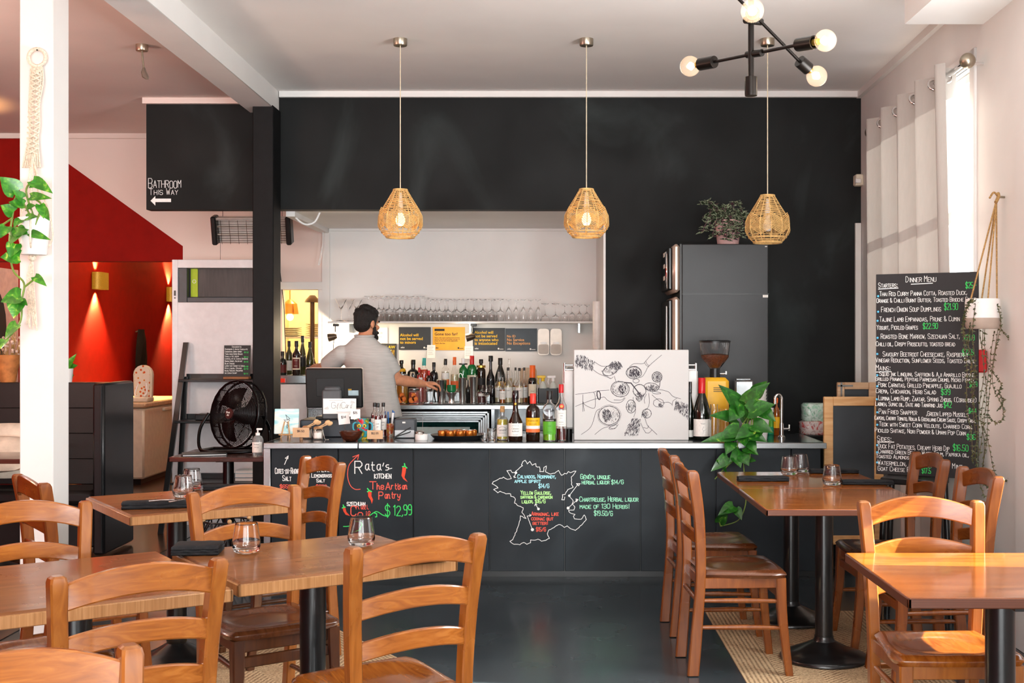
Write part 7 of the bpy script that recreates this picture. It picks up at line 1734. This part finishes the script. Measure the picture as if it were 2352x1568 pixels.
for py in range(160, 345, 12):
    o = 84 - (py - 150) * .055
    for s in (-1, 1): m.tube(smooth_path([P_(o - s * 13, py, .035), P_(o, py + 8, .022), P_(o + s * 13, py + 14, .035)], 3), .0042, 6)
for q in ((46, 510, -.0), (118, 510, 0), (70, 520, -.1), (100, 515, .03)):
    m.tube(smooth_path([P_(74, 360, .03), P_((q[0] + 76) / 2, 440, q[2] * .5 - .01), P_(q[0], q[1], q[2] - .01), P_(q[0] * .96 + 3, 560, q[2] - .01), P_(76, 592, -.0)], 5), .0045, 6)
for k in range(14): m.tube(smooth_path([P_(74, 590, 0), P_(68 + rng.uniform(-6, 10), 650, .01), P_(74 + rng.uniform(-13, 13), 740 + rng.random() * 25, .01)], 4), .0035, 6)
m.ball(tuple(P_(74, 592, 0)), (.02, .02, .018), 12)
m.build('rope', M_mac, t)
r, h = wd(35, Yk), wd(86, Yk)
MB().lathe([(0, .004), (r * .78, .004), (r * .82, .01), (r, h), (r * .94, h), (r * .92, h - .02), (0, h - .02)], 28).build('pot', M_whpot, t)
m = MB(); sm = MB()
LV = [(38, 440, 0, 405, 50), (75, 415, 120, 440, 34), (70, 452, 116, 452, 26), (55, 470, 20, 462, 30), (62, 478, 80, 470, 22), (30, 488, 2, 470, 40), (40, 530, 62, 535, 34), (25, 545, 62, 525, 44), (70, 535, 114, 548, 22), (45, 590, 0, 588, 48), (35, 560, 22, 590, 38), (48, 680, 0, 690, 54), (40, 690, 30, 730, 44), (50, 690, 62, 700, 18), (80, 635, 106, 655, 22), (40, 745, 8, 775, 38), (12, 780, 0, 800, 30), (98, 480, 112, 505, 24), (92, 470, 100, 500, 24), (48, 505, 30, 520, 28), (15, 520, 0, 545, 34), (52, 455, 30, 435, 26), (88, 420, 66, 430, 24), (60, 500, 85, 495, 22)]
for a, b, c, d, w_ in LV:
    p0, p1 = P_(a, b, -.1), P_(c, d, -.13); leaf(m, p0, p1, (rng.uniform(-.3, .3), -.9, .5), wd(w_ * .95, Yk), .4, .12, .12)
for pth in ([(75, 505), (40, 450), (28, 500), (22, 560), (30, 620), (55, 650), (50, 690), (46, 740), (10, 785)], [(80, 505), (60, 440), (75, 415)], [(85, 505), (95, 470), (70, 452)], [(85, 505), (75, 535)], [(55, 660), (80, 640)], [(30, 500), (0, 520)]):
    sm.tube(smooth_path([P_(a, b, -.09) for a, b in pth], 6), .005, 6)
m.build('foliage', M_poth, t, ang=80); sm.build('stem', M_stem, t)

# ---------------------------------------------------------------- kitchen seen through the pass, cables, tube
t = thing('kitchen_bench', 'steel kitchen bench behind the pass with a rack of plates', 'bench'); zk = 1.14
MB().box(-2.78, -1.55, 11.5, 12.6, zk - .04, zk, .003).build('bench_top', M_steel, t)
for x in (-2.75, -1.6):
    for y in (11.55, 12.55): MB().box(x - .02, x + .02, y - .02, y + .02, 0, zk - .04).build('leg', M_steel, t)
MB().box(-2.78, -1.55, 12.1, 12.6, 1.53, 1.55).build('over_shelf', M_steel, t)
for x in (-2.76, -1.58): MB().box(x - .015, x + .015, 12.3, 12.33, zk, 1.53).build('upright', M_steel, t)
M_plate = mat('cream_porcelain', 'eee4cf', .25, vary=.03); n = 0
for sx_, cnt in ((-2.62, 5), (-2.34, 7), (-2.06, 6)):
    for k in range(cnt):
        if n == 0:
            p0 = thing('plate', 'cream plate in the stacks on the kitchen shelf behind the pass', 'plate', group='plates stacked in the kitchen'); MB().lathe([(0, 0), (.07, 0), (.12, .014), (.121, .017), (.07, .005), (0, .005)], 22).build('dish', M_plate, p0); p = p0
        else: p = dup(p0)
        p.location = (sx_, 12.3, 1.5505 + k * .0185); n += 1
t = thing('mushroom_lamp', 'tall dark mushroom-shaped lamp standing in the kitchen pass', 'lamp', (ax(708, 11.5) , 11.7, zk)); hz = az(677, 11.7) - zk; k = wd(1, 11.7)
MB().lathe([(0, hz), (k * 6, hz - .004), (k * 15, hz - .045), (k * 18, hz - .07), (k * 17.5, hz - .072), (k * 8, hz - .06), (0, hz - .06)], 24).build('shade', mat('dark_bronze', '33221a', .35, .5, vary=.05), t)
MB().tube([(0, 0, .2), (0, 0, hz - .06)], .022, 14).build('stem', MATS['dark_bronze'], t)
m = MB()
for s in (-1, 1): m.tube(smooth_path([(0, 0, .24), (s * .03, 0, .14), (s * .09, 0, .05), (s * .11, 0, .01)]), .009, 8)
m.build('leg', MATS['dark_bronze'], t)
t = thing('copper_heat_lamp', 'glowing copper heat lamp hanging inside the kitchen', 'pendant lamp', (ax(666, 11.9), 11.9, az(735, 11.9)))
MB().lathe([(.02, .2), (.07, .16), (.085, .06), (.082, .06), (.066, .155), (.018, .195)], 22, closed=True).tube([(0, 0, .19), (0, 0, 2.8 - t.location.z)], .006, 8).build('shade', mat('copper_shade', 'b5763f', .25, .9, vary=.06), t)
MB().ball((0, 0, .03), .036, 16).build('bulb', mat('hot_bulb', 'fff0c0', .3, emit='ffd070', es=10), t)
def cable(name, label, pts, r, m_, Y): 
    t = thing(name, label, 'cable'); MB().tube(smooth_path([at(a, b, Y) for a, b in pts], 6), r, 8).build('cable', m_, t); return t
cable('loose_cable', 'looped white cable hanging from the alcove ceiling trim', [(676, 484), (680, 500), (700, 515), (722, 510), (735, 487)], .008, M_wplas, 9.62)
cable('white_wire', 'white wire hanging in a long loop down the alcove corner', [(742, 525), (741, 560), (736, 600), (731, 608), (735, 590), (741, 560)], .004, M_wplas, 10.9)
cable('black_cable', 'black cable running down the wall beside the black column', [(641, 600), (645, 640), (652, 700), (654, 760), (656, 800), (656, 835)], .004, M_blk, 10.994)
#cable('lamp_flex', 'thin black flex dropping from the bronze clip lamp', [(769, 762), (766, 790), (768, 815), (775, 840)], .003, M_blk, 10.6)
t = thing('cup_dispenser', 'white tube cup dispenser on the side of the alcove', 'dispenser', (ax(1371, 10.2), 10.2, az(803, 10.2)))
hh = az(692, 10.2) - t.location.z; MB().lathe([(0, 0), (.03, 0), (.036, .02), (.036, hh), (0, hh)], 18).build('tube', mat('pale_tube', 'f0ece9', .35, vary=.03), t); MB().lathe([(0, -.06), (.024, -.06), (.03, 0), (0, 0)], 16).build('paper_cup', P_white, t); MB().box(.0, .062, -.02, .02, hh * .3, hh * .35).box(.0, .062, -.02, .02, hh * .8, hh * .85).build('wall_bracket', M_steel, t)
# ---------------------------------------------------------------- the barman
YP_ = 9.12
def Q(px, py, dy=0): return at(px, py, YP_) + V((0, dy, 0))
ps = thing('person', 'man in grey t-shirt with dark hair and beard turned away, reaching across the back bar', 'person', (ax(858, YP_), YP_, 0))
PO = V(ps.location)
def fuse(mb, name, m, parent, voxel, smooth=6, sub=0):
    """close the collected volumes into one continuous skin"""
    o = mb.build(name, m, None, smooth=False)
    r = o.modifiers.new('r', 'REMESH'); r.mode = 'VOXEL'; r.voxel_size = voxel
    s = o.modifiers.new('s', 'SMOOTH'); s.iterations = smooth; s.factor = .5
    dg = bpy.context.evaluated_depsgraph_get()
    me = bpy.data.meshes.new_from_object(o.evaluated_get(dg))
    bpy.data.objects.remove(o)
    for p in me.polygons: p.use_smooth = True
    me.materials.clear(); me.materials.append(m)
    ob = bpy.data.objects.new(name, me); COL.objects.link(ob); ob.parent = parent
    return ob
def capsule(mb, pts, rs, n=14):
    """a tapering limb with round ends, shaped along a smooth path"""
    P = [V(p) - PO for p in pts]
    path = smooth_path(P, 5); rr = []
    for i in range(len(P) - 1):
        for j in range(5): rr.append(rs[i] + (rs[i + 1] - rs[i]) * j / 5)
    rr.append(rs[-1]); mb.tube(path, rr, n)
    for k in (0, -1): mb.ball(tuple(path[k]), rr[k], n)
def orient(f, up=(0, 0, 1)):
    f = V(f).normalized(); r_ = f.cross(V(up)).normalized(); u_ = r_.cross(f)
    return Matrix(((r_.x, f.x, u_.x), (r_.y, f.y, u_.y), (r_.z, f.z, u_.z))).to_4x4()
M_skin = mat('skin', 'c98a68', .5, vary=.05, vs=30, bump=.05, bs=200)
M_skin.node_tree.nodes['Principled BSDF'].inputs['Subsurface Weight'].default_value = .12
M_skin.node_tree.nodes['Principled BSDF'].inputs['Subsurface Radius'].default_value = (.02, .008, .004)
hipL, hipR = Q(850, 1010, .02), Q(885, 1010, -.02)
shL, shR = Q(783, 814, .02), Q(880, 814, -.03)
elL, wrL = Q(737, 848, .12), Q(712, 845, .33)
elR, wrR = Q(911, 872, .03), Q(967, 884, .2)
neck0, neck1 = Q(836, 796, 0), Q(840, 762, .03)
body = MB()
# torso by sections: centre, half width, half depth
yaw = R(-12)
def sec(px, py, hw, hd, dy=0, n=20):
    c = Q(px, py, dy) - PO
    return [(c.x + hw * math.cos(a) * math.cos(yaw) - hd * math.sin(a) * math.sin(yaw), c.y + hw * math.cos(a) * math.sin(yaw) + hd * math.sin(a) * math.cos(yaw), c.z) for a in [2 * math.pi * k / n for k in range(n)]]
SEC = [(870, 1012, .165, .115), (870, 980, .168, .112), (866, 945, .152, .1), (860, 905, .15, .105), (852, 865, .166, .115), (843, 825, .17, .105), (838, 806, .165, .085), (836, 790, .115, .064), (836, 779, .07, .058), (836, 770, .055, .055)]
body.loft([sec(*s) for s in SEC])
capsule(body, [neck0, neck1], [.06, .056])
for sh, el, wr in ((shL, elL, wrL), (shR, elR, wrR)):
    capsule(body, [sh, sh.lerp(el, .45), el], [.062, .052, .043]); capsule(body, [el, el.lerp(wr, .35), wr], [.043, .044, .028])
for hip, s in ((hipL, -1), (hipR, 1)):
    kn = V((hip.x + s * .02, hip.y + .02, .47)); an = V((hip.x + s * .03, hip.y + .0, .09))
    capsule(body, [hip, kn, an], [.095, .06, .042]); capsule(body, [an + V((0, .0, -.045)), an + V((0, .17, -.06))], [.042, .032])
# head
hf = V((.62, .78, -.1)).normalized(); HC = Q(842, 744, .03) - PO; MH = Matrix.Translation(HC) @ orient(hf)
def hb(c, r, mb=None): (mb or body).ball(c, r, 16, MH)
hb((0, -.012, .03), (.074, .094, .088)); hb((0, .02, -.04), (.058, .07, .07)); hb((0, .055, -.078), (.036, .034, .03))
hb((0, .088, -.008), (.017, .018, .024)); hb((0, .1, -.024), (.014, .016, .012)); hb((0, .078, .022), (.046, .014, .012)); hb((0, .088, -.05), (.022, .012, .007)); hb((0, .086, -.062), (.02, .012, .007))
for s in (-1, 1):
    hb((s * .036, .062, -.02), (.024, .026, .02)); hb((s * .076, -.012, -.004), (.008, .019, .032)); hb((s * .079, -.016, .014), (.006, .015, .014))
# hands: palm, four bent fingers and a thumb
def hand(wr, fwd, pn, s, curl, tool=None):
    """fwd: along the palm; pn: the palm's facing; s: side of the thumb"""
    f = V(fwd).normalized(); p = (V(pn) - f * V(pn).dot(f)).normalized(); r_ = f.cross(p) * s; w = V(wr) - PO
    M = Matrix(((r_.x, f.x, p.x, w.x), (r_.y, f.y, p.y, w.y), (r_.z, f.z, p.z, w.z), (0, 0, 0, 1)))
    body.ball((0, .05, 0), (.04, .056, .017), 14, M); body.ball((0, .012, 0), (.028, .034, .02), 12, M)
    for k, (x, L) in enumerate(((.03, .074), (.01, .083), (-.011, .078), (-.031, .06))):
        a = 0; q = V((x, .092 - .006 * abs(k - 1.2), 0)); pts = [q]
        for j, seg in enumerate((.42, .32, .26)):
            a += curl[j] * (1 + .08 * k); q = q + V((x * .08, L * seg * math.cos(a), L * seg * math.sin(a))); pts.append(q)
        body.tube([M @ t_ for t_ in smooth_path([V((x * .8, .06, 0))] + pts, 3)], [.0105] * 4 + [.0098] * 3 + [.009] * 3 + [.008] * 3, 8)
        body.ball(tuple(M @ pts[-1]), .008, 8)
    tp = [V((.03, .022, .004)), V((.05, .048, .016)), V((.052, .074, .03)), V((.044, .094, .042))]
    body.tube([M @ t_ for t_ in smooth_path(tp, 3)], [.0145] * 3 + [.0125] * 3 + [.011] * 3 + [.009], 8); body.ball(tuple(M @ tp[-1]), .009, 8)
    return M
MR = hand(wrR, (.9, .42, .06), (.1, .25, -1), -1, (.55, .6, .45))
hand(wrL, (-.55, .8, .1), (.3, .3, -1), 1, (.5, .6, .4))
fuse(body, 'body', M_skin, ps, .0058, 5)
# eyes
for s in (-1, 1):
    MB().ball((s * .031, 0.063, .006), .0105, 12, MH).build('eye', mat('eye_white', 'e9e4de', .2, vary=.01), ps)
    MB().ball((s * .031, .0715, .006), .0045, 10, MH).build('iris', mat('brown_iris', '2b1a10', .2, vary=.02), ps)
# hair, beard, brows
M_hair = mat('near_black_hair', '15100d', .55, vary=.2, vs=120, bump=.8, bs=320, stretch=(1, 1, .3))
hair = MB(); rng = random.Random(12)
hair.ball((0, -.022, .042), (.083, .097, .09), 18, MH); hair.ball((0, -.052, -.008), (.072, .06, .062), 16, MH)
hair.ball((0, .03, .092), (.06, .062, .034), 14, MH)
for k in range(70):
    a, b = rng.uniform(-2.6, 2.6), rng.uniform(.2, 1.5); c = V((.08 * math.sin(a) * math.cos(b), -.02 - .09 * math.cos(a) * math.cos(b), .045 + .09 * math.sin(b)))
    if c.y > .055 and c.z < .09: continue
    hair.ball(tuple(c), rng.uniform(.011, .02), 7, MH)
for s in (-1, 1): hair.ball((s * .07, .012, .01), (.009, .012, .038), 10, MH)
fuse(hair, 'hair', M_hair, ps, .006, 2)
be = MB()
be.ball((0, .062, -.098), (.042, .042, .036), 14, MH); be.ball((0, .096, -.05 + .006), (.026, .008, .007), 10, MH)
for s in (-1, 1):
    be.tube(smooth_path([MH @ V((s * .071, .01, -.02)), MH @ V((s * .066, .022, -.06)), MH @ V((s * .046, .05, -.092)), MH @ V((s * .018, .08, -.1))], 4), [.013] * 4 + [.02] * 4 + [.024] * 5, 8); be.ball(tuple(MH @ V((s * .03, .086, -.058))), .012, 8)
fuse(be, 'beard', M_hair, ps, .005, 3)
for s in (-1, 1): MB().tube(smooth_path([MH @ V((s * .014, .092, .024)), MH @ V((s * .034, .088, .031)), MH @ V((s * .052, .072, .024))], 3), .0055, 8).build('eyebrow_hair', M_hair, ps)
# t-shirt
M_tee = mat('heather_grey_cotton', 'b4b1ad', .9, vary=.035, vs=45, bump=.12, bs=120, stretch=(.25, .25, 3))
tee = MB(); q = []
for i, (px, py, hw, hd) in enumerate(((872, 958, .176, .128), (868, 930, .17, .124), (862, 900, .168, .125), (854, 865, .18, .13), (845, 828, .19, .118), (839, 810, .184, .102), (836, 795, .155, .085), (836, 783, .112, .074), (836, 773, .074, .066))):
    ring_ = sec(px, py, hw, hd, -.004, 40); c = Q(px, py, -.004) - PO
    if i < 4: ring_ = [(c.x + (x - c.x) * (1 + .022 * math.sin(j * 1.6 + i * 1.1) + .014 * math.sin(j * 2.7 - i)), c.y + (y - c.y) * (1 + .03 * math.sin(j * 1.6 + i * 1.1)), z) for j, (x, y, z) in enumerate(ring_)]
    q.append(ring_)
tee.loft(q)
for sh, el, k in ((shL, elL, .82), (shR, elR, .74)):
    e = sh.lerp(el, k); a = V(sh) + (V(sh) - V(el)) * .02
    capsule(tee, [a, sh.lerp(el, .4)], [.071, .072]); tee.tube([V(p) - PO for p in (sh.lerp(el, .25), sh.lerp(el, .5), e)], [.073, .073, .07], 16)
fuse(tee, 't_shirt', M_tee, ps, .0085, 12)
m = MB(); c = Q(836.5, 771, 0) - PO
m.tube([(c.x + .07 * math.cos(a * .3142) , c.y + .063 * math.sin(a * .3142), c.z + .004 * math.sin(a * .3142)) for a in range(20)], .009, 8, closed=True); m.build('collar', M_tee, ps)
tr = MB()
for hip, s in ((hipL, -1), (hipR, 1)):
    kn = V((hip.x + s * .02, hip.y + .02, .47)); an = V((hip.x + s * .03, hip.y, .1)); capsule(tr, [hip, kn, an], [.108, .076, .062])
tr.loft([sec(870, 1030, .17, .125), sec(870, 1000, .178, .124), sec(868, 958, .166, .112)])
fuse(tr, 'trousers', mat('black_denim', '16181c', .8, vary=.08), ps, .009, 5)
for hip, s in ((hipL, -1), (hipR, 1)):
    m = MB(); an = V((hip.x + s * .03, hip.y, .05)) - PO; m.ball(tuple(an + V((0, .0, .0))), (.05, .06, .05), 14); m.ball(tuple(an + V((0, .12, -.015))), (.05, .1, .034), 14); fuse(m, 'shoe', M_blk, ps, .008, 4)
# the tongs he holds
t = thing('bar_tongs', 'dark tongs held in the reaching hand above the mixing glass', 'tongs')
g = MR @ V((.0, .105, .04)) + PO
for s in (-1, 1): MB().tube([g + V((.012 * s, -.01, .03)), g + V((.02 * s, 0, -.05)), g + V((.008 * s, .01, -.11))], [.006, .007, .004], 8).build('arm', M_blkm, t)
MB().ball(tuple(g + V((0, -.01, .035))), (.018, .009, .01), 10).build('hinge', M_blkm, t)
